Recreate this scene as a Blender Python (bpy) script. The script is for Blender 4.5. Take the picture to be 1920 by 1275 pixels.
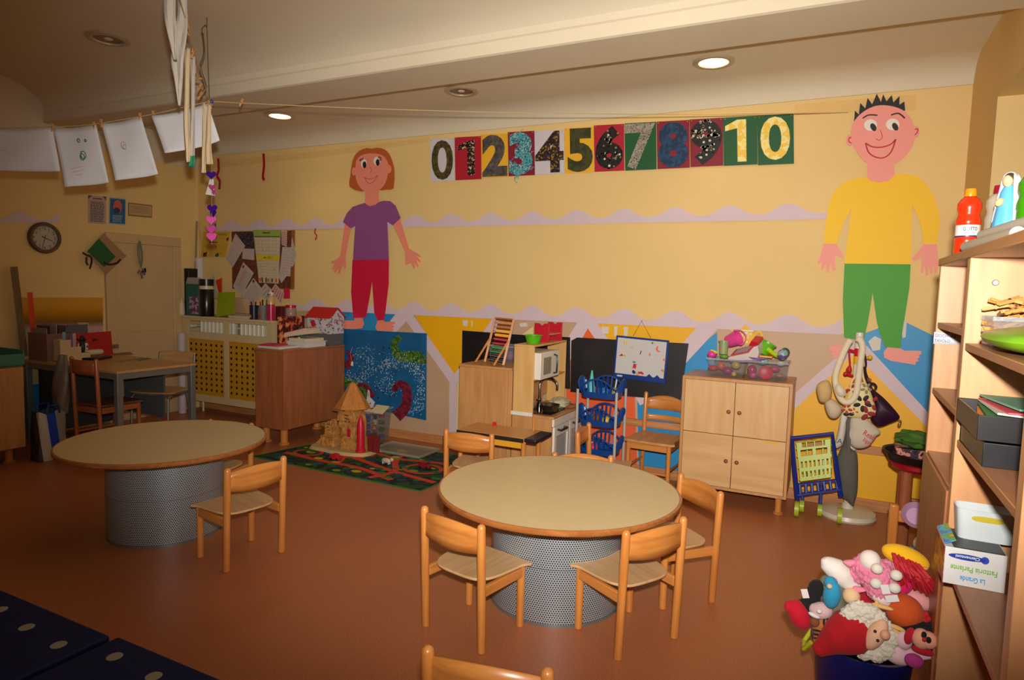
import bpy, bmesh, math, random
from math import sin, cos, pi, radians, sqrt, atan2
from mathutils import Vector, Matrix, Euler
for _o in list(bpy.data.objects):
    bpy.data.objects.remove(_o)
SC = bpy.context.scene
COL = SC.collection
rnd = random.Random(7)

# ------------------------------------------------------------ camera, light, exposure
W_, H_ = 1920, 1275
FPX = 1218.47
YAW, PITCH, ROLL = radians(-26.3014), radians(-4.68455), radians(1.55776)
CAM = Vector((0, 0, 1.55))
_f = Vector((sin(YAW) * cos(PITCH), cos(YAW) * cos(PITCH), sin(PITCH)))
_r = _f.cross(Vector((0, 0, 1))).normalized()
_u = _r.cross(_f)
CR = cos(ROLL) * _r + sin(ROLL) * _u
CU = -sin(ROLL) * _r + cos(ROLL) * _u
CF = _f
cd = bpy.data.cameras.new('camera')
cam = bpy.data.objects.new('camera', cd)
COL.objects.link(cam)
cam.matrix_world = Matrix(((CR.x, CU.x, -CF.x, CAM.x), (CR.y, CU.y, -CF.y, CAM.y), (CR.z, CU.z, -CF.z, CAM.z), (0, 0, 0, 1)))
cd.sensor_width = 36
cd.lens = FPX * 36 / W_
cd.clip_start = 0.02
SC.camera = cam

SC.view_settings.view_transform = 'Standard'
SC.view_settings.look = 'None'
SC.view_settings.exposure = 0.0
SC.view_settings.gamma = 1.0
SC.view_settings.use_curve_mapping = False

wd = bpy.data.worlds.new('sky')
SC.world = wd
wd.use_nodes = True
_nt = wd.node_tree
_bg = _nt.nodes['Background']
_sky = _nt.nodes.new('ShaderNodeTexSky')
_sky.sky_type = 'HOSEK_WILKIE'
_sky.sun_direction = (0.8, -0.4, 0.45)
_sky.turbidity = 4
_nt.links.new(_sky.outputs[0], _bg.inputs[0])
_bg.inputs[1].default_value = 0.25

def lamp(name, kind, loc, energy, col, target=None, **kw):
    l = bpy.data.lights.new(name, kind)
    l.energy = energy
    l.color = col
    for k, v in kw.items():
        setattr(l, k, v)
    o = bpy.data.objects.new(name, l)
    o.location = loc
    if target is not None:
        o.rotation_euler = (Vector(target) - Vector(loc)).to_track_quat('-Z', 'Y').to_euler()
    COL.objects.link(o)
    return o

# the camera's own flash, a hand above the lens
fl = lamp('camera_flash', 'SPOT', (0.02, 0.0, 1.70), 830, (1.0, 0.965, 0.91), (-1.95, 5.3, 1.75), spot_size=radians(84), spot_blend=1.0, shadow_soft_size=0.03)
fl.scale = (1.27, 1.0, 1.0)
# area lamp for daylight from the right, in an unseen window added beside the camera
lamp('window_daylight', 'AREA', (1.02, 1.0, 1.75), 9, (1.0, 0.95, 0.86), (-3.0, 2.2, 0.6), shape='RECTANGLE', size=1.3, size_y=1.2)

# ------------------------------------------------------------ pixel -> place (rays of the photograph's lens)
def ray(x, y):
    return CR * ((x - 960) / FPX) + CU * (-(y - 637.5) / FPX) + CF
def on_z(x, y, z=0.0):
    d = ray(x, y); return CAM + d * ((z - CAM.z) / d.z)
def on_y(x, y, Y):
    d = ray(x, y); return CAM + d * ((Y - CAM.y) / d.y)
def on_x(x, y, X):
    d = ray(x, y); return CAM + d * ((X - CAM.x) / d.x)
XL, XR, YB, YF = -6.80, 0.73, 5.30, -1.3     # left, right, back and front walls
def back(x, y, off=0.0):
    p = on_y(x, y, YB - off); return p

# ------------------------------------------------------------ materials
def lin(c):
    r = []
    for v in c[:3]:
        v = v / 255.0
        r.append(v / 12.92 if v <= 0.04045 else ((v + 0.055) / 1.055) ** 2.4)
    return tuple(r) + (1.0,)
_mc = {}
def _new(name):
    m = bpy.data.materials.new(name)
    m.use_nodes = True
    return m, m.node_tree, m.node_tree.nodes['Principled BSDF']
def _bump(nt, b, scale, strength, dist=0.002):
    tc = nt.nodes.new('ShaderNodeTexCoord')
    n = nt.nodes.new('ShaderNodeTexNoise'); n.inputs['Scale'].default_value = scale; n.inputs['Detail'].default_value = 4
    bp = nt.nodes.new('ShaderNodeBump'); bp.inputs['Strength'].default_value = strength; bp.inputs['Distance'].default_value = dist
    nt.links.new(tc.outputs['Object'], n.inputs['Vector'])
    nt.links.new(n.outputs['Fac'], bp.inputs['Height'])
    nt.links.new(bp.outputs['Normal'], b.inputs['Normal'])
def pl(rgb, rough=0.55, var=0.05, scale=14.0, metal=0.0, spec=0.5, bump=0.0, bscale=120.0, alpha=1.0, trans=0.0, sheen=0.0, coat=0.0):
    """plain surface with a faint procedural mottling"""
    key = ('pl', tuple(rgb), rough, var, scale, metal, spec, bump, bscale, alpha, trans, sheen, coat)
    if key in _mc: return _mc[key]
    m, nt, b = _new('plain_%d_%d_%d' % tuple(int(c) for c in rgb[:3]))
    tc = nt.nodes.new('ShaderNodeTexCoord')
    n = nt.nodes.new('ShaderNodeTexNoise'); n.inputs['Scale'].default_value = scale; n.inputs['Detail'].default_value = 5
    mx = nt.nodes.new('ShaderNodeMix'); mx.data_type = 'RGBA'
    c = lin(rgb)
    mx.inputs['A'].default_value = tuple(min(1, v * (1 - var * 1.6)) for v in c[:3]) + (1,)
    mx.inputs['B'].default_value = tuple(min(1, v * (1 + var * 1.6)) for v in c[:3]) + (1,)
    nt.links.new(tc.outputs['Object'], n.inputs['Vector'])
    nt.links.new(n.outputs['Fac'], mx.inputs['Factor'])
    nt.links.new(mx.outputs['Result'], b.inputs['Base Color'])
    b.inputs['Roughness'].default_value = rough
    b.inputs['Metallic'].default_value = metal
    b.inputs['Specular IOR Level'].default_value = spec
    if alpha < 1: b.inputs['Alpha'].default_value = alpha
    if trans: b.inputs['Transmission Weight'].default_value = trans
    if sheen: b.inputs['Sheen Weight'].default_value = sheen
    if coat: b.inputs['Coat Weight'].default_value = coat
    if bump: _bump(nt, b, bscale, bump)
    _mc[key] = m
    return m
def wood(c1, c2, rough=0.4, axis='X', scale=3.0, stretch=14.0, coat=0.0, spec=0.5):
    """straight-grained wood: noise stretched along one axis"""
    key = ('wd', tuple(c1), tuple(c2), rough, axis, scale, stretch, coat, spec)
    if key in _mc: return _mc[key]
    m, nt, b = _new('wood_%d_%d_%d_%s' % (*[int(c) for c in c1], axis))
    tc = nt.nodes.new('ShaderNodeTexCoord')
    mp = nt.nodes.new('ShaderNodeMapping')
    s = [stretch, stretch, stretch]; s['XYZ'.index(axis)] = 1.0
    mp.inputs['Scale'].default_value = s
    n = nt.nodes.new('ShaderNodeTexNoise'); n.inputs['Scale'].default_value = scale; n.inputs['Detail'].default_value = 6; n.inputs['Distortion'].default_value = 0.4
    rp = nt.nodes.new('ShaderNodeValToRGB')
    rp.color_ramp.elements[0].position = 0.3; rp.color_ramp.elements[0].color = lin(c1)
    rp.color_ramp.elements[1].position = 0.72; rp.color_ramp.elements[1].color = lin(c2)
    nt.links.new(tc.outputs['Object'], mp.inputs['Vector'])
    nt.links.new(mp.outputs['Vector'], n.inputs['Vector'])
    nt.links.new(n.outputs['Fac'], rp.inputs['Fac'])
    nt.links.new(rp.outputs['Color'], b.inputs['Base Color'])
    b.inputs['Roughness'].default_value = rough
    b.inputs['Specular IOR Level'].default_value = spec
    if coat: b.inputs['Coat Weight'].default_value = coat; b.inputs['Coat Roughness'].default_value = 0.2
    _mc[key] = m
    return m
def ramp_noise(name, cols, scale=8.0, rough=0.6, detail=4, const=True, bump=0.0, vor=False, metal=0.0):
    """several colours laid out by a noise or cell texture (prints, painted swirls, beads)"""
    key = ('rn', name)
    if key in _mc: return _mc[key]
    m, nt, b = _new(name)
    tc = nt.nodes.new('ShaderNodeTexCoord')
    if vor:
        n = nt.nodes.new('ShaderNodeTexVoronoi'); n.inputs['Scale'].default_value = scale
        sp = nt.nodes.new('ShaderNodeSeparateColor')
        nt.links.new(n.outputs['Color'], sp.inputs['Color']); out = sp.outputs[0]
    else:
        n = nt.nodes.new('ShaderNodeTexNoise'); n.inputs['Scale'].default_value = scale; n.inputs['Detail'].default_value = detail
        out = n.outputs['Fac']
    nt.links.new(tc.outputs['Object'], n.inputs['Vector'])
    rp = nt.nodes.new('ShaderNodeValToRGB')
    if const: rp.color_ramp.interpolation = 'CONSTANT'
    e = rp.color_ramp.elements
    while len(e) < len(cols): e.new(0.5)
    for i, (p, c) in enumerate(cols):
        e[i].position = p; e[i].color = lin(c)
    nt.links.new(out, rp.inputs['Fac'])
    nt.links.new(rp.outputs['Color'], b.inputs['Base Color'])
    b.inputs['Roughness'].default_value = rough
    b.inputs['Metallic'].default_value = metal
    if bump: _bump(nt, b, scale * 3, bump)
    _mc[key] = m
    return m
def glow(rgb, strength):
    key = ('gl', tuple(rgb), strength)
    if key in _mc: return _mc[key]
    m, nt, b = _new('lit_lamp')
    b.inputs['Emission Color'].default_value = lin(rgb)
    b.inputs['Emission Strength'].default_value = strength
    _mc[key] = m
    return m
def clear(rgb=(235, 240, 240), rough=0.12, mixv=0.30):
    """clear thin plastic: mostly see-through with a gloss"""
    key = ('cl', tuple(rgb), rough, mixv)
    if key in _mc: return _mc[key]
    m, nt, b = _new('clear_plastic')
    b.inputs['Base Color'].default_value = lin(rgb)
    b.inputs['Roughness'].default_value = rough
    t = nt.nodes.new('ShaderNodeBsdfTransparent'); t.inputs[0].default_value = (0.93, 0.94, 0.94, 1)
    mx = nt.nodes.new('ShaderNodeMixShader'); mx.inputs[0].default_value = mixv
    out = nt.nodes['Material Output']
    nt.links.new(t.outputs[0], mx.inputs[1]); nt.links.new(b.outputs[0], mx.inputs[2])
    nt.links.new(mx.outputs[0], out.inputs['Surface'])
    _mc[key] = m
    return m

# ------------------------------------------------------------ mesh builder
class MB:
    def __init__(s): s.v = []; s.f = []; s.mi = []; s.uv = None
    def add(s, vs, fs, m=0, T=None):
        b = len(s.v)
        for p in vs:
            p = Vector(p)
            s.v.append(T @ p if T is not None else p)
        for f in fs:
            s.f.append([b + i for i in f]); s.mi.append(m)
        return s
    def box(s, c, d, m=0, rot=None, T=None):
        x, y, z = d[0] / 2, d[1] / 2, d[2] / 2
        vs = [Vector((a * x, b * y, e * z)) for a in (-1, 1) for b in (-1, 1) for e in (-1, 1)]
        if rot is not None:
            R = Euler(rot).to_matrix() if not isinstance(rot, Matrix) else rot
            vs = [R @ p for p in vs]
        vs = [p + Vector(c) for p in vs]
        return s.add(vs, [(0, 1, 3, 2), (4, 6, 7, 5), (0, 4, 5, 1), (2, 3, 7, 6), (0, 2, 6, 4), (1, 5, 7, 3)], m, T)
    def bb(s, x0, x1, y0, y1, z0, z1, m=0, T=None):
        return s.box(((x0 + x1) / 2, (y0 + y1) / 2, (z0 + z1) / 2), (x1 - x0, y1 - y0, z1 - z0), m, None, T)
    def cyl(s, p0, p1, r0, r1=None, n=16, m=0, cap=True, T=None):
        return s.tube([p0, p1], [r0, r0 if r1 is None else r1], n, m, cap, T=T)
    def tube(s, pts, r, n=8, m=0, cap=True, closed=False, T=None, flat=None):
        pts = [Vector(p) for p in pts]
        k = len(pts)
        if not isinstance(r, (list, tuple)): r = [r] * k
        tg = []
        for i in range(k):
            a = pts[i - 1] if (i > 0 or closed) else pts[i]
            b = pts[(i + 1) % k] if (i < k - 1 or closed) else pts[i]
            t = b - a
            tg.append(t.normalized() if t.length > 1e-9 else Vector((0, 0, 1)))
        up = Vector((0, 0, 1)) if abs(tg[0].z) < 0.9 else Vector((1, 0, 0))
        if flat is not None: up = Vector(flat[0])
        u = (up - tg[0] * up.dot(tg[0])).normalized()
        vs = []
        for i in range(k):
            if i:
                q = tg[i - 1].rotation_difference(tg[i])
                u = q @ u
            u = (u - tg[i] * u.dot(tg[i])).normalized()
            w = tg[i].cross(u)
            for j in range(n):
                a = 2 * pi * j / n
                if flat is not None: vs.append(pts[i] + u * (cos(a) * r[i] * flat[1]) + w * (sin(a) * r[i]))
                else: vs.append(pts[i] + u * (cos(a) * r[i]) + w * (sin(a) * r[i]))
        fs = []
        for i in range(k if closed else k - 1):
            i2 = (i + 1) % k
            for j in range(n):
                fs.append((i * n + j, i * n + (j + 1) % n, i2 * n + (j + 1) % n, i2 * n + j))
        if cap and not closed:
            fs.append(tuple(range(n - 1, -1, -1))); fs.append(tuple((k - 1) * n + j for j in range(n)))
        return s.add(vs, fs, m, T)
    def lathe(s, prof, n=24, m=0, c=(0, 0, 0), T=None, sx=1.0, sy=1.0, wav=None):
        vs = []; fs = []; k = len(prof)
        for (r, z) in prof:
            for j in range(n):
                a = 2 * pi * j / n
                rr = r if wav is None else r * (1 + wav(a, z))
                vs.append((c[0] + rr * cos(a) * sx, c[1] + rr * sin(a) * sy, c[2] + z))
        for i in range(k - 1):
            for j in range(n):
                fs.append((i * n + j, i * n + (j + 1) % n, (i + 1) * n + (j + 1) % n, (i + 1) * n + j))
        if prof[0][0] > 1e-5: fs.append(tuple(range(n - 1, -1, -1)))
        if prof[-1][0] > 1e-5: fs.append(tuple((k - 1) * n + j for j in range(n)))
        return s.add(vs, fs, m, T)
    def ell(s, c, r, m=0, rot=None, n=16, k=10, T=None, fn=None):
        if not isinstance(r, (list, tuple)): r = (r, r, r)
        R = Euler(rot).to_matrix() if rot is not None else None
        vs = []; fs = []
        for i in range(k + 1):
            t = pi * i / k
            for j in range(n):
                a = 2 * pi * j / n
                d = Vector((sin(t) * cos(a), sin(t) * sin(a), -cos(t)))
                q = fn(d) if fn else 1.0
                p = Vector((d.x * r[0] * q, d.y * r[1] * q, d.z * r[2] * q))
                if R: p = R @ p
                vs.append(p + Vector(c))
        for i in range(k):
            for j in range(n):
                fs.append((i * n + j, i * n + (j + 1) % n, (i + 1) * n + (j + 1) % n, (i + 1) * n + j))
        return s.add(vs, fs, m, T)
    def prism(s, poly, t, fr, m=0, rim=None):
        """poly: 2D outline; fr(u, v, w) -> 3D; w runs 0..t"""
        k = len(poly)
        vs = [fr(u, v, 0) for u, v in poly] + [fr(u, v, t) for u, v in poly]
        s.add(vs, [tuple(range(k - 1, -1, -1)), tuple(range(k, 2 * k))], m)
        b = len(s.v) - 2 * k
        for i in range(k):
            j = (i + 1) % k
            s.f.append([b + i, b + j, b + k + j, b + k + i]); s.mi.append(m if rim is None else rim)
        return s
    def grid(s, fn, nu, nv, m=0, T=None, cu=False):
        vs = [fn(i / nu, j / nv) for i in range(nu + 1) for j in range(nv + 1)]
        fs = [(i * (nv + 1) + j, (i + 1) * (nv + 1) + j, (i + 1) * (nv + 1) + j + 1, i * (nv + 1) + j + 1) for i in range(nu) for j in range(nv)]
        return s.add(vs, fs, m, T)
    def quad(s, a, b, c, d, m=0): return s.add([a, b, c, d], [(0, 1, 2, 3)], m)

def _mesh(name, mb, mats, sh, smooth, angle):
    me = bpy.data.meshes.new(name)
    me.from_pydata([tuple(p - sh) for p in mb.v], [], mb.f)
    if not isinstance(mats, (list, tuple)): mats = [mats]
    for m in mats: me.materials.append(m)
    for p, i in zip(me.polygons, mb.mi): p.material_index = min(i, len(mats) - 1)
    bm = bmesh.new(); bm.from_mesh(me)
    bmesh.ops.remove_doubles(bm, verts=bm.verts, dist=0.00001)
    bmesh.ops.recalc_face_normals(bm, faces=bm.faces)
    bm.to_mesh(me); bm.free()
    if smooth:
        for p in me.polygons: p.use_smooth = True
        me.set_sharp_from_angle(angle=radians(angle))
    me.update()
    return me
def put(name, mb, mats, parent=None, shift=None, loc=None, rz=0.0, smooth=True, angle=38, bevel=0.0, solid=0.0, sub=0, disp=None):
    me = _mesh(name, mb, mats, Vector(shift) if shift is not None else Vector((0, 0, 0)), smooth, angle)
    o = bpy.data.objects.new(name, me)
    COL.objects.link(o)
    if parent is not None: o.parent = parent
    if loc is not None: o.location = loc
    if rz: o.rotation_euler = (0, 0, rz)
    if solid:
        md = o.modifiers.new('solid', 'SOLIDIFY'); md.thickness = solid; md.offset = 0
    if sub:
        md = o.modifiers.new('sub', 'SUBSURF'); md.levels = sub; md.render_levels = sub
    if bevel:
        md = o.modifiers.new('bevel', 'BEVEL'); md.width = bevel; md.segments = 2; md.limit_method = 'ANGLE'; md.angle_limit = radians(40)
    return o
def thing(name, label, cat, loc=(0, 0, 0), rz=0.0, group=None):
    o = bpy.data.objects.new(name, None)
    o.empty_display_size = 0.05
    o.location = loc; o.rotation_euler = (0, 0, rz)
    COL.objects.link(o)
    o['label'] = label; o['category'] = cat
    if group: o['group'] = group
    return o
def tag(o, label, cat, group=None, kind=None):
    o['label'] = label; o['category'] = cat
    if group: o['group'] = group
    if kind: o['kind'] = kind
    return o
def pw(name, mb, mats, t, **k):          # part given in world coordinates (its thing is not turned)
    sh = t.location.copy()
    if t.parent is not None: sh = sh + t.parent.location
    return put(name, mb, mats, t, shift=sh, **k)
def solo(name, mb, mats, label, cat, group=None, **k):    # a thing that is one mesh, given in world coordinates
    xs = [p.x for p in mb.v]; ys = [p.y for p in mb.v]; zs = [p.z for p in mb.v]
    c = Vector(((min(xs) + max(xs)) / 2, (min(ys) + max(ys)) / 2, min(zs)))
    o = put(name, mb, mats, None, shift=c, loc=c, **k)
    return tag(o, label, cat, group)
def struct(name, mb, mats, **k):
    o = put(name, mb, mats, **k); o['kind'] = 'structure'; return o
def dup(root, loc=None, rz=None, label=None, group=None):
    r = root.copy(); COL.objects.link(r)
    if loc is not None: r.location = loc
    if rz is not None: r.rotation_euler = (0, 0, rz)
    if label: r['label'] = label
    if group: r['group'] = group
    for ch in list(root.children):
        c = ch.copy(); COL.objects.link(c); c.parent = r
        for g in list(ch.children):
            d = g.copy(); COL.objects.link(d); d.parent = c
    return r

# ------------------------------------------------------------ outlines and lettering
def smooth_loop(pts, n=6, closed=True):
    out = []; k = len(pts)
    rng = range(k) if closed else range(k - 1)
    for i in rng:
        if closed: p0, p1, p2, p3 = pts[i - 1], pts[i], pts[(i + 1) % k], pts[(i + 2) % k]
        else: p0, p1, p2, p3 = pts[max(i - 1, 0)], pts[i], pts[i + 1], pts[min(i + 2, k - 1)]
        for j in range(n):
            t = j / n
            out.append(tuple(0.5 * (2 * p1[a] + (p2[a] - p0[a]) * t + (2 * p0[a] - 5 * p1[a] + 4 * p2[a] - p3[a]) * t * t + (3 * p1[a] - p0[a] - 3 * p2[a] + p3[a]) * t ** 3) for a in range(len(p1))))
    if not closed: out.append(tuple(pts[-1]))
    return out
def oval(cx, cy, rx, ry, n=28, a0=0.0):
    return [(cx + rx * cos(a0 + 2 * pi * i / n), cy + ry * sin(a0 + 2 * pi * i / n)) for i in range(n)]
_tx = {}
def glyphs(s, bold=0.0):
    """flat letter faces of the built-in font: (verts 2D, faces, width, height)"""
    key = (s, bold)
    if key in _tx: return _tx[key]
    cu = bpy.data.curves.new('lettering', 'FONT')
    cu.body = s; cu.offset = bold; cu.resolution_u = 4
    ob = bpy.data.objects.new('lettering', cu)
    me = bpy.data.meshes.new_from_object(ob)
    vs = [(v.co.x, v.co.y) for v in me.vertices]; fs = [tuple(p.vertices) for p in me.polygons]
    bpy.data.objects.remove(ob); bpy.data.curves.remove(cu); bpy.data.meshes.remove(me)
    x0 = min(v[0] for v in vs); y0 = min(v[1] for v in vs)
    x1 = max(v[0] for v in vs); y1 = max(v[1] for v in vs)
    _tx[key] = ([(a - x0, b - y0) for a, b in vs], fs, x1 - x0, y1 - y0)
    return _tx[key]
def letter(mb, s, fr, w=None, h=None, m=0, bold=0.0, t=0.0006, org=(0, 0)):
    """lay text with lower-left corner at org in a frame fr(u, v, w)"""
    vs, fs, gw, gh = glyphs(s, bold)
    if w is None: k = h / gh; kx = ky = k
    elif h is None: k = w / gw; kx = ky = k
    else: kx, ky = w / gw, h / gh
    mb.add([fr(org[0] + a * kx, org[1] + b * ky, t) for a, b in vs], fs, m)
    return mb
def frame(o, u, v):
    o, u, v = Vector(o), Vector(u).normalized(), Vector(v).normalized()
    w = u.cross(v).normalized()
    return lambda a, b, c=0.0: o + u * a + v * b + w * c
def crop(ox, oy, s, pts): return [(ox + x / s, oy + y / s) for x, y in pts]
def wallpoly(pts, off):       # pixel outline -> outline on the back wall's plane, as (x, z)
    r = []
    for x, y in pts:
        p = on_y(x, y, YB - off); r.append((p.x, p.z))
    return r
def wfr(off):                 # frame of the back wall: w runs out into the room
    return lambda u, v, w=0.0: Vector((u, YB - off - w, v))
def wcut(mb, pts, off, t, m=0): return mb.prism(wallpoly(pts, off), t, wfr(off), m)
# ============================================================ the room
ZC = 3.12      # ceiling by the back wall
CREAM = (231, 197, 128)
M_wall = pl(CREAM, 0.7, 0.035, 2.5, bump=0.05, bscale=60)
M_ceil = pl((216, 202, 174), 0.85, 0.05, 1.3)
M_lil = pl((214, 192, 198), 0.75, 0.04, 6)
M_yel = pl((238, 176, 6), 0.5, 0.05, 3)
M_blue = pl((36, 140, 196), 0.5, 0.05, 3)
M_tan = pl((196, 160, 126), 0.55, 0.06, 3)
M_org = pl((232, 96, 44), 0.5, 0.05, 4)
M_pale = pl((226, 206, 140), 0.6, 0.05, 4)
M_railw = wood((176, 112, 62), (205, 142, 88), 0.45, 'X')

# floor: speckled terracotta linoleum
fm, nt, b = _new('linoleum')
tc = nt.nodes.new('ShaderNodeTexCoord')
n1 = nt.nodes.new('ShaderNodeTexNoise'); n1.inputs['Scale'].default_value = 160; n1.inputs['Detail'].default_value = 6
n2 = nt.nodes.new('ShaderNodeTexNoise'); n2.inputs['Scale'].default_value = 2.2; n2.inputs['Detail'].default_value = 3
rp = nt.nodes.new('ShaderNodeValToRGB')
rp.color_ramp.elements[0].position = 0.34; rp.color_ramp.elements[0].color = lin((166, 98, 60))
rp.color_ramp.elements[1].position = 0.66; rp.color_ramp.elements[1].color = lin((196, 122, 78))
mx = nt.nodes.new('ShaderNodeMix'); mx.data_type = 'RGBA'; mx.blend_type = 'MULTIPLY'; mx.inputs['Factor'].default_value = 0.35
rp2 = nt.nodes.new('ShaderNodeValToRGB')
rp2.color_ramp.elements[0].color = (0.75, 0.72, 0.7, 1); rp2.color_ramp.elements[1].color = (1, 1, 1, 1)
for n in (n1, n2): nt.links.new(tc.outputs['Object'], n.inputs['Vector'])
nt.links.new(n1.outputs['Fac'], rp.inputs['Fac']); nt.links.new(n2.outputs['Fac'], rp2.inputs['Fac'])
nt.links.new(rp.outputs['Color'], mx.inputs['A']); nt.links.new(rp2.outputs['Color'], mx.inputs['B'])
nt.links.new(mx.outputs['Result'], b.inputs['Base Color'])
b.inputs['Roughness'].default_value = 0.42; b.inputs['Specular IOR Level'].default_value = 0.4
struct('floor', MB().bb(XL - .2, XR + .3, YF - .2, YB + .2, -.12, 0), fm)

# ceiling: flat bays, a deep beam with coved front, a cove along the back wall
def arc(c, r0, r1, a0, a1, n=8): return [(c[0] + r0 * cos(a0 + (a1 - a0) * i / n), c[1] + r1 * sin(a0 + (a1 - a0) * i / n)) for i in range(n + 1)]
prof = [(YB + .2, 2.965), (YB - .012, 2.965), (YB - .012, 2.985)] + arc((YB - .27, 2.985), .255, ZC - 2.985, 0, pi / 2)[1:]
prof += [(4.02, ZC), (4.02, 2.965), (3.635, 2.965), (3.62, 2.972), (3.612, 3.042), (3.60, 3.05)]
prof += arc((2.99, 3.05), .61, .185, 0, pi / 2)[1:]
prof += [(1.95, 3.235)] + [(1.95, 3.05), (1.45, 3.05), (1.45, 3.235), (YF - .2, 3.235)]
top = [(y, 3.5) for y in (YF - .2, YB + .2)]
mb = MB()
mb.prism(prof + [(YF - .2, 3.5), (YB + .2, 3.5)], XR - XL + .6, lambda u, v, w: Vector((XL - .2 + w, u, v)))
struct('ceiling', mb, M_ceil, angle=25)
struct('trim_2', MB().prism([(XL - .1, 2.82), (XL + .008, 2.82)] + [(XL + .48 - .47 * cos(pi / 2 * i / 8), 2.84 + .41 * sin(pi / 2 * i / 8)) for i in range(9)] + [(XL - .1, 3.25)], YB - YF, lambda u, v, w: Vector((u, YF + w, v))), M_ceil, angle=25)

# back wall with the painted zigzag dado
mb = MB().bb(XL - .2, XR + .3, YB, YB + .15, 0, 3.2)
_pk = [0]
def paint(pts, m, lay=1):
    _pk[0] += 1; wcut(mb, pts, 0.0, 0.0012 * lay + .00004 * _pk[0], m)
SB = 0.0
paint([(372, 590), (600, 582), (1196, 606), (1560, 625), (1815, 636), (1815, 985), (1500, 932), (1000, 862), (732, 822), (372, 775)], 4, 1)      # tan ground
paint([(600, 575), (752, 585), (645, 705), (640, 815), (600, 810)], 3, 2)                                                                      # blue by the girl's feet
paint([(776, 588), (928, 596), (852, 706)], 2, 2)
paint([(862, 712), (1000, 612), (1000, 860), (855, 838), (857, 720)], 6, 2)                                                                     # pale yellow beyond the Y
paint([(745, 585), (772, 587), (856, 706), (856, 838), (842, 836), (843, 716), (762, 602), (655, 720), (640, 720)], 1, 3)                       # lilac zigzag
paint([(843, 716), (856, 720), (946, 597), (925, 595)], 1, 3)
paint([(1112, 602), (1330, 614), (1268, 690), (1180, 700)], 2, 2)                                                                               # yellow behind whiteboard
paint([(1062, 688), (1104, 612), (1190, 740), (1195, 880), (1062, 865)], 5, 2)                                                                  # orange
paint([(1030, 690), (1085, 601), (1104, 602), (1104, 612), (1062, 690)], 1, 3)
paint([(1100, 601), (1118, 602), (1205, 735), (1190, 745), (1100, 612)], 1, 3)
paint([(1195, 745), (1345, 622), (1345, 740), (1300, 905), (1198, 888)], 3, 2)                                                                  # blue behind chair
paint([(1308, 612), (1348, 614), (1222, 750), (1200, 760), (1192, 745)], 1, 3)
paint([(1483, 930), (1490, 760), (1602, 655), (1740, 800), (1735, 970)], 2, 2)                                                                  # yellow behind stand
paint([(1605, 650), (1612, 628), (1690, 600), (1760, 634), (1810, 640), (1806, 890), (1740, 800)], 3, 2)                                        # blue right
paint([(1475, 780), (1490, 738), (1585, 655), (1602, 640), (1625, 648), (1748, 782), (1742, 805), (1602, 662), (1495, 762)], 1, 3)
# flaked patches of plaster in the blue
for pts in ([(1628, 640), (1640, 630), (1652, 636), (1650, 656), (1636, 658)], [(1690, 604), (1700, 600), (1698, 632), (1692, 634)], [(868, 600), (878, 601), (876, 612), (869, 611)], [(1128, 612), (1142, 613), (1141, 626), (1129, 625)], [(1152, 612), (1158, 612), (1157, 630), (1152, 630)], [(1170, 613), (1178, 613), (1176, 634), (1170, 633)], [(884, 601), (886, 601), (886, 612), (884, 612)], [(974, 606), (988, 605), (990, 612), (976, 613)]):
    paint(pts, 7, 4)
# paper strip under the cove
paint([(372, 306), (600, 283), (805, 258), (805, 266), (600, 294), (372, 318)], 8, 1)
paint([(1490, 196), (1718, 177), (1717, 206), (1490, 214)], 8, 1)
struct('wall_back', mb, [M_wall, M_lil, M_yel, M_blue, M_tan, M_org, M_pale, pl((214, 208, 196), .8), pl((226, 186, 116), .7)])

# left wall with yellow and lilac painted bands
mb = MB().bb(XL - .15, XL, YF - .2, YB, 0, 3.45)
def lpaint(pts, m, t):
    q = []
    for x, y in pts:
        p = on_x(x, y, XL); q.append((p.y, p.z))
    mb.prism(q, t, lambda u, v, w: Vector((XL + w, u, v)), m)
lpaint([(40, 558), (193, 558), (193, 603), (40, 606)], 1, .001)
lpaint([(40, 606), (193, 603), (193, 622), (40, 626)], 2, .001)
lpaint([(-60, 740), (100, 715), (100, 850), (-60, 900)], 3, .001)
struct('wall_left', mb, [M_wall, pl((214, 150, 30), .6, .06, 3), pl((196, 160, 150), .6), M_blue])

# right wall: two window openings, one beside the shelf end and an unseen one added beside the camera for daylight
mb = MB()
W1, W2 = (3.2, 4.45), (0.2, 1.75)
zs, zt = 1.05, 2.66
T = .30
for y0, y1 in ((YF - .2, W2[0]), (W2[1], W1[0]), (W1[1], YB + .15)): mb.bb(XR, XR + T, y0, y1, 0, 3.45)
for y0, y1 in (W1, W2): mb.bb(XR, XR + T, y0, y1, 0, zs); mb.bb(XR, XR + T, y0, y1, zt, 3.45)
struct('wall_right', mb, M_wall)
struct('wall_front', MB().bb(XL - .2, XR + .3, YF - .2, YF, 0, 3.45), M_wall)
M_fr = pl((226, 220, 200), .4)
for k, (y0, y1) in enumerate((W1, W2)):  # the second frame fills the unseen opening added for daylight
    mb = MB()
    x = XR + .24
    mb.bb(x - .03, x + .03, y0, y0 + .06, zs, zt); mb.bb(x - .03, x + .03, y1 - .06, y1, zs, zt)
    mb.bb(x - .03, x + .03, y0, y1, zs, zs + .06); mb.bb(x - .03, x + .03, y0, y1, zt - .06, zt)
    mb.bb(x - .025, x + .025, (y0 + y1) / 2 - .03, (y0 + y1) / 2 + .03, zs, zt)
    w = struct('window_%d' % (k + 1), mb, M_fr, bevel=.004)
    g = put('pane', MB().bb(x - .003, x + .003, y0 + .05, y1 - .05, zs + .05, zt - .05), clear((240, 245, 250), .05, .08), w)

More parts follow.
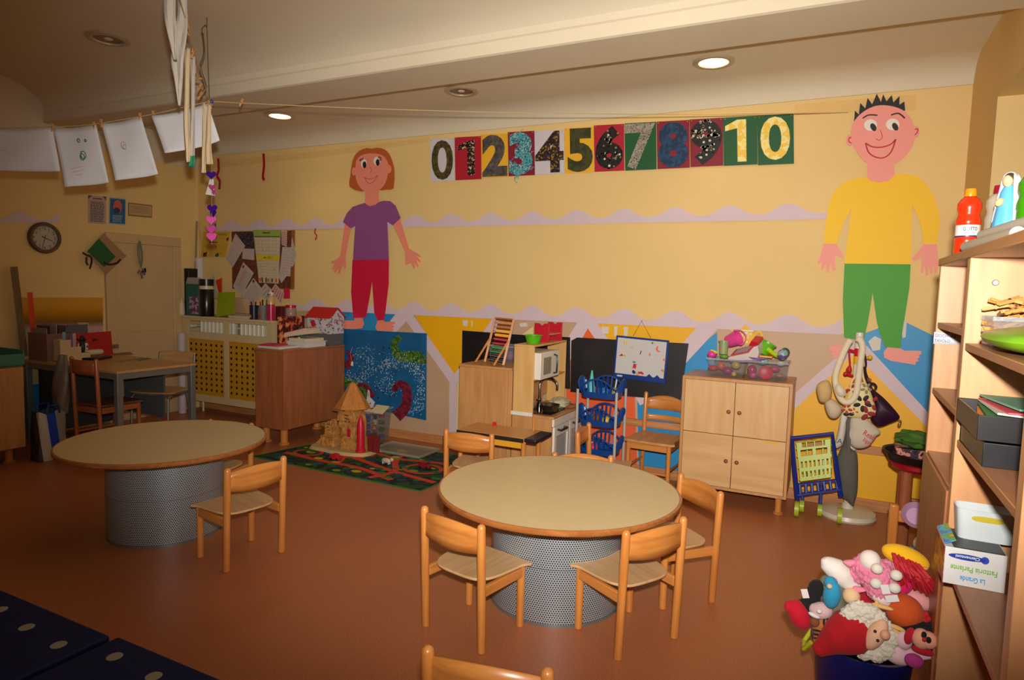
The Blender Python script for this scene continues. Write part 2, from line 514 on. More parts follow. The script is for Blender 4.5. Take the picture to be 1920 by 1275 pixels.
# skirting and wooden bumper rail
struct('baseboard_back', MB().bb(XL, XR, YB - .018, YB, 0, .085), M_railw, bevel=.004)
struct('trim_1', MB().bb(-2.6, XR, YB - .024, YB, .415, .475), M_railw, bevel=.004)
struct('baseboard_left', MB().bb(XL, XL + .015, YF, 4.12, 0, .08), M_railw, bevel=.004)
struct('baseboard_right', MB().bb(XR - .015, XR, YF, YB, 0, .08), M_railw, bevel=.004)

# closet door in the left wall
M_door = pl((206, 172, 122), .55, .05, 4, bump=.04)
a = on_x(195, 437, XL); c = on_x(336, 446, XL)
dy0, dy1, dz = a.y, c.y, 2.0
mb = MB()
mb.bb(XL, XL + .03, dy0, dy0 + .10, 0, dz - .10); mb.bb(XL, XL + .03, dy1 - .10, dy1, 0, dz - .10); mb.bb(XL, XL + .032, dy0, dy1, dz - .10, dz)
d = struct('door_1', mb, M_door, bevel=.006)
mb = MB().bb(XL, XL + .018, dy0 + .10, dy1 - .10, .0, dz - .10)
mb.bb(XL + .018, XL + .024, dy0 + .14, dy1 - .14, .95, .975); mb.bb(XL + .018, XL + .024, dy0 + .14, dy1 - .14, .25, .27)
put('panel', mb, M_door, d, bevel=.004)
mb = MB(); mb.bb(XL + .03, XL + .045, dy0 + .02, dy0 + .10, .79, .83); mb.cyl((XL + .045, dy0 + .05, .81), (XL + .075, dy0 + .05, .81), .012)
put('latch', mb, pl((150, 130, 110), .4, metal=.6), d)

# ---------------------------------------------------------- ceiling lamps
def downlight(px, py, z, lit, label, r=.135):
    p = on_z(px, py, z)
    t = thing('ceiling_downlight', label, 'ceiling light', (p.x, p.y, z), 0, 'round recessed ceiling lights')
    put('ring', MB().lathe([(r - .03, -.002), (r, -.002), (r + .004, -.010), (r - .02, -.018), (r - .035, -.014), (r - .04, -.003)], 40), pl((190, 170, 140), .35, metal=.3), t)
    if lit:
        put('bulb', MB().lathe([(0, -.012), (r - .045, -.011), (r - .038, -.004), (0, -.003)], 32), glow((255, 226, 170), 9), t)
        lamp('downlight_beam', 'SPOT', (p.x, p.y, z - .03), 6, (1, .8, .52), (p.x, p.y, 0), spot_size=radians(120), spot_blend=.6, shadow_soft_size=.09)
    else:
        put('reflector', MB().lathe([(0, .0005), (r - .05, -.001), (r - .04, -.004)], 32), pl((120, 108, 88), .25, metal=.7), t)
        put('bulb', MB().ell((0, 0, -.004), (.03, .03, .008)), pl((200, 195, 180), .3), t)
downlight(1338, 115, ZC, True, 'round ceiling light switched on, above the number sheets 7 to 9')
downlight(525, 216, ZC, True, 'round ceiling light switched on, above the girl cutout, left of the beam shadow')
downlight(865, 170, ZC, False, 'round ceiling light switched off, between the two lit lights near the beam')
downlight(203, 72, 3.235, False, 'round ceiling light switched off, in the dark front bay at upper left')
# ============================================================ chairs and round tables
B1, B2 = (190, 114, 48), (216, 142, 70)          # honey beech
M_be = {a: wood(B1, B2, .32, a, 3, 12, coat=.25) for a in 'XYZ'}
M_seat = wood((196, 152, 104), (214, 172, 122), .38, 'Y', 4, 10)
def post(mb, x, y, z0, z1, r, dx=0, dy=0):
    mb.tube([(x, y, z0), (x, y, z0 + .004), (x + dx * .6, y + dy * .6, z1 * .6), (x + dx, y + dy, z1 - r * .9), (x + dx, y + dy, z1 - r * .35), (x + dx, y + dy, z1)], [r * .82, r, r, r, r * .82, r * .35], 14)
def make_nursery_chair():
    """origin on the floor under the seat; the backrest is at -Y, the seat opens to +Y"""
    t = thing('nursery_chair', '', 'chair')
    hw, r = .168, .0185
    for sx in (-1, 1):
        mb = MB(); post(mb, sx * hw, -.15, 0, .565, r, 0, -.02); put('rear_leg', mb, M_be['Z'], t)
        mb = MB(); mb.tube([(sx * (hw - .012), .13, 0), (sx * (hw - .012), .13, .004), (sx * (hw - .012), .13, .292)], [r * .8, r, r], 14); put('front_leg', mb, M_be['Z'], t)
        mb = MB(); mb.box((sx * (hw - .006), -.01, .262), (.020, .27, .045)); put('side_rail', mb, M_be['Y'], t, bevel=.003)
    mb = MB(); mb.box((0, .115, .262), (.31, .018, .045)); put('front_rail', mb, M_be['X'], t, bevel=.003)
    # seat board: squared in front, rounded behind and narrowing between the posts
    out = [(-.176, .158), (.176, .158), (.180, .10), (.168, -.04), (.145, -.105), (.10, -.140), (0, -.146), (-.10, -.140), (-.145, -.105), (-.168, -.04), (-.180, .10)]
    out = smooth_loop(out, 4)
    mb = MB(); mb.prism(out, .012, lambda u, v, w: Vector((u, v, .294 + w - .02 * max(0, 1 - (u / .17) ** 2) * max(0, .5 - abs(v) * 2.2) )))
    put('seat', mb, [M_seat], t, bevel=.003)
    # curved back board, higher in the middle of its top edge
    def bk(s, q):
        x = (s - .5) * .34
        y = -.162 - .032 * (1 - (2 * s - 1) ** 2)
        top = .535 + .022 * (1 - (2 * s - 1) ** 2); bot = .425 + .012 * (2 * s - 1) ** 2
        return Vector((x, y - (bot + (top - bot) * q - .4) * .03, bot + (top - bot) * q))
    mb = MB(); mb.grid(bk, 14, 3); put('backrest', mb, M_be['X'], t, solid=.012)
    return t
ch0 = make_nursery_chair()
_first = [True]
def chair_fit(pl_, pr_, label, group='small beech nursery chairs', z=.555, facing=None):
    """place a chair from the tops of its two rear posts (left and right as seen from the chair's own seat side reversed)"""
    a, b_ = on_z(*pl_, z), on_z(*pr_, z)
    d = (b_ - a); ang = atan2(d.y, d.x)          # chair's +X runs from left post to right post
    mid = (a + b_) / 2
    fw = Vector((-sin(ang), cos(ang)))
    loc = Vector((mid.x + fw.x * .17, mid.y + fw.y * .17, 0))
    if _first[0]:
        _first[0] = False
        ch0.location = loc; ch0.rotation_euler = (0, 0, ang); ch0['label'] = label; ch0['group'] = group
        return ch0
    return dup(ch0, loc, ang, label, group)
chair_fit((795, 952), (904, 988), 'beech chair left in front of the right round table, its seat turned right')
chair_fit((1168, 1000), (1287, 971), 'beech chair in front of the right round table, its seat turned left to the drum')
chair_fit((1345, 922), (1282, 892), 'beech chair at the right edge of the right round table, beside the four-door cupboard')
bpy.context.view_layer.update()
chair_fit((428, 881), (530, 858), 'beech chair in front of the left round table, its seat against the grey drum')
chair_fit((833, 806), (926, 816), 'beech chair drawn up to the small school desk, behind the right round table')
chair_fit((1153, 857), (1033, 850), 'beech chair half hidden behind the right round table, only its back top showing')
chair_fit((1107, 792), (1080, 814), 'beech chair standing edge-on beside the toy kitchen front and the blue basket cart')
chair_fit((474, 796), (392, 788), 'beech chair behind the left round table, in front of the brown cabinet')
chair_fit((790, 1215), (1040, 1262), 'beech chair nearest the camera, only its back showing at the bottom edge')
p = on_z(395, 1268, .55)
c = dup(ch0, (p.x + .10, p.y - .30, 0), radians(20), 'beech chair at the bottom edge beside the blue slabs, only one post tip showing', 'small beech nursery chairs')
bpy.context.view_layer.update()

# ---- round tables on perforated metal drums
pm, nt, b = _new('perforated_metal')
uvn = nt.nodes.new('ShaderNodeUVMap')
sx = nt.nodes.new('ShaderNodeSeparateXYZ'); nt.links.new(uvn.outputs[0], sx.inputs[0])
def mth(op, a, b_=None):
    n = nt.nodes.new('ShaderNodeMath'); n.operation = op
    for i, q in enumerate((a, b_)):
        if q is None: continue
        if isinstance(q, (int, float)): n.inputs[i].default_value = q
        else: nt.links.new(q, n.inputs[i])
    return n.outputs[0]
U, Vv = sx.outputs[0], sx.outputs[1]
row = mth('FLOOR', Vv)
uo = mth('ADD', U, mth('MULTIPLY', mth('MODULO', row, 2.0), 0.5))
fu = mth('SUBTRACT', mth('FRACT', uo), 0.5); fv = mth('SUBTRACT', mth('FRACT', Vv), 0.5)
d2 = mth('ADD', mth('MULTIPLY', fu, fu), mth('MULTIPLY', mth('MULTIPLY', fv, fv), 0.75))
hole = mth('LESS_THAN', d2, 0.095)
mxn = nt.nodes.new('ShaderNodeMix'); mxn.data_type = 'RGBA'
mxn.inputs['A'].default_value = lin((186, 194, 198)); mxn.inputs['B'].default_value = lin((34, 34, 36))
nt.links.new(hole, mxn.inputs['Factor']); nt.links.new(mxn.outputs['Result'], b.inputs['Base Color'])
b.inputs['Roughness'].default_value = .42
nt.links.new(mth('MULTIPLY', mth('SUBTRACT', 1.0, hole), .45), b.inputs['Metallic'])
M_perf = pm
M_top = pl((212, 186, 140), .33, .03, 20, spec=.45)
M_edge = wood((150, 88, 40), (186, 116, 60), .35, 'X', 4, 8, coat=.3)
def round_table(cx, cy, R, label):
    t = thing('round_table', label, 'table', (cx, cy, 0), 0, 'round tables on perforated drums')
    n = 72
    put('tabletop', MB().lathe([(0, .540), (R - .03, .540), (R - .006, .5595), (0, .56)], n), M_top, t, angle=30)
    put('edge_band', MB().lathe([(R - .03, .530), (R - .008, .531), (R, .540), (R, .555), (R - .007, .5605), (R - .012, .5598), (R - .03, .54)], n), M_edge, t, angle=50)
    r = .325
    mb = MB(); vs = []; fs = []; uv = []
    for k, z in enumerate((.012, .53)):
        for j in range(n): vs.append((r * cos(2 * pi * j / n), r * sin(2 * pi * j / n), z))
    for j in range(n): fs.append((j, (j + 1) % n, n + (j + 1) % n, n + j))
    mb.add(vs, fs)
    o = put('drum', mb, M_perf, t)
    ul = o.data.uv_layers.new(name='UVMap')
    for p_ in o.data.polygons:
        js = [o.data.vertices[v].co for v in p_.vertices]
        ang = [atan2(c_.y, c_.x) for c_ in js]
        ref = ang[0]
        for li, c_, a_ in zip(p_.loop_indices, js, ang):
            while a_ - ref > pi: a_ -= 2 * pi
            while a_ - ref < -pi: a_ += 2 * pi
            ul.data[li].uv = (a_ * r / .0118, c_.z / .0102)
    put('base_rim', MB().lathe([(r - .01, 0), (r + .003, 0), (r + .003, .014), (r - .01, .014)], n), pl((140, 146, 148), .35, metal=.6), t)
    put('seam', MB().lathe([(r - .003, .268), (r + .0012, .268), (r + .0012, .271), (r - .003, .271)], n), pl((90, 94, 96), .4, metal=.5), t)
    return t
round_table(-1.185, 2.965, .60, 'right round table with pale laminate top and beech edge, four chairs around it')
round_table(-3.63, 2.585, .58, 'left round table with pale laminate top, in the darker half of the room')

# ---------------------------------------------------------- four-door cupboard
M_bd = {a: wood((206, 160, 104), (222, 180, 124), .38, a, 2.2, 10) for a in 'XYZ'}
M_bdd = {a: wood((186, 130, 76), (206, 152, 96), .38, a, 2.2, 10) for a in 'XYZ'}
a = on_z(1281, 703, .935); c = on_z(1487, 721, .935)
x0, x1, fy, top = a.x, c.x, (a.y + c.y) / 2, .935
t = thing('cupboard', 'pale beech cupboard with four doors and round knobs, toy boxes on top', 'cupboard', ((x0 + x1) / 2, fy + .17, 0))
mb = MB(); dp = YB - .03 - fy
mb.bb(x0, x1, fy, fy + dp, top - .022, top); mb.bb(x0, x1, fy, fy + dp, .12, .14)
mb.bb(x0, x0 + .02, fy, fy + dp, .14, top - .022); mb.bb(x1 - .02, x1, fy, fy + dp, .14, top - .022); mb.bb(x0 + .02, x1 - .02, fy + dp - .01, fy + dp, .14, top - .022)
pw('carcass', mb, M_bdd['Z'], t, bevel=.002)
xm, zm = (x0 + x1) / 2, (.14 + top - .022) / 2
ki = 0
for (u0, u1, ks) in ((x0 + .022, xm - .002, 1), (xm + .002, x1 - .022, -1)):
    for (v0, v1, kz) in ((zm + .002, top - .024, .45), (.143, zm - .002, .52)):
        dmb = MB().bb(u0, u1, fy - .002, fy + .016, v0, v1)
        do = pw('door', dmb, M_bd['X' if (ki % 2) else 'Z'], t, bevel=.002); ki += 1
        kx = (u1 - .035) if ks > 0 else (u0 + .035); kzz = v0 + (v1 - v0) * kz
        kb = MB().ell((kx, fy - .018, kzz), (.015, .012, .015)).cyl((kx, fy - .012, kzz), (kx, fy, kzz), .007)
        put('knob', kb, wood((130, 70, 40), (160, 90, 54), .3), do, shift=t.location)
mb = MB()
for lx in (x0 + .05, x1 - .05):
    for ly in (fy + .05, fy + dp - .05):
        q = MB().lathe([(.032, 0), (.034, .012), (.022, .016), (.022, .12)], 20, c=(lx, ly, 0)); pw('leg', q, M_be['Z'], t)
TOPC = top
# a scrap of yellow tape on the lower right door
solo('tape_scrap', MB().bb(x1 - .165, x1 - .075, fy - .006, fy - .0022, zm - .018, zm - .004), pl((230, 170, 40), .5), 'scrap of yellow tape stuck over the cupboard door gap', 'tape')

# ---------------------------------------------------------- toy kitchen, its back to the tall cabinet
M_ply = wood((206, 158, 90), (222, 178, 112), .42, 'Z', 2, 10)
M_wh = pl((232, 224, 208), .35, .02)
M_dk = pl((40, 34, 34), .35, .05)
kx0, kx1, ky0, ky1, kc, kt = -2.245, -1.885, 4.585, 5.265, .555, 1.10
t = thing('toy_kitchen', 'wooden toy kitchen with white doors, sink, tap and a small microwave', 'toy kitchen', ((kx0 + kx1) / 2, (ky0 + ky1) / 2, 0))
mb = MB()
mb.bb(kx0, kx1 - .02, ky0, ky0 + .018, .05, kc - .02); mb.bb(kx0, kx1 - .02, ky1 - .018, ky1, .05, kc - .02)
mb.bb(kx0, kx0 + .012, ky0 + .018, ky1 - .018, .05, kc - .02); mb.bb(kx0 + .012, kx1 - .02, ky0 + .018, ky1 - .018, .05, .07); mb.bb(kx0 + .02, kx1 - .05, ky0 + .02, ky1 - .02, 0, .05)
pw('base_cabinet', mb, M_bdd['Z'], t, bevel=.002)
pw('worktop', MB().bb(kx0, kx1, ky0 - .006, ky1, kc - .02, kc), M_bdd['Y'], t, bevel=.003)
pw('sink', MB().lathe([(.004, -.075), (.09, -.07), (.118, -.01), (.13, .004), (.136, .004), (.124, -.012), (.095, -.078), (.004, -.082)], 30, c=(kx1 - .14, ky1 - .20, kc + .002)), pl((150, 146, 140), .22, metal=.9), t)
pw('hob', MB().bb(kx0 + .03, kx1 - .05, ky0 + .05, ky0 + .36, kc, kc + .006), pl((28, 26, 28), .12), t, bevel=.004)
for q in range(2):
    y0_ = ky0 + .02 + q * .325
    mb = MB(); xx = kx1 - .018
    mb.bb(xx, kx1, y0_, y0_ + .04, .075, kc - .085); mb.bb(xx, kx1, y0_ + .275, y0_ + .315, .075, kc - .085); mb.bb(xx, kx1, y0_ + .04, y0_ + .275, .075, .12); mb.bb(xx, kx1, y0_ + .04, y0_ + .275, kc - .16, kc - .085)
    do = pw('door', mb, M_wh, t, bevel=.003)
    put('handle', MB().tube([(kx1, y0_ + .06, kc - .11), (kx1 + .03, y0_ + .06, kc - .112), (kx1 + .03, y0_ + .19, kc - .112), (kx1, y0_ + .19, kc - .11)], .009, 8), M_dk, do, shift=t.location)
    put('pane', MB().bb(xx + .006, xx + .009, y0_ + .04, y0_ + .275, .12, kc - .16), clear((225, 225, 220), .15, .4), do, shift=t.location)
pw('front_panel', MB().bb(kx1 - .02, kx1 - .002, ky0 + .005, ky1 - .005, kc - .08, kc - .021), M_wh, t, bevel=.003)
ux1 = kx0 + .175
for u0, u1 in ((ky0, ky0 + .015), (ky1 - .015, ky1)): pw('upper_side', MB().bb(kx0, ux1, u0, u1, kc, kt - .015), M_ply, t, bevel=.003)
pw('upper_shelf', MB().bb(kx0, ux1, ky0 - .003, ky1, kt - .015, kt).bb(kx0 + .01, ux1 - .003, ky0 + .015, ky1 - .015, .815, .828), M_ply, t, bevel=.002)
pw('back_rail', MB().bb(kx0, kx0 + .01, ky0 + .015, ky1 - .015, .62, .815), M_bdd['Y'], t)
pw('white_strip', MB().bb(kx0 - .01, ux1 + .002, ky0 - .010, ky0 - .0062, kc - .015, kc + .015), pl((226, 220, 206), .4), t)
mw = MB().bb(kx0 + .012, ux1 + .05, ky0 + .02, ky0 + .40, .829, 1.04)
mo = pw('microwave', mw, M_wh, t, bevel=.004)
put('window', MB().bb(ux1 + .05, ux1 + .053, ky0 + .07, ky0 + .22, .865, 1.0), pl((150, 140, 120), .15), mo, shift=t.location)
put('handle', MB().tube([(ux1 + .05, ky0 + .285, .86), (ux1 + .075, ky0 + .285, .865), (ux1 + .078, ky0 + .285, .94), (ux1 + .075, ky0 + .285, 1.005), (ux1 + .05, ky0 + .285, 1.01)], .008, 8), M_dk, mo, shift=t.location)
fx, fyk = kx0 + .10, ky0 + .30
tp = [(fx, fyk, kc + .002), (fx, fyk, kc + .20)] + [(fx + .075 - .075 * cos(pi * i / 8), fyk + .01, kc + .20 + .055 * sin(pi * i / 8)) for i in range(1, 8)] + [(fx + .15, fyk + .01, kc + .20), (fx + .15, fyk + .01, kc + .165)]
pw('tap', MB().tube(tp, .010, 12).lathe([(.022, 0), (.022, .04), (.013, .05), (.013, .09)], 16, c=(fx, fyk, kc + .001)).cyl((fx, fyk, kc + .06), (fx, fyk - .05, kc + .075), .008), pl((120, 112, 104), .2, metal=1), t)
# on the worktop
solo('toy_pan', MB().lathe([(.004, 0), (.055, .002), (.078, .055), (.082, .058), (.074, .055), (.050, .008), (.004, .006)], 28, c=(kx1 - .11, ky0 + .17, kc + .0065)), pl((120, 108, 92), .22, metal=.9), 'small steel toy pan on the black hob of the toy kitchen', 'pan')
def crump(c, r, k, sc=1.0, seed=1):
    q = random.Random(seed); ph = [q.uniform(0, 6.28) for _ in range(8)]
    fn = lambda d: 1 + k * (sin(5 * d.x + ph[0]) * sin(6 * d.y + ph[1]) + .7 * sin(9 * d.z + 4 * d.x + ph[2]) + .5 * sin(13 * d.y + 7 * d.x + ph[3]))
    return MB().ell(c, r, 0, None, 32, 20, fn=fn)
solo('cloth', crump((kx1 - .12, ky0 + .40, kc + .045), (.075, .11, .045), .10, seed=4), pl((190, 184, 150), .8), 'crumpled pale green cloth lying over the toy sink', 'cloth')
solo('glass_jar', MB().lathe([(.03, 0), (.034, .01), (.034, .075), (.028, .085), (.028, .10), (.026, .10), (.025, .085), (.031, .072), (.031, .012), (.0, .01)], 20, c=(kx0 + .065, ky0 + .19, kc + .0065)), clear((225, 230, 225), .08, .35), 'small clear glass jar at the foot of the toy tap', 'jar')

# ---------------------------------------------------------- plain tall cabinet behind the kitchen
t = thing('cabinet', 'plain beech side of a tall cabinet standing left of the toy kitchen', 'cabinet', (-2.52, 4.9, 0))
pw('carcass', MB().bb(-2.745, -2.30, 4.59, 5.22, .04, .885), M_bdd['Z'], t, bevel=.003)
pw('top', MB().bb(-2.75, -2.262, 4.585, 5.225, .8852, .905), M_bdd['X'], t, bevel=.003)
pw('side_strip', MB().bb(-2.2998, -2.262, 4.60, 5.22, .04, .8848), M_bdd['Z'], t, bevel=.002)
pw('plinth', MB().bb(-2.73, -2.28, 4.62, 5.2, 0, .04), M_bdd['X'], t)

# ---------------------------------------------------------- brown cabinet on round legs, left of the octopus board
M_br = {a: wood((150, 86, 48), (172, 104, 60), .4, a, 2.2, 10) for a in 'XYZ'}
cx1, cy0 = -4.54, 4.43
t = thing('cabinet', 'red-brown wooden cabinet on round legs, piled with boxes, beside the painted blue board', 'cabinet', (-4.72, 4.8, 0))
pw('carcass', MB().bb(-4.91, cx1, cy0, 5.26, .15, .885), M_br['Z'], t, bevel=.003)
pw('top', MB().bb(-4.915, cx1 + .005, cy0 - .005, 5.265, .8852, .905), M_br['X'], t, bevel=.003)
for lx in (-4.84, cx1 - .07):
    for ly in (cy0 + .07, 5.18):
        pw('leg', MB().lathe([(.05, 0), (.052, .014), (.034, .02), (.034, .15)], 20, c=(lx, ly, 0)), M_be['Z'], t)

# ---------------------------------------------------------- radiator behind a cover with pierced yellow panels
M_cov = pl((214, 190, 140), .5, .04, 5)
M_py = pl((206, 148, 30), .5, .06, 4)
ry, rz = 5.05, 1.12
rx0, rx1 = XL + .03, -5.33
t = thing('radiator_cover', 'cream radiator cover with pierced yellow panels under the pinboard', 'radiator cover', ((rx0 + rx1) / 2, 5.15, 0))
mb = MB()
mb.bb(rx0 + .02, rx0 + .10, ry, ry + .022, .14, rz - .025); mb.bb(rx1 - .10, rx1 - .02, ry, ry + .022, .14, rz - .025)
xm = (rx0 + rx1) / 2
mb.bb(xm - .035, xm + .035, ry, ry + .022, .14, rz - .025)
for (u0, u1) in ((rx0 + .10, xm - .035), (xm + .035, rx1 - .10)):
    mb.bb(u0, u1, ry, ry + .022, .86, .94); mb.bb(u0, u1, ry, ry + .022, .14, .22); mb.bb(u0, u1, ry, ry + .022, rz - .055, rz - .025)
mb.bb(rx1 - .042, rx1 - .02, ry + .022, YB - .02, .14, rz - .025)
pw('frame', mb, M_cov, t, bevel=.003)
pw('top', MB().bb(rx0, rx1, ry - .02, YB - .005, rz - .025, rz), M_cov, t, bevel=.004)
for (u0, u1) in ((rx0 + .10, xm - .035), (xm + .035, rx1 - .10)):
    mb = MB().bb(u0, u1, ry + .006, ry + .014, .22, .86)
    for i in range(7):
        for j in range(9):
            cx = u0 + (i + .5) / 7 * (u1 - u0); cz = .25 + (j + .5) / 9 * .58
            mb.lathe([(0, 0), (.009, 0), (.014, .003), (.017, 0)], 8, 1, T=Matrix.Translation((cx, ry + .0055, cz)) @ Matrix.Rotation(pi / 2, 4, 'X'))
    pw('pierced_panel', mb, [M_py, pl((70, 50, 18), .6)], t)
mb = MB()
t2 = thing('radiator', 'cream ribbed radiator seen through the slot of its cover', 'radiator', ((rx0 + rx1) / 2, 5.16, 0))
for i in range(19):
    if i in (9,): continue
    x = rx0 + .22 + i * .065
    pw('fin', MB().tube([(x, 5.16, .165), (x, 5.16, 1.06)], .023, 10, flat=((0, 1, 0), 1.9)), pl((214, 206, 176), .35), t2)
pw('pipe', MB().cyl((rx0 + .10, 5.16, .20), (rx1 - .08, 5.16, .20), .016).cyl((rx0 + .10, 5.16, 1.0), (rx1 - .08, 5.16, 1.0), .016).cyl((rx0 + .2, 5.16, 0.0), (rx0 + .2, 5.16, .2), .012), pl((214, 206, 176), .35), t2)
pw('valve', MB().cyl((rx0 + .125, 5.13, 1.0), (rx0 + .125, 5.075, 1.0), .022).ell((rx0 + .125, 5.075, 1.0), .02), pl((220, 214, 200), .4), t2)
# ---------------------------------------------------------- teacher's desk
M_gm = pl((128, 126, 118), .4, .04, metal=.35)
M_dt = wood((186, 140, 88), (202, 156, 102), .35, 'X', 3, 8)
t = thing('desk', 'grey metal-legged desk with wooden top along the left wall', 'desk', (-6.08, 3.78, 0))
X0, X1, Y0, Y1, Z = -6.77, -5.36, 3.38, 4.14, .75
pw('tabletop', MB().bb(X0, X1, Y0, Y1, Z - .022, Z), M_dt, t, bevel=.003)
mb = MB()
for y in (Y0 + .01, Y1 - .05): mb.bb(X0 + .05, X1 - .05, y, y + .04, Z - .075, Z - .0225)
for x in (X0 + .01, X1 - .05): mb.bb(x, x + .04, Y0 + .05, Y1 - .05, Z - .075, Z - .0225)
pw('apron', mb, M_gm, t, bevel=.002)
for x in (X0 + .005, X1 - .055):
    for y in (Y0 + .005, Y1 - .055): pw('leg', MB().bb(x, x + .05, y, y + .05, 0, Z - .0225), M_gm, t, bevel=.003)
pw('modesty_panel', MB().bb(X0 + .5, X0 + 1.1, Y1 - .12, Y1 - .10, .22, Z - .08), pl((92, 94, 92), .5), t)
pw('drawer_unit', MB().bb(X0 + .06, X0 + .40, Y0 + .1, Y1 - .13, .12, Z - .08), pl((54, 56, 56), .5), t, bevel=.004)

# taller slatted-back wooden chairs
M_rb = {a: wood((150, 78, 36), (180, 100, 52), .35, a, 3, 12, coat=.2) for a in 'XYZ'}
def big_chair(loc, rz, label, M, sh, bh, w, slats, ms):
    t = thing('wooden_chair', label, 'chair', loc, rz)
    hw = w / 2
    for sx in (-1, 1):
        mb = MB(); post(mb, sx * hw, -.17, 0, bh, .017, 0, -.035); put('rear_leg', mb, M['Z'], t)
        mb = MB(); mb.tube([(sx * hw, .17, 0), (sx * hw, .17, sh - .02)], .018, 12); put('front_leg', mb, M['Z'], t)
        mb = MB(); mb.box((sx * hw, 0, sh - .05), (.02, .33, .05)); put('side_rail', mb, M['Y'], t, bevel=.003)
        mb = MB(); mb.cyl((sx * hw, -.17, sh * .45), (sx * hw, .17, sh * .45), .010); put('stretcher', mb, M['Y'], t)
    mb = MB(); mb.cyl((-hw, .17, sh * .38), (hw, .17, sh * .38), .010); put('stretcher', mb, M['X'], t)
    for y in (-.17, .17):
        mb = MB(); mb.box((0, y, sh - .05), (w - .02, .018, .05)); put('apron', mb, M['X'], t, bevel=.003)
    out = smooth_loop([(-hw - .02, .2), (hw + .02, .2), (hw + .022, .1), (hw, -.16), (0, -.17), (-hw, -.16), (-hw - .022, .1)], 3)
    put('seat', MB().prism(out, .02, lambda u, v, q: Vector((u, v, sh - .02 + q))), ms, t, bevel=.004)
    for (z0, z1, arc_) in slats:
        def bk(s, q, z0=z0, z1=z1, arc_=arc_):
            x = (s - .5) * (w - .02); z = z0 + (z1 + arc_ * (1 - (2 * s - 1) ** 2) - z0) * q
            return Vector((x, -.175 - .03 * (1 - (2 * s - 1) ** 2) - .035 * z / bh, z))
        put('back_slat', MB().grid(bk, 12, 3), M['X'], t, solid=.014)
    return t
big_chair((-1.205, 5.045, 0), radians(180), 'brown wooden chair with two back slats, below the blackboard beside the cupboard', M_be, .40, .72, .32, ((.58, .665, .03), (.49, .535, .0)), M_bdd['Y'])
bpy.data.objects['wooden_chair'].rotation_euler = (0, 0, 0); bpy.data.objects['wooden_chair'].rotation_euler = (0, 0, radians(176))
pc = on_z(150, 672, .80)
big_chair((-5.64, 3.475, 0), radians(3), 'red-brown wooden chair pushed in at the long side of the desk, jacket on its back', M_rb, .46, .86, .31, ((.72, .84, .0),), wood((84, 50, 30), (104, 64, 40), .6))
# steel tube chair at the desk's right end
t = thing('steel_chair', 'grey tube chair with plywood seat and back at the far side of the desk', 'chair', (-5.84, 4.13, 0), radians(198))
for sx in (-1, 1):
    tp = [(sx * .19, .19, 0), (sx * .19, .18, .40), (sx * .19, .14, .435), (sx * .19, -.14, .435), (sx * .19, -.185, .47), (sx * .19, -.23, .79)]
    put('front_frame', MB().tube(tp, .0115, 10), M_gm, t)
    put('rear_leg', MB().cyl((sx * .17, -.12, .425), (sx * .185, -.2, 0), .0115, n=10), M_gm, t)
put('crossbar', MB().cyl((-.17, -.12, .422), (.17, -.12, .422), .0105, n=10).cyl((-.19, .12, .423), (.19, .12, .423), .0105, n=10), M_gm, t)
put('seat', MB().prism(smooth_loop([(-.2, .19), (.2, .19), (.2, 0), (.18, -.17), (-.18, -.17), (-.2, 0)], 3), .012, lambda u, v, q: Vector((u, v, .447 + q))), M_dt, t, bevel=.003)
put('backrest', MB().grid(lambda s, q: Vector(((s - .5) * .40, -.208 - .03 * (1 - (2 * s - 1) ** 2) - .02 * q, .66 + .15 * q - .012 * (2 * s - 1) ** 4)), 12, 3), M_dt, t, solid=.012)

# ---------------------------------------------------------- small school desk
t = thing('school_desk', 'small wooden school desk with black rim, between kitchen and play mat', 'desk', (-2.12, 4.19, 0))
sx0, sx1, sy0, sy1, sz = -2.42, -1.87, 4.03, 4.33, .50
pw('tabletop', MB().bb(sx0, sx1, sy0, sy1, sz - .016, sz), wood((190, 130, 70), (206, 150, 90), .3, 'X'), t, bevel=.002)
pw('rim', MB().bb(sx0, sx1 - .01, sy0 - .010, sy0 - .0002, sz - .03, sz - .002), M_dk, t, bevel=.002)
pw('tray', MB().bb(sx1 + .0005, sx1 + .09, sy0 - .02, sy1 - .03, sz - .02, sz + .006), pl((28, 28, 38), .4), t, bevel=.006)
pw('apron', MB().bb(sx0 + .03, sx1 - .03, sy0 + .02, sy0 + .035, sz - .08, sz - .0165), pl((220, 160, 40), .45), t)
for x in (sx0 + .02, sx1 - .02):
    for y in (sy0 + .02, sy1 - .02): pw('leg', MB().cyl((x, y, 0), (x, y, sz - .0165), .017), M_be['Z'], t)
pw('peg', MB().cyl((sx1 - .06, sy1 - .03, sz), (sx1 - .06, sy1 - .03, sz + .12), .006), M_be['Z'], t)
p = on_z(927, 797, sz)
solo('toy_brick', MB().bb(p.x - .012, p.x + .012, p.y - .012, p.y + .012, sz + .0002, sz + .02).cyl((p.x, p.y, sz + .02), (p.x, p.y, sz + .026), .006), pl((214, 30, 40), .35), 'single red toy brick on the small school desk', 'toy brick')

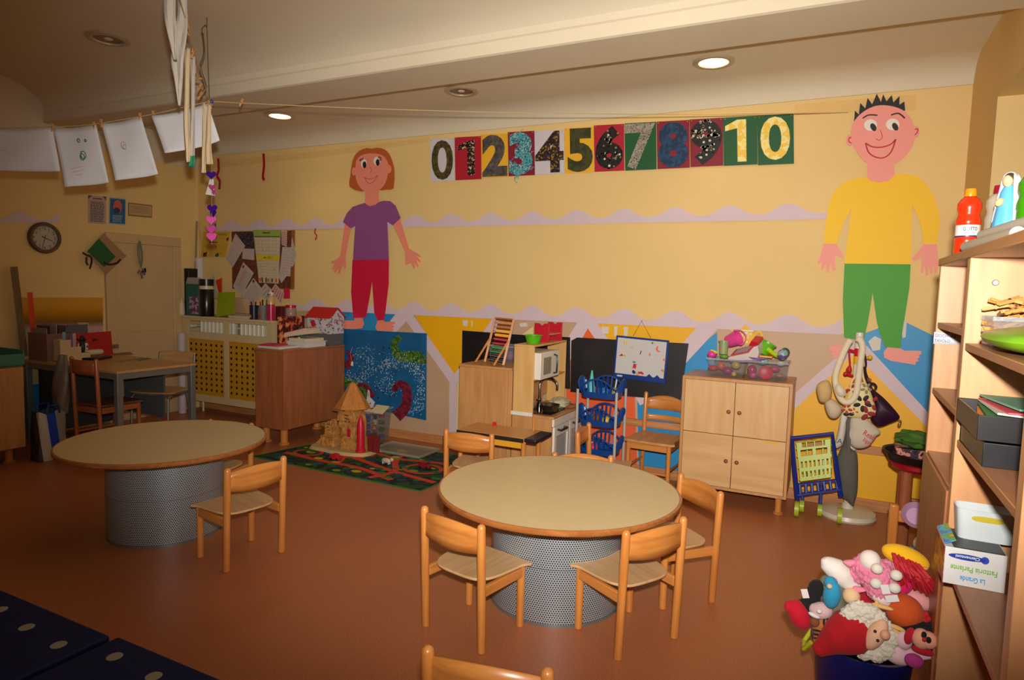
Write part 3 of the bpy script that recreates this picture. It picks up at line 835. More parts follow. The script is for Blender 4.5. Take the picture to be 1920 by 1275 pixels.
# ---------------------------------------------------------- dark blue slabs in the foreground
M_cot = pl((8, 26, 84), .6, .1, 6, spec=.2)
def cot(x0, x1, y0, y1, z, holes, label):
    t = thing('stacking_cot', label, 'cot', ((x0 + x1) / 2, (y0 + y1) / 2, 0), 0, 'dark blue slabs')
    pw('top', MB().bb(x0, x1, y0, y1, z - .05, z), M_cot, t, bevel=.008)
    for x in (x0 + .06, x1 - .06):
        for y in (y0 + .06, y1 - .06): pw('leg', MB().bb(x - .03, x + .03, y - .03, y + .03, 0, z - .0502), M_cot, t, bevel=.004)
    for h in holes:
        p = on_z(*h, z)
        pw('inlay', MB().lathe([(0, .0006), (.024, .0008), (.027, -.002)], 20, c=(p.x, p.y, z)), pl((150, 150, 140), .5), t)
cot(-3.25, -2.195, .62, 1.34, .30, ((0, 1143), (50, 1176), (110, 1209)), 'left of the two dark blue slabs with pale round inlays in the near corner')
cot(-2.165, -1.50, .62, 1.35, .30, ((215, 1231), (288, 1268)), 'right of the two dark blue slabs, its tip beside the foreground chair')

# ---------------------------------------------------------- box cupboard at the left edge
t = thing('cabinet', 'brown cabinet with a green rim cut by the left edge of the picture', 'cabinet', (-6.2, 2.75, 0))
q = on_x(38, 650, -5.9)
pw('carcass', MB().bb(-6.76, -5.92, 2.36, 2.955, .12, .80), M_br['Z'], t, bevel=.004)
pw('door_edge', MB().bb(-5.9198, -5.90, 2.37, 2.95, .13, .79), M_bdd['Z'], t, bevel=.002)
for ly in (2.45, 2.87): pw('leg', MB().lathe([(.045, 0), (.048, .012), (.03, .018), (.03, .12)], 18, c=(-6.0, ly, 0)), M_be['Z'], t)
for ly in (2.45, 2.87): pw('leg', MB().lathe([(.045, 0), (.048, .012), (.03, .018), (.03, .12)], 18, c=(-6.68, ly, 0)), M_be['Z'], t)
pw('rim', MB().bb(-6.76, -5.90, 2.36, 2.37, .81, .93).bb(-6.76, -5.90, 2.95, 2.96, .81, .93).bb(-5.90, -5.89, 2.36, 2.96, .81, .90).bb(-6.76, -5.90, 2.37, 2.95, .8002, .81), pl((64, 128, 104), .5), t, bevel=.003)
# ============================================================ things on the back wall
PAPER = pl((216, 206, 198), .75, .03)
# --- scalloped lilac borders (base line in pixels, wave of even pitch along the wall)
def border(x0, x1, zb, zb2, zlo, zhi, pitch, ph, Yf, label, cat='paper border', axis='x'):
    n = int((x1 - x0) / pitch * 16)
    topl = []
    for i in range(n + 1):
        x = x0 + (x1 - x0) * i / n
        c_ = cos(2 * pi * (x - ph) / pitch)
        topl.append((x, zb + (zb2 - zb) * i / n + zlo + (zhi - zlo) * (.5 + .5 * c_) ** 1.25))
    poly = [(x0, zb), (x1, zb2)] + topl[::-1]
    mb = MB(); mb.prism(poly, .003, Yf)
    return solo('scalloped_border', mb, M_lil, label, cat)
def bx(px, py): return on_y(px, py, YB - .003)
a, c = bx(847, 560), bx(1171, 580)
pit = (c.x - a.x) / 4.0
zl = (bx(560, 581).z, bx(1600, 628.5).z)
border(bx(548, 581).x, bx(1578, 628).x, zl[0], zl[1], .05, .135, pit, a.x, wfr(.006), 'long lilac scalloped border just above the painted zigzag, behind the girl and boy cutouts')
a2, c2 = bx(847, 404), bx(1171, 394)
zu = (bx(415, 433).z, bx(1549, 411).z)
border(bx(406, 433).x, bx(1552, 411).x, zu[0], zu[1], .045, .12, (c2.x - a2.x) / 4.0, a2.x, wfr(.006), 'upper lilac scalloped border, running between the girl and boy cutouts at chest height')
p0, p1 = on_x(-20, 418, XL), on_x(112, 417, XL)
border(p0.y, p1.y, p0.z, p1.z, .02, .11, .40, on_x(35, 400, XL).y, lambda u, v, w=0: Vector((XL + .002 + w, u, v)), 'short lilac scalloped border strip beside the round wall clock')

# --- the big cut-out girl
SK = pl((238, 140, 116), .6, .02); SKB = pl((240, 152, 138), .6, .02); BLK = pl((24, 20, 22), .6); WHT = pl((232, 226, 214), .6, .02); INK = pl((190, 30, 34), .6)
G = lambda pts: crop(600, 250, 3.1867, pts)
Bq = lambda pts: crop(1480, 150, 2.318, pts)
def cutout(t, name, pts, lay, mat, sm=0, **k):
    mb = MB(); wcut(mb, smooth_loop(pts, sm) if sm else pts, .004 * lay + .010, .0035, 0)
    return pw(name, mb, mat, t, **k)
def strokes(t, name, lines, lay, mat, r=.004, parent=None):
    mb = MB()
    for l in lines:
        l = smooth_loop(l, 4, False)
        mb.tube([on_y(x, y, YB - .010 - .004 * lay) for x, y in l], r, 6)
    o = put(name, mb, mat, parent or t, shift=t.location); return o
p = back(695, 620)
t = thing('girl_cutout', 'big cut-out girl with bobbed hair, purple shirt and red trousers on the wall', 'wall figure', (p.x, YB - .02, p.z))
cutout(t, 'hair', G([(178, 320), (182, 255), (190, 190), (205, 140), (235, 105), (280, 88), (310, 92), (340, 86), (385, 95), (415, 125), (435, 175), (445, 225), (440, 328), (400, 336), (365, 341), (312, 330), (248, 348)]), 1, pl((186, 92, 34), .6), 2)
cutout(t, 'neck', G([(270, 340), (352, 340), (352, 400), (350, 412), (335, 426), (310, 433), (290, 431), (275, 422), (270, 410)]), 3.9, SK)
fc = cutout(t, 'face', G([(213, 205), (222, 155), (260, 128), (312, 120), (370, 130), (402, 165), (411, 210), (402, 262), (385, 308), (350, 343), (310, 353), (265, 345), (230, 310), (214, 258)]), 4, SK, 3)
for q in ((204, 228), (414, 214)): cutout(t, 'ear', G(oval(q[0], q[1], 13, 25)), 3, SK)
for ex, ey, rx, ry, px_, py_ in ((262, 180, 18, 26, 266, 188), (340, 166, 20, 26, 345, 174)):
    mb = MB(); wcut(mb, G(oval(ex, ey, rx, ry)), .0295, .0012); e = put('eye', mb, WHT, fc, shift=t.location)
    mb = MB(); wcut(mb, G(oval(px_, py_, 11, 20)), .031, .001); put('pupil', mb, BLK, fc, shift=t.location)
strokes(t, 'eyelashes', [G(l) for l in ([(242, 168), (238, 155)], [(248, 164), (246, 150)], [(256, 160), (256, 146)], [(348, 148), (356, 138)], [(354, 154), (366, 142)], [(357, 162), (368, 154)])], 5, BLK, .005, fc)
strokes(t, 'mouth', [G(l) for l in ([(266, 262), (285, 272), (318, 270), (347, 250)], [(266, 262), (280, 288), (297, 300), (325, 284), (347, 250)], [(300, 200), (308, 225), (298, 236)])], 4.6, pl((176, 50, 44), .6), .0028, fc)
cutout(t, 'shirt', G([(268, 416), (300, 437), (352, 411), (380, 403), (420, 405), (452, 432), (482, 505), (436, 550), (402, 528), (408, 640), (412, 754), (198, 758), (204, 650), (212, 552), (185, 568), (138, 530), (160, 480), (195, 440), (240, 424)]), 3, pl((142, 74, 132), .65, .02))
for arm in ([(150, 540), (187, 562), (168, 650), (152, 737), (121, 742), (135, 640)], [(436, 548), (478, 508), (506, 600), (532, 690), (508, 707), (470, 620)]): cutout(t, 'arm', G(arm), 2, SK)
cutout(t, 'hand', G([(125, 733), (152, 735), (156, 800), (147, 812), (141, 780), (118, 836), (108, 838), (113, 798), (92, 833), (83, 828), (96, 792), (78, 817), (71, 808), (88, 780), (68, 776), (70, 765), (100, 755)]), 3, SK)
cutout(t, 'hand', G([(508, 700), (536, 690), (600, 729), (602, 739), (574, 731), (604, 765), (599, 773), (571, 751), (590, 795), (583, 799), (557, 766), (568, 803), (560, 807), (540, 770), (526, 783), (512, 782)]), 3, SK)
cutout(t, 'trousers', G([(195, 757), (412, 752), (411, 900), (398, 1010), (385, 1114), (345, 1119), (325, 1070), (312, 880), (300, 960), (275, 1100), (200, 1104), (187, 950)]), 2, pl((202, 14, 58), .6, .02))
cutout(t, 'foot', G([(208, 1102), (255, 1102), (265, 1140), (252, 1165), (200, 1170), (140, 1168), (132, 1142), (140, 1134), (132, 1128), (142, 1118), (206, 1118)]), 1, SK)
cutout(t, 'foot', G([(345, 1116), (382, 1118), (386, 1126), (445, 1126), (450, 1136), (430, 1145), (447, 1156), (430, 1162), (440, 1172), (434, 1183), (345, 1180), (332, 1160)]), 1, SK)

# --- the big cut-out boy
p = back(1650, 680)
t = thing('boy_cutout', 'big cut-out boy with spiky black hair, yellow jumper and green trousers on the wall', 'wall figure', (p.x, YB - .02, p.z))
cutout(t, 'hair', Bq([(280, 192), (285, 133), (302, 150), (308, 100), (330, 124), (340, 78), (360, 106), (380, 60), (398, 96), (408, 62), (422, 93), (445, 66), (452, 98), (479, 70), (478, 108), (500, 94), (503, 134), (450, 125), (400, 125), (340, 145), (300, 175)]), 3, BLK)
cutout(t, 'neck', Bq([(339, 360), (456, 360), (457, 410), (448, 424), (430, 438), (390, 445), (352, 437), (339, 421)]), 3.9, SKB)
fc = cutout(t, 'face', Bq([(268, 220), (285, 175), (320, 140), (365, 116), (410, 110), (460, 118), (500, 136), (530, 170), (546, 215), (544, 262), (520, 312), (480, 352), (430, 373), (380, 374), (330, 356), (295, 316), (274, 270)]), 4, SKB, 3)
for q in ((262, 262), (552, 224)): cutout(t, 'ear', Bq(oval(q[0], q[1], 15, 24)), 3, SKB)
for ex, ey, rx, ry, px_, py_, a_ in ((353, 196, 28, 25, 365, 205, 0), (449, 193, 29, 25, 460, 203, 0)):
    mb = MB(); wcut(mb, Bq(oval(ex, ey, rx, ry)), .0295, .0012); put('eye', mb, WHT, fc, shift=t.location)
    mb = MB(); wcut(mb, Bq([(px_ + x * cos(.5) + y * sin(.5), py_ + x * sin(-.5) + y * cos(.5)) for x, y in oval(0, 0, 12, 18)]), .031, .001); put('pupil', mb, BLK, fc, shift=t.location)
strokes(t, 'eyebrow', [Bq([(319, 166), (345, 152), (383, 153)])], 5, BLK, .0045, fc)
strokes(t, 'eyebrow', [Bq([(442, 152), (475, 145), (502, 166)])], 5, BLK, .0045, fc)
strokes(t, 'nose', [Bq([(396, 218), (404, 248), (390, 262), (376, 255)])], 4.6, pl((186, 80, 70), .6), .003, fc)
strokes(t, 'mouth', [Bq([(331, 274), (360, 290), (400, 292), (440, 280), (462, 258)]), Bq([(331, 274), (345, 315), (378, 336), (415, 336), (445, 308), (462, 258)])], 4.6, INK, .005, fc)
strokes(t, 'ear_line', [Bq([(270, 274), (258, 266), (262, 250), (270, 252)]), Bq([(544, 240), (556, 228), (557, 212), (545, 216)])], 4.4, INK, .003)
cutout(t, 'jumper', Bq([(340, 424), (390, 446), (455, 412), (500, 408), (545, 414), (590, 448), (625, 500), (648, 565), (655, 620), (640, 713), (585, 716), (575, 645), (558, 590), (533, 545), (530, 680), (527, 801), (240, 798), (255, 680), (270, 560), (235, 620), (204, 713), (150, 711), (158, 620), (175, 530), (202, 475), (250, 438), (300, 426)]), 3, pl((246, 194, 0), .6, .02))
cutout(t, 'hand', Bq([(150, 709), (204, 713), (237, 763), (234, 776), (198, 755), (200, 826), (190, 831), (181, 790), (170, 836), (162, 836), (160, 798), (145, 826), (138, 822), (143, 785), (128, 801), (122, 795), (135, 765)]), 2, SKB)
cutout(t, 'hand', Bq([(585, 713), (640, 711), (650, 790), (641, 838), (630, 836), (627, 792), (622, 841), (612, 843), (606, 800), (603, 849), (594, 849), (588, 800), (580, 839), (571, 836), (578, 770), (545, 786), (535, 775)]), 2, SKB)
cutout(t, 'trousers', Bq([(240, 797), (527, 801), (522, 900), (505, 1010), (490, 1100), (483, 1166), (415, 1160), (393, 1100), (380, 1050), (362, 924), (352, 990), (340, 1060), (322, 1132), (238, 1120), (232, 960)]), 2, pl((66, 152, 26), .6, .02))
cutout(t, 'foot', Bq([(176, 1154), (250, 1152), (250, 1208), (185, 1210), (192, 1198), (178, 1192), (188, 1182), (174, 1172)]), 1, SKB)
cutout(t, 'foot', Bq([(428, 1160), (482, 1166), (500, 1176), (572, 1177), (574, 1190), (562, 1196), (568, 1206), (556, 1210), (562, 1222), (550, 1224), (548, 1238), (440, 1220), (412, 1206), (410, 1182)]), 1, SKB)

# --- number sheets
RED, YLW, GRN, WT, DKR = pl((176, 20, 44), .6), pl((236, 178, 36), .6), pl((16, 84, 40), .6), pl((206, 200, 204), .6), pl((132, 18, 42), .6)
M_moss = ramp_noise('olive_paint', [(0, (48, 44, 14)), (.42, (72, 64, 20)), (.58, (96, 88, 28))], 30, .6)
M_bead = ramp_noise('dark_bead_mosaic', [(0, (16, 10, 12)), (.4, (70, 24, 34)), (.6, (28, 40, 36)), (.75, (140, 110, 60)), (.9, (210, 190, 170))], 90, .4, vor=True, bump=.4)
M_grey = ramp_noise('grey_brush', [(0, (66, 60, 56)), (.45, (84, 78, 74)), (.6, (104, 98, 92))], 24, .6)
M_wool = ramp_noise('turquoise_wool', [(0, (20, 90, 110)), (.35, (90, 170, 176)), (.55, (30, 130, 150)), (.7, (170, 190, 180))], 120, .9, vor=True, bump=.6)
M_four = ramp_noise('dark_speckled_collage', [(0, (20, 14, 16)), (.45, (60, 30, 30)), (.65, (150, 120, 30)), (.78, (40, 50, 70)), (.9, (90, 30, 40))], 80, .5, vor=True, bump=.3)
M_moss2 = ramp_noise('dark_olive_paint', [(0, (50, 50, 16)), (.5, (66, 66, 24))], 18, .6)
M_straw = ramp_noise('pale_straw', [(0, (70, 66, 56)), (.42, (170, 160, 144)), (.55, (120, 112, 96)), (.7, (210, 200, 180))], 70, .8, bump=.5)
M_blu8 = ramp_noise('blue_paint', [(0, (8, 40, 70)), (.5, (12, 62, 100)), (.65, (20, 84, 120))], 26, .6)
M_but = ramp_noise('black_base', [(0, (18, 16, 18)), (.6, (40, 34, 34))], 60, .5)
M_stripe = ramp_noise('yellow_cream_patches', [(0, (240, 200, 70)), (.5, (244, 226, 150)), (.62, (248, 214, 90))], 16, .6)
C8 = lambda x, y: (780 + x / 2.6667, 200 + y / 2.6667)
sheets = [('0', WT, M_moss, 70, 163, 192, 375, 'white sheet with an olive zero, first of the number row', .02, (.06, .94, .03, .96)),
          ('1', RED, M_bead, 193, 154, 325, 368, 'red sheet with a bead-covered 1 in the number row', .05, (.12, .76, .10, .90)),
          ('2', YLW, M_grey, 325, 140, 458, 356, 'yellow sheet with a grey 2 in the number row', .05, (.03, .98, .02, .98)),
          ('3', DKR, M_wool, 459, 128, 592, 348, 'dark red sheet with a 3 of turquoise wool in the number row', .05, (.04, .92, .02, .98)),
          ('4', WT, M_four, 592, 122, 740, 340, 'white sheet with a dark speckled 4 in the number row', .04, (.02, .98, .03, .98)),
          ('5', YLW, M_moss2, 742, 108, 888, 334, 'yellow sheet with a dark olive 5 in the number row', .05, (.10, .97, .02, .98)),
          ('6', RED, M_but, 889, 94, 1040, 326, 'red sheet with a black 6 dotted with buttons in the number row', .06, (.04, .96, .05, .97)),
          ('7', GRN, M_straw, 1042, 84, 1201, 320, 'green sheet with a pale straw 7 in the number row', .03, (.01, .97, .01, .98)),
          ('8', DKR, M_blu8, 1203, 75, 1367, 312, 'dark red sheet with a blue 8 in the number row', .05, (.04, .96, .02, .97)),
          ('9', DKR, M_but, 1368, 64, 1535, 302, 'dark red sheet with a 9 of black and pale buttons in the number row', .06, (.02, .97, .03, .97)),
          ('1', GRN, M_stripe, 1535, 55, 1706, 296, 'green sheet with a yellow patched 1, second from the right of the number row', .05, (.06, .68, .07, .94)),
          ('0', GRN, M_stripe, 1706, 45, 1888, 293, 'green sheet with a yellow patched zero, last of the number row', .02, (.08, .90, .09, .96))]
for i, (g, bgm, dm, xa, ya, xb, yb, lab, bold, (u0, u1, v0, v1)) in enumerate(sheets):
    slope = -.055
    tl, tr, bl, br = C8(xa, ya), C8(xb, ya + slope * (xb - xa)), C8(xa + 4, yb), C8(xb + 2, yb - .045 * (xb - xa))
    P = [on_y(*q, YB - .012) for q in (bl, br, tr, tl)]
    t = thing('number_sheet', lab, 'number card', (P[0].x, YB - .012, P[0].z), 0, 'row of number sheets')
    mb = MB(); mb.prism([(q.x, q.z) for q in P], .0025, wfr(.010)); pw('sheet', mb, bgm, t)
    def bil(a, b_, w, P=P):
        lo = P[0].lerp(P[1], a); hi = P[3].lerp(P[2], a); q = lo.lerp(hi, b_); return Vector((q.x, YB - .0125 - w, q.z))
    vs, fs, gw, gh = glyphs(g, bold)
    if g == '1': vs, fs, gw, gh = [(0, .74), (0, .86), (.45, 1), (.78, 1), (.78, 0), (.45, 0), (.45, .80)], [(6, 5, 4, 3, 2, 1, 0)], .78, 1
    mb = MB()
    lo_ = [bil(u0 + (u1 - u0) * x / gw, v0 + (v1 - v0) * y / gh, .0005) for x, y in vs]
    hi_ = [bil(u0 + (u1 - u0) * x / gw, v0 + (v1 - v0) * y / gh, .0045) for x, y in vs]
    mb.add(hi_, fs); k = len(vs)
    cnt = {}
    for f in fs:
        for e in range(len(f)):
            a_, b_ = f[e], f[(e + 1) % len(f)]
            key = (min(a_, b_), max(a_, b_)); cnt[key] = cnt.get(key, 0) + 1
    base = len(mb.v); mb.v += lo_
    for (a_, b_), q in cnt.items():
        if q == 1: mb.f.append([a_, b_, base + b_, base + a_]); mb.mi.append(0)
    dg = pw('digit', mb, dm, t)
    if g in '69':
        # buttons glued over the digit: discs at random places on its faces
        rr = random.Random(11 + i); mbs = [MB() for _ in range(3)]
        for _ in range(70 if g == '6' else 130):
            f = fs[rr.randrange(len(fs))]
            w3 = [rr.random() for _ in f]; sm_ = sum(w3)
            x = sum(vs[j][0] * w / sm_ for j, w in zip(f, w3)); y = sum(vs[j][1] * w / sm_ for j, w in zip(f, w3))
            q = bil(u0 + (u1 - u0) * x / gw, v0 + (v1 - v0) * y / gh, .006)
            r_ = rr.uniform(.006, .011)
            m3 = rr.choice((0, 1, 1, 2) if g == '6' else (0, 0, 1, 2))
            mbs[0].cyl(q, q + Vector((0, -.003, 0)), r_, r_ * .9, 10, m3)
        o = put('buttons', mbs[0], [pl((220, 214, 200), .25), pl((26, 22, 24), .25), pl((150, 130, 90), .3)], dg, shift=t.location)
        o['kind'] = 'stuff'
    if g == '3':
        rr = random.Random(5); mb = MB()
        for _ in range(26):
            f = fs[rr.randrange(len(fs))]; x = sum(vs[j][0] for j in f) / len(f); y = sum(vs[j][1] for j in f) / len(f)
            pts = []
            for k_ in range(9):
                x += rr.uniform(-.06, .06); y += rr.uniform(-.07, .06)
                pts.append(bil(u0 + (u1 - u0) * x / gw, v0 + (v1 - v0) * y / gh, .006 + rr.uniform(0, .006)))
            mb.tube(smooth_loop([tuple(q) for q in pts], 3, False), .0022, 5)
        o = put('loose_wool', mb, pl((80, 170, 180), .9), dg, shift=t.location); o['kind'] = 'stuff'
    for q in ((.06, .965), (.94, .965)):
        pt = bil(*q, .002); pw('pin', MB().ell(pt + Vector((0, -.002, 0)), .0045, 0, None, 8, 6), pl((200, 170, 90), .3, metal=.6), t)

# --- red ribbons hanging near the cove
for (pts, lab) in (([(409, 297), (410, 318), (407, 330), (412, 340), (411, 355)], 'red ribbon with a knot hanging on the wall right of the heart garland'), ([(494, 288), (495, 310), (493, 332), (496, 337)], 'plain red ribbon hanging on the wall above the pinboard calendar')):
    mb = MB(); q = smooth_loop(pts, 4, False)
    mb.tube([on_y(x, y, YB - .022) for x, y in q], .020, 6, flat=((0, 1, 0), .12))
    mb.cyl(on_y(*pts[0], YB - .022), on_y(*pts[0], YB - .001), .003)
    solo('ribbon', mb, pl((176, 14, 40), .5), lab, 'ribbon')
mb = MB(); mb.tube([on_y(x, y, YB - .014) for x, y in smooth_loop([(592, 428), (590, 436), (594, 442), (591, 450)], 4, False)], .008, 6, flat=((0, 1, 0), .5))
solo('hair_clip', mb, pl((190, 60, 50), .5), 'tiny red clip dangling under the upper scalloped border right of the pinboard', 'clip')

# --- painted blue board with tentacle swirls
om, nt, b = _new('blue_board_paint')
tc = nt.nodes.new('ShaderNodeTexCoord'); n1 = nt.nodes.new('ShaderNodeTexNoise'); n1.inputs['Scale'].default_value = 7; n1.inputs['Detail'].default_value = 5
rp = nt.nodes.new('ShaderNodeValToRGB'); rp.color_ramp.elements[0].color = lin((6, 62, 110)); rp.color_ramp.elements[1].color = lin((14, 110, 160))
nt.links.new(tc.outputs['Object'], n1.inputs['Vector']); nt.links.new(n1.outputs['Fac'], rp.inputs['Fac']); nt.links.new(rp.outputs['Color'], b.inputs['Base Color']); b.inputs['Roughness'].default_value = .5
O = lambda pts: crop(440, 600, 3.864, pts)
P = [on_y(x, y, YB - .02) for x, y in O([(735, 590), (1383, 727), (1388, 97), (735, 64)])]
t = thing('painted_board', 'blue painted board with green and red tentacle swirls, leaning on the wall', 'painted board', (P[0].x + .5, YB - .02, P[1].z))
mb = MB(); mb.prism([(q.x, q.z) for q in P], .014, wfr(.006)); pw('board', mb, om, t, bevel=.003)
def swirl(name, pts, w, mat, k=0):
    q = smooth_loop(O(pts), 6, False); n = len(q); L = []; R_ = []
    for i in range(n):
        a_ = Vector(q[max(i - 1, 0)]); b_ = Vector(q[min(i + 1, n - 1)]); d = (b_ - a_).normalized(); nn = Vector((-d.y, d.x)); ww = w * (1 - .6 * i / n) / 3.864
        L.append((q[i][0] + nn.x * ww, q[i][1] + nn.y * ww)); R_.append((q[i][0] - nn.x * ww, q[i][1] - nn.y * ww))
    mb = MB()
    for i in range(n - 1):
        mb.quad(*[on_y(x, y, YB - .0203 - k * .0002) for x, y in (L[i], L[i + 1], R_[i + 1], R_[i])])
    return pw(name, mb, mat, t)
LIME, CRIM = ramp_noise('lime_dabs', [(0, (36, 84, 40)), (.5, (84, 120, 20)), (.65, (24, 84, 80))], 30, .6), ramp_noise('crimson_dabs', [(0, (90, 20, 44)), (.5, (140, 24, 44)), (.66, (60, 24, 60))], 24, .6)
swirl('green_swirl', [(1340, 318), (1335, 280), (1290, 262), (1210, 268), (1165, 225), (1160, 165), (1200, 120)], 50, LIME)
swirl('green_swirl', [(790, 450), (850, 465), (920, 500), (950, 560), (930, 620), (890, 640), (880, 590)], 34, LIME)
swirl('red_swirl', [(1170, 700), (1230, 640), (1250, 560), (1240, 490), (1200, 462), (1165, 490), (1160, 520)], 44, CRIM, 1)
swirl('red_swirl', [(1000, 560), (960, 490), (915, 470), (875, 500)], 22, CRIM, 1)
swirl('red_swirl', [(800, 340), (835, 300), (840, 260), (810, 225)], 30, CRIM, 1)
FO = ramp_noise('foam_dabs', [(0, (20, 90, 130)), (.5, (110, 160, 180)), (.62, (190, 205, 205)), (.72, (20, 90, 130))], 90, .6)
mb = MB(); rr = random.Random(3)
for path, n_ in (([(905, 250), (960, 260), (970, 330), (940, 420), (870, 440), (800, 380)], 260), ([(1070, 350), (1130, 300), (1230, 300), (1320, 350), (1370, 440), (1370, 540), (1330, 620), (1250, 700)], 620), ([(1060, 430), (1120, 480), (1160, 500)], 120)):
    q = smooth_loop(O(path), 8, False)
    for _ in range(n_):
        c_ = q[rr.randrange(len(q))]; x = c_[0] + rr.gauss(0, 8); y = c_[1] + rr.gauss(0, 8)
        if not (645 < x < 796 and 618 < y < 780) or y > 752 + (x - 645) * .22: continue
        pt = on_y(x, y, YB - .0202); s_ = rr.uniform(.003, .008)
        mb.box(pt, (s_, .0006, s_ * rr.uniform(.6, 2)))
o = pw('foam_dabs', mb, pl((190, 208, 210), .7), t); o['kind'] = 'stuff'
mb = MB()
for x, y in ((1078, 200), (1120, 203), (1076, 243), (1075, 287), (1030, 490), (1075, 525), (1040, 563), (1125, 553), (1160, 545)):
    q = on_y(*O([(x, y)])[0], YB - .0204); mb.ell(q, (.009, .002, .009), 0, None, 10, 6)
o = pw('painted_dots', mb, pl((20, 18, 26), .5), t)
q = on_y(*O([(850, 315)])[0], YB - .026)
mb = MB(); mb.prism([(q.x - .016, q.z - .022), (q.x + .014, q.z - .026), (q.x + .016, q.z + .012), (q.x + .004, q.z + .024), (q.x - .012, q.z + .014)], .001, wfr(.024)); mb.tube([(q.x + .002, YB - .0245, q.z + .018), (q.x - .03, YB - .023, q.z + .1), (q.x + .002, YB - .022, q.z + .17)], .001, 5)
solo('paper_tag', mb, WHT, 'small white tag hanging by a thread at the blue board, beside the brown cabinet', 'tag')

# --- two blackboards
M_bb = ramp_noise('blackboard', [(0, (10, 9, 10)), (.45, (16, 14, 15)), (.75, (36, 28, 30))], 3.5, .45, 6, const=False)
def wboard(name, px, off, th, mat, label, cat, **k):
    mb = MB(); mb.prism(wallpoly(px, off), th, wfr(off)); return solo(name, mb, mat, label, cat, **k)
E5 = lambda pts: crop(820, 580, 3.75, pts)
wboard('blackboard', E5([(172, 500), (560, 520), (935, 560), (935, 196), (548, 176), (178, 148)]), .004, .008, M_bb, 'blackboard partly hidden behind the abacus and the toy kitchen', 'blackboard', bevel=.002)
wboard('blackboard', E5([(938, 580), (1710, 640), (1768, 240), (985, 198), (944, 220)]), .006, .010, M_bb, 'blackboard between toy kitchen and cupboard, whiteboard hung in front', 'blackboard', bevel=.002)

# --- magnetic whiteboard and its magnets
D = lambda pts: crop(1120, 620, 10.622, pts)
P = [on_y(x, y, YB - .03) for x, y in D([(305, 930), (1355, 1062), (1430, 195), (380, 92)])]
t = thing('whiteboard', 'small magnetic whiteboard in a blue frame hanging askew on the blackboard', 'whiteboard', ((P[0].x + P[1].x) / 2, YB - .03, P[1].z))
mb = MB(); mb.prism([(q.x, q.z) for q in P], .014, wfr(.018)); pw('frame', mb, pl((12, 52, 124), .35), t, bevel=.004)
mb = MB(); wcut(mb, D([(352, 838), (975, 912), (1035, 862), (1095, 930), (1130, 932), (1195, 884), (1250, 948), (1318, 955), (1385, 232), (412, 132)]), .0321, .0012); pw('panel', mb, pl((204, 200, 196), .25, .01), t)
mb = MB(); f_ = D([(715, 108), (770, -190), (1062, 142)])
k_ = on_y(1203, 602, YB - .02)
mb.tube([on_y(*f_[0], YB - .026), k_, on_y(*f_[2], YB - .026)], .0022, 6); pw('string', mb, pl((140, 60, 30), .7), t)
pw('nail', MB().cyl(k_, (k_.x, YB - .001, k_.z), .004), pl((160, 50, 50), .4), t)
mb = MB(); fr_ = frame(on_y(*D([(392, 905)])[0], YB - .0325), P[1] - P[0], (0, 0, 1)); mb.prism([(0, 0), (.045, 0), (.045, .013), (0, .013)], .0008, lambda u, v, w: fr_(u, v, w)); pw('badge', mb, pl((190, 200, 190), .4), t)
def magnet(px, shape, rgb, label, **k):
    mb = MB(); poly = [(x, y) for x, y in D(px)]
    wcut(mb, smooth_loop(poly, 3) if shape == 's' else poly, .0334, .005); solo('magnet', mb, pl(rgb, .35), label, 'magnet', 'magnets on the whiteboard', bevel=.001)
U_ = [(512, 205), (548, 196), (560, 262), (578, 262), (578, 195), (592, 198), (590, 275), (545, 275)]
magnet(U_, '', (222, 190, 40), 'yellow U-shaped magnet at the top left of the whiteboard')
magnet([(645, 345), (655, 355), (728, 318), (718, 308)], '', (214, 180, 50), 'yellow bar magnet tilted near the top left of the whiteboard')
magnet([(846, 468), (862, 472), (882, 400), (866, 396)], '', (28, 30, 110), 'dark blue bar magnet in the middle of the whiteboard')
magnet([(1075, 245), (1098, 222), (1122, 245), (1098, 270)], '', (30, 140, 70), 'green diamond magnet at the top right of the whiteboard')
magnet([(1205, 300), (1180, 325), (1168, 365), (1185, 405), (1225, 428), (1262, 412), (1225, 402), (1205, 365), (1212, 325)], 's', (236, 110, 80), 'orange crescent magnet at the top right of the whiteboard')
magnet([(1025, 495), (1045, 425), (1065, 498)], '', (232, 100, 80), 'orange triangle magnet right of the dark blue bar on the whiteboard')
magnet([(1303, 598), (1330, 535), (1350, 602)], '', (232, 100, 80), 'orange triangle magnet at the right edge of the whiteboard')
magnet([(432, 502), (490, 455), (522, 500)], '', (190, 24, 44), 'red triangle magnet at the left edge of the whiteboard')
magnet([(515, 455), (535, 490), (560, 455), (572, 520), (560, 530), (545, 500), (535, 520)], '', (214, 180, 50), 'yellow zigzag magnet beside the red triangle on the whiteboard')
magnet([(698, 605), (722, 615), (735, 600), (750, 620), (780, 618), (755, 642), (720, 645)], '', (40, 150, 90), 'green leaf-shaped magnet topping the red stack on the whiteboard')
magnet([(715, 680), (740, 655), (770, 670), (800, 672), (765, 700), (785, 712), (765, 735), (765, 765), (735, 745), (690, 742), (715, 715)], 's', (206, 30, 40), 'red jagged magnet under the green leaf magnet on the whiteboard')
magnet([(692, 800), (725, 785), (765, 825), (740, 860), (705, 845)], 's', (30, 34, 120), 'dark blue round magnet at the foot of the red stack on the whiteboard')
magnet([(770, 850), (800, 832), (830, 862), (810, 888), (778, 880)], 's', (222, 160, 40), 'orange-yellow magnet beside the dark blue one at the bottom of the whiteboard')
magnet([(815, 810), (850, 820), (880, 812), (925, 850), (905, 880), (875, 858), (840, 862), (815, 840)], 's', (206, 40, 44), 'red wavy magnet along the bottom of the whiteboard')
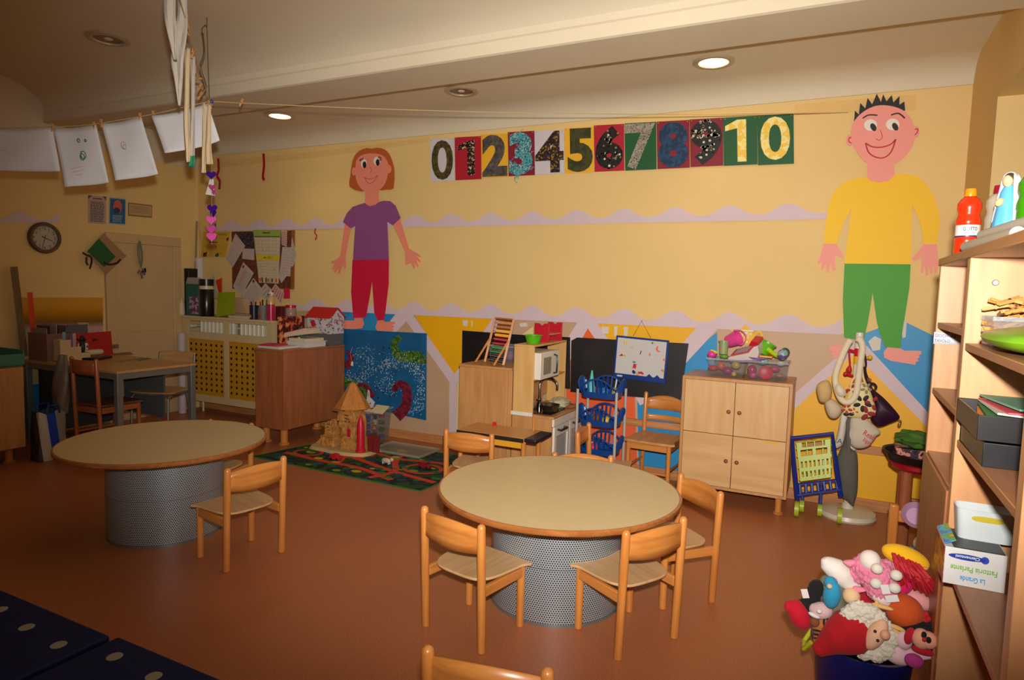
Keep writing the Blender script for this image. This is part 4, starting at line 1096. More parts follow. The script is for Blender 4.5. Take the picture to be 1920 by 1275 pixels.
magnet([(1258, 790), (1290, 770), (1322, 780), (1325, 825), (1295, 812)], 's', (200, 150, 50), 'ochre shell-shaped magnet at the bottom right of the whiteboard')

# --- teapot cut-out
Tq = lambda pts: crop(1300, 600, 9.6, pts)
p = back(1398, 645)
t = thing('teapot_cutout', 'yellow paper teapot with white lettering on the wall behind the toy boxes', 'wall decoration', (p.x, YB - .01, p.z))
cutout(t, 'body', Tq([(780, 330), (790, 240), (815, 190), (905, 110), (930, 78), (960, 100), (1050, 190), (1085, 260), (1090, 350), (1040, 430), (880, 430)]), -1, pl((238, 180, 40), .6, .05), 2)
cutout(t, 'spout', Tq([(790, 270), (720, 240), (680, 190), (640, 170), (720, 170), (800, 240)]), -1, pl((238, 180, 40), .6, .05))
mb = MB(); mb.tube([on_y(x, y, YB - .008) for x, y in smooth_loop(Tq([(1085, 290), (1140, 225), (1215, 230), (1225, 300), (1190, 370)]), 4, False)], .012, 8, flat=((0, 1, 0), .3)); pw('handle', mb, pl((238, 180, 40), .6, .05), t)
fr_ = frame(on_y(*Tq([(852, 325)])[0], YB - .0096), (1, 0, 0), (0, 0, 1))
mb = MB(); letter(mb, 'Tea', fr_, w=.06, h=.032); mb.box(on_y(*Tq([(915, 392)])[0], YB - .0097), (.05, .0008, .012))
mb.box(on_y(*Tq([(930, 190)])[0], YB - .0097), (.125, .0008, .009))
rr = random.Random(2)
for _ in range(14):
    q = on_y(*Tq([(rr.uniform(830, 1050), rr.uniform(215, 265))])[0], YB - .0097); mb.ell(q, (.005, .0006, .005), 0, None, 8, 4)
pw('lettering', mb, WHT, t)
# ============================================================ helper: upright box whose front foot line is known
class Face:
    def __init__(s, pl_, pr_, ptop, zb, a=None, b=None):
        s.a = on_z(*pl_, zb) if a is None else Vector(a)
        s.b = on_z(*pr_, zb) if b is None else Vector(b)
        d = s.b - s.a; s.w = d.length; s.u = d.normalized()
        s.n = Vector((-s.u.y, s.u.x, 0))
        if s.n.dot(s.a - CAM) < 0: s.n = -s.n
        r = ray(*ptop); k = s.n.dot(s.a - CAM) / s.n.dot(r); s.h = (CAM + r * k).z - zb
    def f(s, u, v, w=0.0): return s.a + s.u * u + Vector((0, 0, v)) + s.n * w
    def box(s, mb, d, m=0, u0=0, u1=None, v0=0, v1=None, w0=0):
        u1 = s.w if u1 is None else u1; v1 = s.h if v1 is None else v1
        return mb.prism([(u0, v0), (u1, v0), (u1, v1), (u0, v1)], d, lambda u, v, w: s.f(u, v, w + w0), m)
def fbox(name, pl_, pr_, ptop, zb, d, mat, label, cat, group=None, bevel=.002, **k):
    F = Face(pl_, pr_, ptop, zb, **k); mb = MB(); F.box(mb, d)
    return solo(name, mb, mat, label, cat, group, bevel=bevel), F
def lin_rows(mb, fr, u0, u1, v0, v1, n, m=1, h=.4, seed=1, t=.0004):      # rows of printed text as thin bars
    q = random.Random(seed)
    for i in range(n):
        v = v1 - (i + .5) * (v1 - v0) / n; x = u0
        while x < u1 - .1 * (u1 - u0):
            l = q.uniform(.06, .22) * (u1 - u0)
            e = min(x + l, u1); hh = h * (v1 - v0) / n * .5
            mb.add([fr(x, v - hh, t), fr(e, v - hh, t), fr(e, v + hh, t), fr(x, v + hh, t)], [(0, 1, 2, 3)], m)
            x = e + .03 * (u1 - u0)
INKG = pl((70, 66, 72), .7)

# ============================================================ left wall
def lw(x, y, off=0.0): return on_x(x, y, XL + off)
def lfr(off): return lambda u, v, w=0.0: Vector((XL + off + w, u, v))
def lpoly(pts, off=.002): return [(lw(x, y, off).y, lw(x, y, off).z) for x, y in pts]
# clock
c_ = lw(84, 446, .02); r0 = .145
t = thing('wall_clock', 'round wall clock with dark rim and black hands on the left wall', 'clock', (XL, c_.y, c_.z - r0))
Tc = Matrix.Translation((XL, c_.y, c_.z)) @ Matrix.Rotation(pi / 2, 4, 'Y')
pw('rim', MB().lathe([(r0 - .03, 0), (r0, .002), (r0 + .004, .02), (r0 - .008, .045), (r0 - .03, .042), (r0 - .034, .02)], 44, T=Tc), pl((92, 70, 50), .35, metal=.2), t)
pw('dial', MB().lathe([(0, .0205), (r0 - .032, .0205), (r0 - .032, .016), (0, .016)], 40, T=Tc), pl((206, 194, 168), .5, .02), t)
mb = MB(); cz = c_.z
for h in range(1, 13):
    a_ = pi / 2 - h * pi / 6; R_ = r0 * .64
    # seen from the room the wall's +Y runs to the right
    letter(mb, str(h), frame((XL + .021, c_.y + R_ * cos(a_) - (.011 if h < 10 else .018), cz + R_ * sin(a_) - .014), (0, 1, 0), (0, 0, 1)), h=.028)
pw('numerals', mb, BLK, t)
def hand(ang, l, w): # angle clockwise from 12
    d = Vector((0, sin(ang), cos(ang))); n_ = Vector((0, cos(ang), -sin(ang))); o_ = Vector((XL + .0225, c_.y, cz))
    q = MB(); q.add([o_ - d * .03 - n_ * w, o_ - d * .03 + n_ * w, o_ + d * l + n_ * w * .6, o_ + d * l - n_ * w * .6], [(0, 1, 2, 3)]); return q
pw('hour_hand', hand(radians(112), .075, .005), BLK, t); pw('minute_hand', hand(radians(195), .125, .0035), BLK, t)
pw('glass', MB().lathe([(0, .036), (r0 - .031, .036)], 40, T=Tc), clear((235, 235, 235), .05, .06), t)
# three notices
K = lambda pts: crop(0, 350, 4.25, pts)
def notice(name, pts, mats, label, dec):
    P = [lw(x, y, .002) for x, y in K(pts)]     # bl br tr tl
    mb = MB(); mb.prism([(q.y, q.z) for q in P], .0015, lfr(.002))
    fr_ = lambda u, v, w=0: (P[0].lerp(P[1], u)).lerp(P[3].lerp(P[2], u), v) + Vector((.0018 + w, 0, 0))
    dec(mb, fr_); return solo(name, mb, mats, label, 'notice')
def dec1(mb, f): lin_rows(mb, f, .12, .88, .06, .80, 15, 1, .5, 3); mb.quad(f(0, .86, .0003), f(.22, 1, .0003), f(0, 1, .0003), f(0, .9, .0003), 2); mb.quad(f(1, .86, .0003), f(.8, 1, .0003), f(1, 1, .0003), f(1, .9, .0003), 2); mb.quad(f(.25, .88, .0003), f(.78, .88, .0003), f(.78, .92, .0003), f(.25, .92, .0003), 2)
notice('prayer_sheet', [(700, 290), (845, 298), (846, 80), (702, 68)], [pl((186, 160, 150), .7), INKG, pl((110, 60, 80), .7)], 'white sheet of close dark text on the left wall above the closet door', dec1)
def dec2(mb, f):
    mb.quad(f(.04, .04, .0003), f(.96, .04, .0003), f(.96, .96, .0003), f(.04, .96, .0003), 1)
    for o_, r_, m in (((.5, .66), (.26, .26), 2), ((.45, .52), (.2, .12), 3)): mb.add([f(o_[0] + r_[0] * cos(a) , o_[1] + r_[1] * sin(a), .0005 + .0002 * m) for a in [2 * pi * i / 20 for i in range(20)]], [tuple(range(20))], m)
    lin_rows(mb, f, .2, .8, .08, .36, 5, 4, .5, 5, .0006)
notice('picture_card', [(868, 296), (1000, 306), (1002, 96), (872, 84)], [pl((150, 170, 180), .6), pl((30, 96, 140), .6), pl((206, 96, 76), .6), pl((24, 60, 96), .6), pl((150, 170, 180), .6)], 'blue card with an orange-red picture on the left wall, beside the text sheet', dec2)
def dec3(mb, f): mb.quad(f(.04, .1, .0003), f(.97, .1, .0003), f(.97, .92, .0003), f(.04, .92, .0003), 1); lin_rows(mb, f, .1, .9, .25, .8, 4, 2, .3, 6, .0006)
notice('framed_card', [(1020, 232), (1210, 248), (1212, 148), (1020, 125)], [pl((140, 104, 50), .5), pl((190, 160, 112), .6), pl((150, 120, 80), .6)], 'small cream card with a thin frame on the left wall above the closet door', dec3)
# bag with green sheet on the door frame corner
t = thing('hanging_pouch', 'clear pouch with a green sheet hanging askew at the closet door corner', 'pouch', (XL + .05, lw(195, 480).y, lw(195, 515).z))
def lcut(name, pts, off, th, mat): 
    mb = MB(); mb.prism(lpoly(K(pts), off), th, lfr(off)); return pw(name, mb, mat, t)
lcut('pouch', [(825, 372), (1008, 552), (842, 704), (690, 520)], .045, .003, pl((178, 140, 96), .35, .08, alpha=.75))
lcut('green_sheet', [(788, 412), (922, 560), (830, 640), (695, 515)], .049, .002, pl((24, 92, 36), .6))
for pts in ([(660, 525), (690, 545), (725, 560), (730, 600), (715, 655)], [(690, 560), (688, 600), (700, 625)], [(830, 600), (870, 620), (930, 610), (960, 580)]):
    mb = MB(); mb.tube([lw(x, y, .056) for x, y in smooth_loop(K(pts), 3, False)], .010, 6); pw('strap', mb, pl((50, 24, 30), .6), t)
mb = MB(); mb.cyl(lw(*K([(832, 380)])[0]), lw(*K([(832, 380)])[0], .055), .006); pw('nail', mb, pl((90, 70, 50), .4, metal=.6), t)
# keys on a cord
t = thing('key_lanyard', 'grey cord with a bunch of keys hanging on the closet door', 'keys', (XL + .05, lw(264, 480).y, lw(264, 520).z))
mb = MB()
for d in (-14, -4, 8, 16): mb.tube([lw(x, y, .045) for x, y in smooth_loop(K([(1115, 430), (1110 + d, 480), (1118 + d * 1.2, 560), (1125, 650)]), 3, False)], .005, 6)
pw('cord', mb, pl((120, 116, 92), .7), t)
mb = MB(); rr = random.Random(9)
for _ in range(8):
    q = lw(*K([(1130 + rr.uniform(-34, 34), 690 + rr.uniform(-26, 30))])[0], .045); mb.box(q, (.006, .018, .045), 0, (rr.uniform(-.8, .8), 0, 0))
pw('keys', mb, pl((130, 126, 120), .3, metal=.8), t)
pw('hook', MB().cyl(lw(*K([(1115, 425)])[0], .03), lw(*K([(1115, 425)])[0], .055), .008), pl((130, 110, 80), .4), t)
# light switch
P = [lw(x, y, .001) for x, y in K([(612, 1142), (700, 1142), (700, 1082), (612, 1082)])]
mb = MB(); mb.prism([(q.y, q.z) for q in P], .012, lfr(.001)); q = (P[0] + P[2]) / 2; mb.bb(XL + .013, XL + .018, q.y - .04, q.y + .04, q.z - .012, q.z + .02)
solo('light_switch', mb, pl((196, 170, 124), .4), 'cream light switch on the left wall beside the closet door', 'switch', bevel=.002)

# ============================================================ on and around the desk (top at .75)
ZD = .7502
def dbox(*a, **k): return fbox(*a, **k)
def ycl(v):
    v.y = min(v.y, 4.12); v.x = max(v.x, -6.74); return v
# two rulers standing in the file box, the boxes in a row along the wall
def boxw(name, x0, x1, y0, y1, z0, z1, mat, label, cat, group=None, bevel=.003):
    return solo(name, MB().bb(x0, x1, y0, y1, z0, z1), mat, label, cat, group, bevel=bevel)
q0, q1 = on_x(38, 668, -6.55), on_x(84, 672, -6.45)
t = thing('file_box', 'dull mauve cardboard file box full of folders on the desk by the wall', 'file box', (-6.62, 3.56, ZD))
bx0, bx1, by0, by1 = -6.74, -6.44, 3.42, 3.66
zt_ = on_x(60, 628, -6.44).z
mb = MB()
mb.bb(bx1 - .004, bx1, by0, by1, ZD, zt_); mb.bb(bx0, bx0 + .004, by0, by1, ZD, zt_); mb.bb(bx0 + .004, bx1 - .004, by0, by0 + .004, ZD, zt_); mb.bb(bx0 + .004, bx1 - .004, by1 - .004, by1, ZD, zt_); mb.bb(bx0 + .004, bx1 - .004, by0 + .004, by1 - .004, ZD, ZD + .004)
pw('box', mb, pl((132, 92, 78), .7), t)
cols = [(150, 130, 124), (96, 70, 80), (166, 150, 140), (120, 60, 60), (110, 96, 110)]
for i in range(5): boxw('folder', bx0 + .03, bx1 - .03 - .02 * (i % 2), by0 + .016 + i * .042, by0 + .022 + i * .042, ZD + .005, zt_ + .05 + .02 * (i % 3), pl(cols[i], .6), ['grey-white folder nearest the camera in the mauve file box', 'dark plum folder second from the front of the mauve file box', 'pale folder in the middle of the mauve file box', 'dull red folder fourth in the mauve file box', 'grey-violet folder at the back of the mauve file box'][i], 'folder', 'folders in the file box', .0005)
def stick(name, pa, pb, X, w, mat, label):
    a_, b_ = on_x(*pa, X), on_x(*pb, X); mb = MB(); mb.tube([a_, b_], w / 2, 4, flat=((1, 0, 0), .15)); return solo(name, mb, mat, label, 'ruler')
stick('ruler', (46, 668), (26, 500), -6.72, .062, wood((110, 84, 44), (132, 104, 60), .6, 'Z'), 'long wooden ruler leaning on the left wall above the file box')
stick('ruler', (66, 668), (56, 548), -6.70, .045, pl((214, 60, 20), .4), 'orange ruler standing upright by the yellow band of the left wall')
# stepped cream organiser with pens and cards
a_ = Vector((-6.43, 3.47, ZD)); b_ = Vector((-6.40, 3.76, ZD))
t = thing('desk_organiser', 'cream stepped organiser on the desk in front of the file box', 'organiser', (-6.42, 3.6, ZD))
st = [(0, 0), (.27, 0), (.27, .07), (.185, .07), (.185, .13), (.095, .13), (.095, .20), (0, .20)]
fo = lambda u, v, w=0: Vector((-6.325 - w + .0 * u, 3.47 + u, ZD + v))
mb = MB(); mb.prism(st, .004, lambda u, v, w: fo(u, v, w)); mb.prism(st, .004, lambda u, v, w: fo(u, v, w + .10)); 
for (u0, u1, h) in ((0, .004, .2), (.093, .097, .13), (.183, .187, .07), (.266, .27, .07)): mb.prism([(u0, 0), (u1, 0), (u1, h), (u0, h)], .096, lambda u, v, w: fo(u, v, w + .004))
mb.prism([(0, 0), (.27, 0), (.27, .004), (0, .004)], .096, lambda u, v, w: fo(u, v, w + .004))
pw('organiser', mb, pl((206, 176, 130), .5), t)
for i, (u, h, rgb, lab) in enumerate(((.05, .27, (120, 160, 170), 'pale blue card tube in the tallest slot of the cream organiser'), (.12, .24, (110, 80, 140), 'violet card standing in the middle slot of the cream organiser'), (.155, .25, (190, 160, 150), 'pale card leaning in the middle slot of the cream organiser'))):
    mb = MB(); mb.prism([(u, .006), (u + .028, .006), (u + .028, h), (u, h)], .004, lambda a, b, w: fo(a, b, w + .05 + .012 * i)); solo('card', mb, pl(rgb, .6), lab, 'card')
mb = MB(); mb.ell(fo(.225, .12, .05), (.022, .025, .07)).ell(fo(.225, .20, .05), (.018, .022, .03)); mb.tube([fo(.21, .17, .05), fo(.18, .20, .05)], .008, 6); mb.tube([fo(.24, .17, .05), fo(.26, .19, .05)], .008, 6)
solo('toy_figure', mb, [ramp_noise('dark_figure', [(0, (16, 14, 16)), (.6, (70, 80, 20)), (.7, (16, 14, 16))], 30)], 'small dark toy figure standing in the lowest slot of the cream organiser', 'toy figure')
# grey file and red folder leaning on the wall
mb = MB(); mb.prism([(3.66, ZD), (3.93, ZD), (3.93, ZD + .31), (3.74, ZD + .31)], .02, lambda u, v, w: Vector((-6.70 + w, u, v)))
solo('magazine_file', mb, pl((96, 90, 96), .5), 'grey-violet slanted magazine file standing on the desk against the wall', 'file', bevel=.002)
A_, B_ = on_x(138, 656, -6.62), on_x(194, 652, -6.62)
mb = MB(); mb.prism([(A_.y, ZD), (4.13, ZD), (4.13, on_x(193, 622, -6.62).z), (A_.y, on_x(138, 626, -6.62).z)], .018, lambda u, v, w: Vector((-6.62 + w - .12 * (v - ZD) , u, v)))
mb.add([(-6.614, 3.93, ZD + .14), (-6.614, 3.99, ZD + .15), (-6.614, 3.98, ZD + .165), (-6.614, 3.94, ZD + .17)], [(0, 1, 2, 3)], 1)
solo('folder', mb, [pl((176, 24, 26), .45), pl((90, 10, 20), .5)], 'bright red folder standing on the desk beside the closet door', 'folder', 'folders on the desk', bevel=.001)
F = Face((95, 674), (185, 676), (140, 664), ZD)
mb = MB(); F.box(mb, .22, 0, v1=.022); solo('tray', mb, pl((22, 20, 24), .4), 'flat black tray on the desk behind the red-brown chair', 'tray', bevel=.003)
F2 = Face((152, 668), (196, 664), (175, 655), ZD + .0224)
mb = MB(); F2.box(mb, .09, 0, v1=.05)
w_ = thing('desk_gadget', 'white rounded desk gadget with a small square head, on the black tray', 'gadget', tuple(F2.a))
pw('base', mb, pl((214, 198, 170), .4), w_, bevel=.018)
mb = MB(); F2.box(mb, .03, 0, u0=.0, u1=.10, v0=.0505, v1=.12, w0=.03); hd = pw('head', mb, pl((220, 210, 190), .4), w_, bevel=.012)
mb = MB(); letter(mb, '++', lambda a, b, c=0: F2.f(.035 + a, .07 + b, .0298 - c), h=.03, bold=.01); put('symbols', mb, BLK, hd, shift=w_.location)
for i, (pxs, rgb, lab) in enumerate((([(195, 668), (250, 664), (243, 660), (196, 664)], (150, 110, 70), 'brownish sheet lying on the middle of the desk'), ([(212, 678), (268, 671), (285, 672), (225, 679)], (150, 140, 120), 'grey sheet lying on the desk near its front edge'), ([(253, 674), (278, 671), (284, 673), (262, 677)], (90, 130, 110), 'greenish small paper on the right half of the desk'))):
    mb = MB(); mb.prism([(on_z(x, y, ZD).x, on_z(x, y, ZD).y) for x, y in pxs], .0012, lambda u, v, w, i=i: Vector((u, v, ZD + .0003 * i + w))); solo('paper', mb, pl(rgb, .7), lab, 'paper')
# jacket hung over the red-brown chair
def jk(s, q):
    a = s * 2 * pi; r = .035 + .05 * sin(q * pi * .8) + .012 * sin(3 * a + 5 * q)
    return Vector((-5.845 - .02 * q + (r * 1.0) * cos(a), 3.225 + (r * .6) * sin(a) - .02 * q, .87 - .50 * q))
mb = MB(); mb.grid(jk, 28, 14); solo('jacket', mb, pl((120, 104, 86), .55, .1, 8), 'grey-beige jacket hanging from the left post of the red-brown chair', 'jacket')
# shopping bag on the floor
mb_ = on_z(75, 862, 0)
t = thing('shopping_bag', 'white and blue plastic shopping bag standing on the floor left of the desk', 'bag', (-5.86, 3.105, 0))
def bagf(s, q):
    a = s * 2 * pi; cx = cos(a); cy = sin(a); k = 1 / max(abs(cx), abs(cy)); k = 1 + (k - 1) * .75
    g = 1 - .12 * q + .03 * sin(7 * a + 3 * q * 3)
    return Vector((-5.86 + .085 * cx * k * g, 3.105 + .12 * cy * k * g, .002 + .40 * q + .015 * sin(5 * a) * q))
bagm, nt, b = _new('printed_bag')
tc = nt.nodes.new('ShaderNodeTexCoord'); mp = nt.nodes.new('ShaderNodeMapping'); mp.inputs['Rotation'].default_value = (radians(18), 0, 0)
sp_ = nt.nodes.new('ShaderNodeSeparateXYZ'); rp = nt.nodes.new('ShaderNodeValToRGB'); rp.color_ramp.interpolation = 'CONSTANT'
mr = nt.nodes.new('ShaderNodeMapRange'); mr.inputs['From Min'].default_value = -.13; mr.inputs['From Max'].default_value = .17
e = rp.color_ramp.elements; e[0].color = lin((60, 50, 50)); e[1].position = .30; e[1].color = lin((196, 186, 170)); 
for p_, c2 in ((.46, (190, 184, 170)), (.52, (16, 64, 176)), (.72, (150, 140, 128))):
    k_ = e.new(p_); k_.color = lin(c2)
dp_ = nt.nodes.new('ShaderNodeVectorMath'); dp_.operation = 'DOT_PRODUCT'; dp_.inputs[1].default_value = (.46, .88, .10); nt.links.new(tc.outputs['Object'], dp_.inputs[0]); nt.links.new(dp_.outputs['Value'], mr.inputs['Value']); nt.links.new(mr.outputs[0], rp.inputs['Fac']); nt.links.new(rp.outputs[0], b.inputs['Base Color']); b.inputs['Roughness'].default_value = .3
mb = MB(); mb.grid(bagf, 36, 12); mb.bb(-5.93, -5.79, 3.01, 3.20, .002, .006); pw('body', mb, bagm, t)
pw('contents', crump((-5.86, 3.105, .36), (.07, .10, .06), .12, seed=8), pl((30, 60, 110), .7, .2, 20), t)
for s_ in (-1, 1):
    pw('handle', MB().tube([(-5.86 + s_ * .07, 3.055, .39), (-5.86 + s_ * .075, 3.065, .46), (-5.86 + s_ * .075, 3.145, .46), (-5.86 + s_ * .07, 3.155, .39)], .010, 6), pl((20, 50, 120), .5), t)
# orange-and-blue board in the green-rimmed box, and what sticks out of it
X0 = -6.30
def e(x, y): q = on_x(x, y, X0); return (q.y, q.z)
mb = MB(); P = [e(-12, 628), e(37, 628), e(24, 562), e(-12, 580)]; mb.prism([(min(y, 2.94), z) for y, z in P], .01, lambda u, v, w: Vector((X0 + w, u, v))); P2 = [e(-12, 580), e(24, 562), e(18, 556), e(-12, 555)]
mb.prism([(min(y, 2.94), z) for y, z in P2], .01, lambda u, v, w: Vector((X0 + w, u, v)), 1)
zmin = min(p_.z for p_ in mb.v)
for p_ in mb.v:
    if abs(p_.z - e(0, 628)[1]) < .03: p_.z = .8125
solo('card_folder', mb, [pl((196, 48, 20), .5), pl((30, 96, 140), .5)], 'big orange folder with a blue top edge standing in the green-rimmed cabinet top', 'folder')
for i in range(4): boxw('tile', -6.02 - .10 * (i % 2), -5.94 - .10 * (i % 2), 2.42 + .12 * i, 2.50 + .12 * i, .8105, .915 + .01 * (i % 3), pl([(120, 40, 30), (60, 60, 50), (140, 60, 40), (40, 70, 60)][i], .6), ['dark red block at the near end of the green-rimmed cabinet top', 'grey-green block second in the green-rimmed cabinet top', 'rust block third in the green-rimmed cabinet top', 'dark green block at the far end of the green-rimmed cabinet top'][i], 'block', 'blocks in the green rim')
# rolls of paper standing in the corner
for (x, y, r_, h, lab) in ((-6.66, 4.955, .042, .92, 'thick white paper roll standing in the corner by the radiator cover'),):
    solo('paper_roll', MB().lathe([(.03, 0), (r_, 0), (r_, h), (.03, h), (.03, h - .02)], 20, c=(x, y, 0)), pl((200, 186, 186), .6, .02), lab, 'paper roll')

# ============================================================ on the radiator cover (top at 1.12)
ZR = 1.1203
def atr(x, y, Y=5.12): return on_y(x, y, Y)
def cylr(name, px0, px1, ytop, Y, zb, prof_r, mats, label, cat, group=None, n=20):
    a_, b_ = on_y(px0, ytop, Y), on_y(px1, ytop, Y); r_ = (px1 - px0) * CF.dot(a_ - CAM) / FPX / 2; c_ = ((a_.x + b_.x) / 2, Y, zb); h = a_.z - zb
    mb = MB(); mb.lathe([(p * r_, q * h) for p, q in prof_r], n, c=c_)
    return mb, c_, r_, h
a_, b_ = atr(327, 503, 5.16), atr(362, 503, 5.16)
boxw('speaker_box', -6.79, -6.715, 5.095, 5.22, ZR, on_y(345, 503, 5.1).z, pl((18, 16, 18), .5), 'tall black box standing in the corner end of the radiator cover', 'box', None, .006)
pa, pb = on_y(368, 415, 5.285), on_y(362, 502, 5.14)
solo('metal_pole', MB().tube([(pb.x, 5.15, ZR + .001), on_y(369, 415, 5.28)], .012, 10), pl((190, 184, 170), .2, metal=.9), 'thin shiny metal pole leaning in the corner behind the black box', 'pole')
def lathe_px(name, px0, px1, ytop, Y, zb, prof, mats, label, cat, group=None):
    mb, c_, r_, h = cylr(name, px0, px1, ytop, Y, zb, prof, mats, label, cat)
    return solo(name, mb, mats, label, cat, group)
lathe_px('paper_roll', 366, 381, 484, 5.26, ZR, [(.7, 0), (1, 0), (1, 1), (.7, 1), (.7, .95)], pl((206, 198, 190), .6), 'white paper roll upright on the radiator cover under the yellow poster', 'paper roll')
t = thing('carton', 'teal carton with a purple print standing on the radiator cover', 'carton', (atr(360, 588, 5.08).x, 5.09, ZR))
a_, b_ = atr(348, 532, 5.07), atr(372, 532, 5.07); mb = MB(); mb.bb(a_.x, b_.x, 5.07, 5.13, ZR, a_.z); pw('body', mb, pl((0, 92, 84), .4), t, bevel=.006)
mb = MB(); mb.prism([(a_.x, a_.z), (b_.x, a_.z), (b_.x - .03, a_.z + .075), (a_.x + .03, a_.z + .075)], .056, lambda u, v, w: Vector((u, 5.072 + w, v))); pw('top', mb, pl((160, 150, 140), .4), t)
mb = MB(); mb.bb(a_.x + .06, b_.x - .002, 5.0685, 5.0697, ZR + .02, ZR + .22); pw('label_print', mb, ramp_noise('purple_print', [(0, (100, 50, 110)), (.5, (180, 160, 160)), (.6, (150, 20, 50)), (.7, (60, 40, 90))], 22), t)
cx_ = atr(345, 575, 5.07).x
solo('bottle', MB().lathe([(0, 0), (.035, 0), (.04, .02), (.036, .13), (.02, .17), (.015, .20), (0, .20)], 16, c=(cx_ - .02, 5.052, ZR)), [pl((214, 190, 160), .4)], 'small cream bottle at the left end of the radiator cover', 'bottle')
mb, c_, r_, h = cylr('', 374, 400, 523, 5.10, ZR, [(0, 0), (.96, 0), (1, .02), (1, .72), (.96, .73)], None, '', '')
t = thing('flask', 'black flask with a pale ring standing on the radiator cover', 'flask', c_)
pw('body', mb, pl((20, 18, 18), .25), t)
pw('ring', MB().lathe([(r_ * .96, h * .73), (r_ * .96, h * .82)], 20, c=c_), pl((206, 190, 150), .4), t)
pw('cap', MB().lathe([(r_ * .96, h * .82), (r_ * 1.0, h * .82), (r_ * 1.0, h), (0, h)], 20, c=c_), pl((20, 18, 18), .3), t)
def card(name, pts, Y, tilt, mats, label, cat='card', dec=None, group=None, th=.003):
    zb = ZR; mb = MB(); P = [on_y(x, y, Y) for x, y in pts]
    z0 = min(q.z for q in P); mb.prism([(q.x, q.z - (z0 - zb if z0 < zb or tilt else 0)) for q in P], th, lambda u, v, w: Vector((u, Y + w + tilt * (v - zb), v)))
    if dec:
        f_ = lambda u, v, w=0: (lambda q: Vector((q.x, Y - w + tilt * (q.z - zb), q.z - (z0 - zb if z0 < zb or tilt else 0))))(P[0].lerp(P[1], u).lerp(P[3].lerp(P[2], u), v))
        dec(mb, f_)
    return solo(name, mb, mats, label, cat, group)
def gridl(mb, f):
    for i in (1 / 3, 2 / 3):
        mb.add([f(i - .01, .03, .001), f(i + .01, .03, .001), f(i + .01, .97, .001), f(i - .01, .97, .001)], [(0, 1, 2, 3)], 1); mb.add([f(.03, i - .008, .001), f(.97, i - .008, .001), f(.97, i + .008, .001), f(.03, i + .008, .001)], [(0, 1, 2, 3)], 1)
card('lime_board', [(406, 590), (437, 585), (431, 543), (399, 544)], 5.09, .25, [pl((140, 160, 10), .5), pl((190, 200, 130), .5)], 'lime green board with a pale grid, propped on the radiator cover', dec=gridl)
card('cardboard_box', [(434, 586), (462, 588), (454, 560), (436, 558)], 5.16, 0, pl((186, 150, 112), .7), 'plain cardboard box standing behind the lime board on the radiator cover', 'box', th=.08)
card('orange_card', [(403, 560), (416, 560), (416, 521), (404, 526)], 5.21, 0, pl((214, 60, 20), .6), 'orange card standing on the radiator cover behind the lime board')
card('white_card', [(404, 560), (412, 560), (401, 514), (398, 516)], 5.17, 0, pl((190, 176, 150), .6), 'narrow white card between the black flask and the orange card')
a_ = atr(428, 592, 5.06); b_ = atr(463, 593, 5.06); boxw('paper_stack', a_.x, b_.x, 5.06, 5.15, ZR, ZR + .03, pl((196, 186, 170), .6), 'low stack of white papers at the front of the radiator cover', 'papers')
for (x0, x1, yt, lab, rgb, k) in ((468, 484, 572, 'dark blue pencil cup with a yellow star on the radiator cover', (30, 34, 48), 0), (485, 501, 572, 'clear pencil cup with a red print on the radiator cover', (120, 110, 104), 1)):
    mb, c_, r_, h = cylr('', x0, x1, yt, 5.09, ZR, [(0, 0), (.9, 0), (1, 1), (.93, 1), (.83, .05), (0, .05)], None, '', '')
    t = thing('pencil_cup', lab, 'pencil cup', c_); pw('cup', mb, pl(rgb, .3) if not k else clear((150, 140, 130), .2, .5), t)
    if k: pw('print', MB().lathe([(0, 0), (.018, .0), (.018, .002), (0, .002)], 8, T=Matrix.Translation((c_[0], c_[1] - r_ - .002, c_[2] + .04)) @ Matrix.Rotation(pi / 2, 4, 'X')), pl((180, 60, 50), .5), t)
    else:
        q = [(c_[0] + (.02 if i % 2 == 0 else .009) * sin(i * pi / 5), c_[2] + .035 + (.02 if i % 2 == 0 else .009) * cos(i * pi / 5)) for i in range(10)]
        pw('star', MB().prism(q, .002, lambda u, v, w: Vector((u, c_[1] - r_ - .003 + w, v))), pl((220, 180, 40), .5), t)
    cl = [((30, 26, 28), 'black'), ((170, 130, 90), 'beige'), ((30, 26, 60), 'dark blue')] if k == 0 else [((150, 20, 50), 'crimson'), ((20, 18, 20), 'black'), ((190, 190, 180), 'white'), ((20, 60, 40), 'green')]
    for i, (rgb2, nm) in enumerate(cl):
        dx = (i - 1.2) * r_ * .42
        solo('pen', MB().tube([(c_[0] + dx * .5, c_[1] + .004 * i, c_[2] + h * .06), (c_[0] + dx * 1.3, c_[1] + .008 * (i - 1), c_[2] + h + .04 + .02 * (i % 2))], .007, 8), pl(rgb2, .4), nm + ' pen in the ' + ('clear pencil cup with the red print' if k else 'dark blue pencil cup with the star'), 'pen', 'pens in the cups')
mb, c_, r_, h = cylr('', 501, 515, 556, 5.075, ZR, [(0, 0), (1, 0), (1, .68)], None, '', '')
t = thing('soap_bottle', 'pink bottle with a little white animal head as its stopper, on the radiator cover', 'bottle', c_)
pw('liquid', mb, pl((190, 30, 76), .25), t)
pw('clear_top', MB().lathe([(r_, h * .68), (r_, h * .92), (r_ * .7, h)], 20, c=c_), pl((196, 160, 110), .25), t)
hd = pw('stopper', MB().ell((c_[0], c_[1], c_[2] + h + .03), (.032, .03, .034)), pl((214, 196, 170), .5), t)
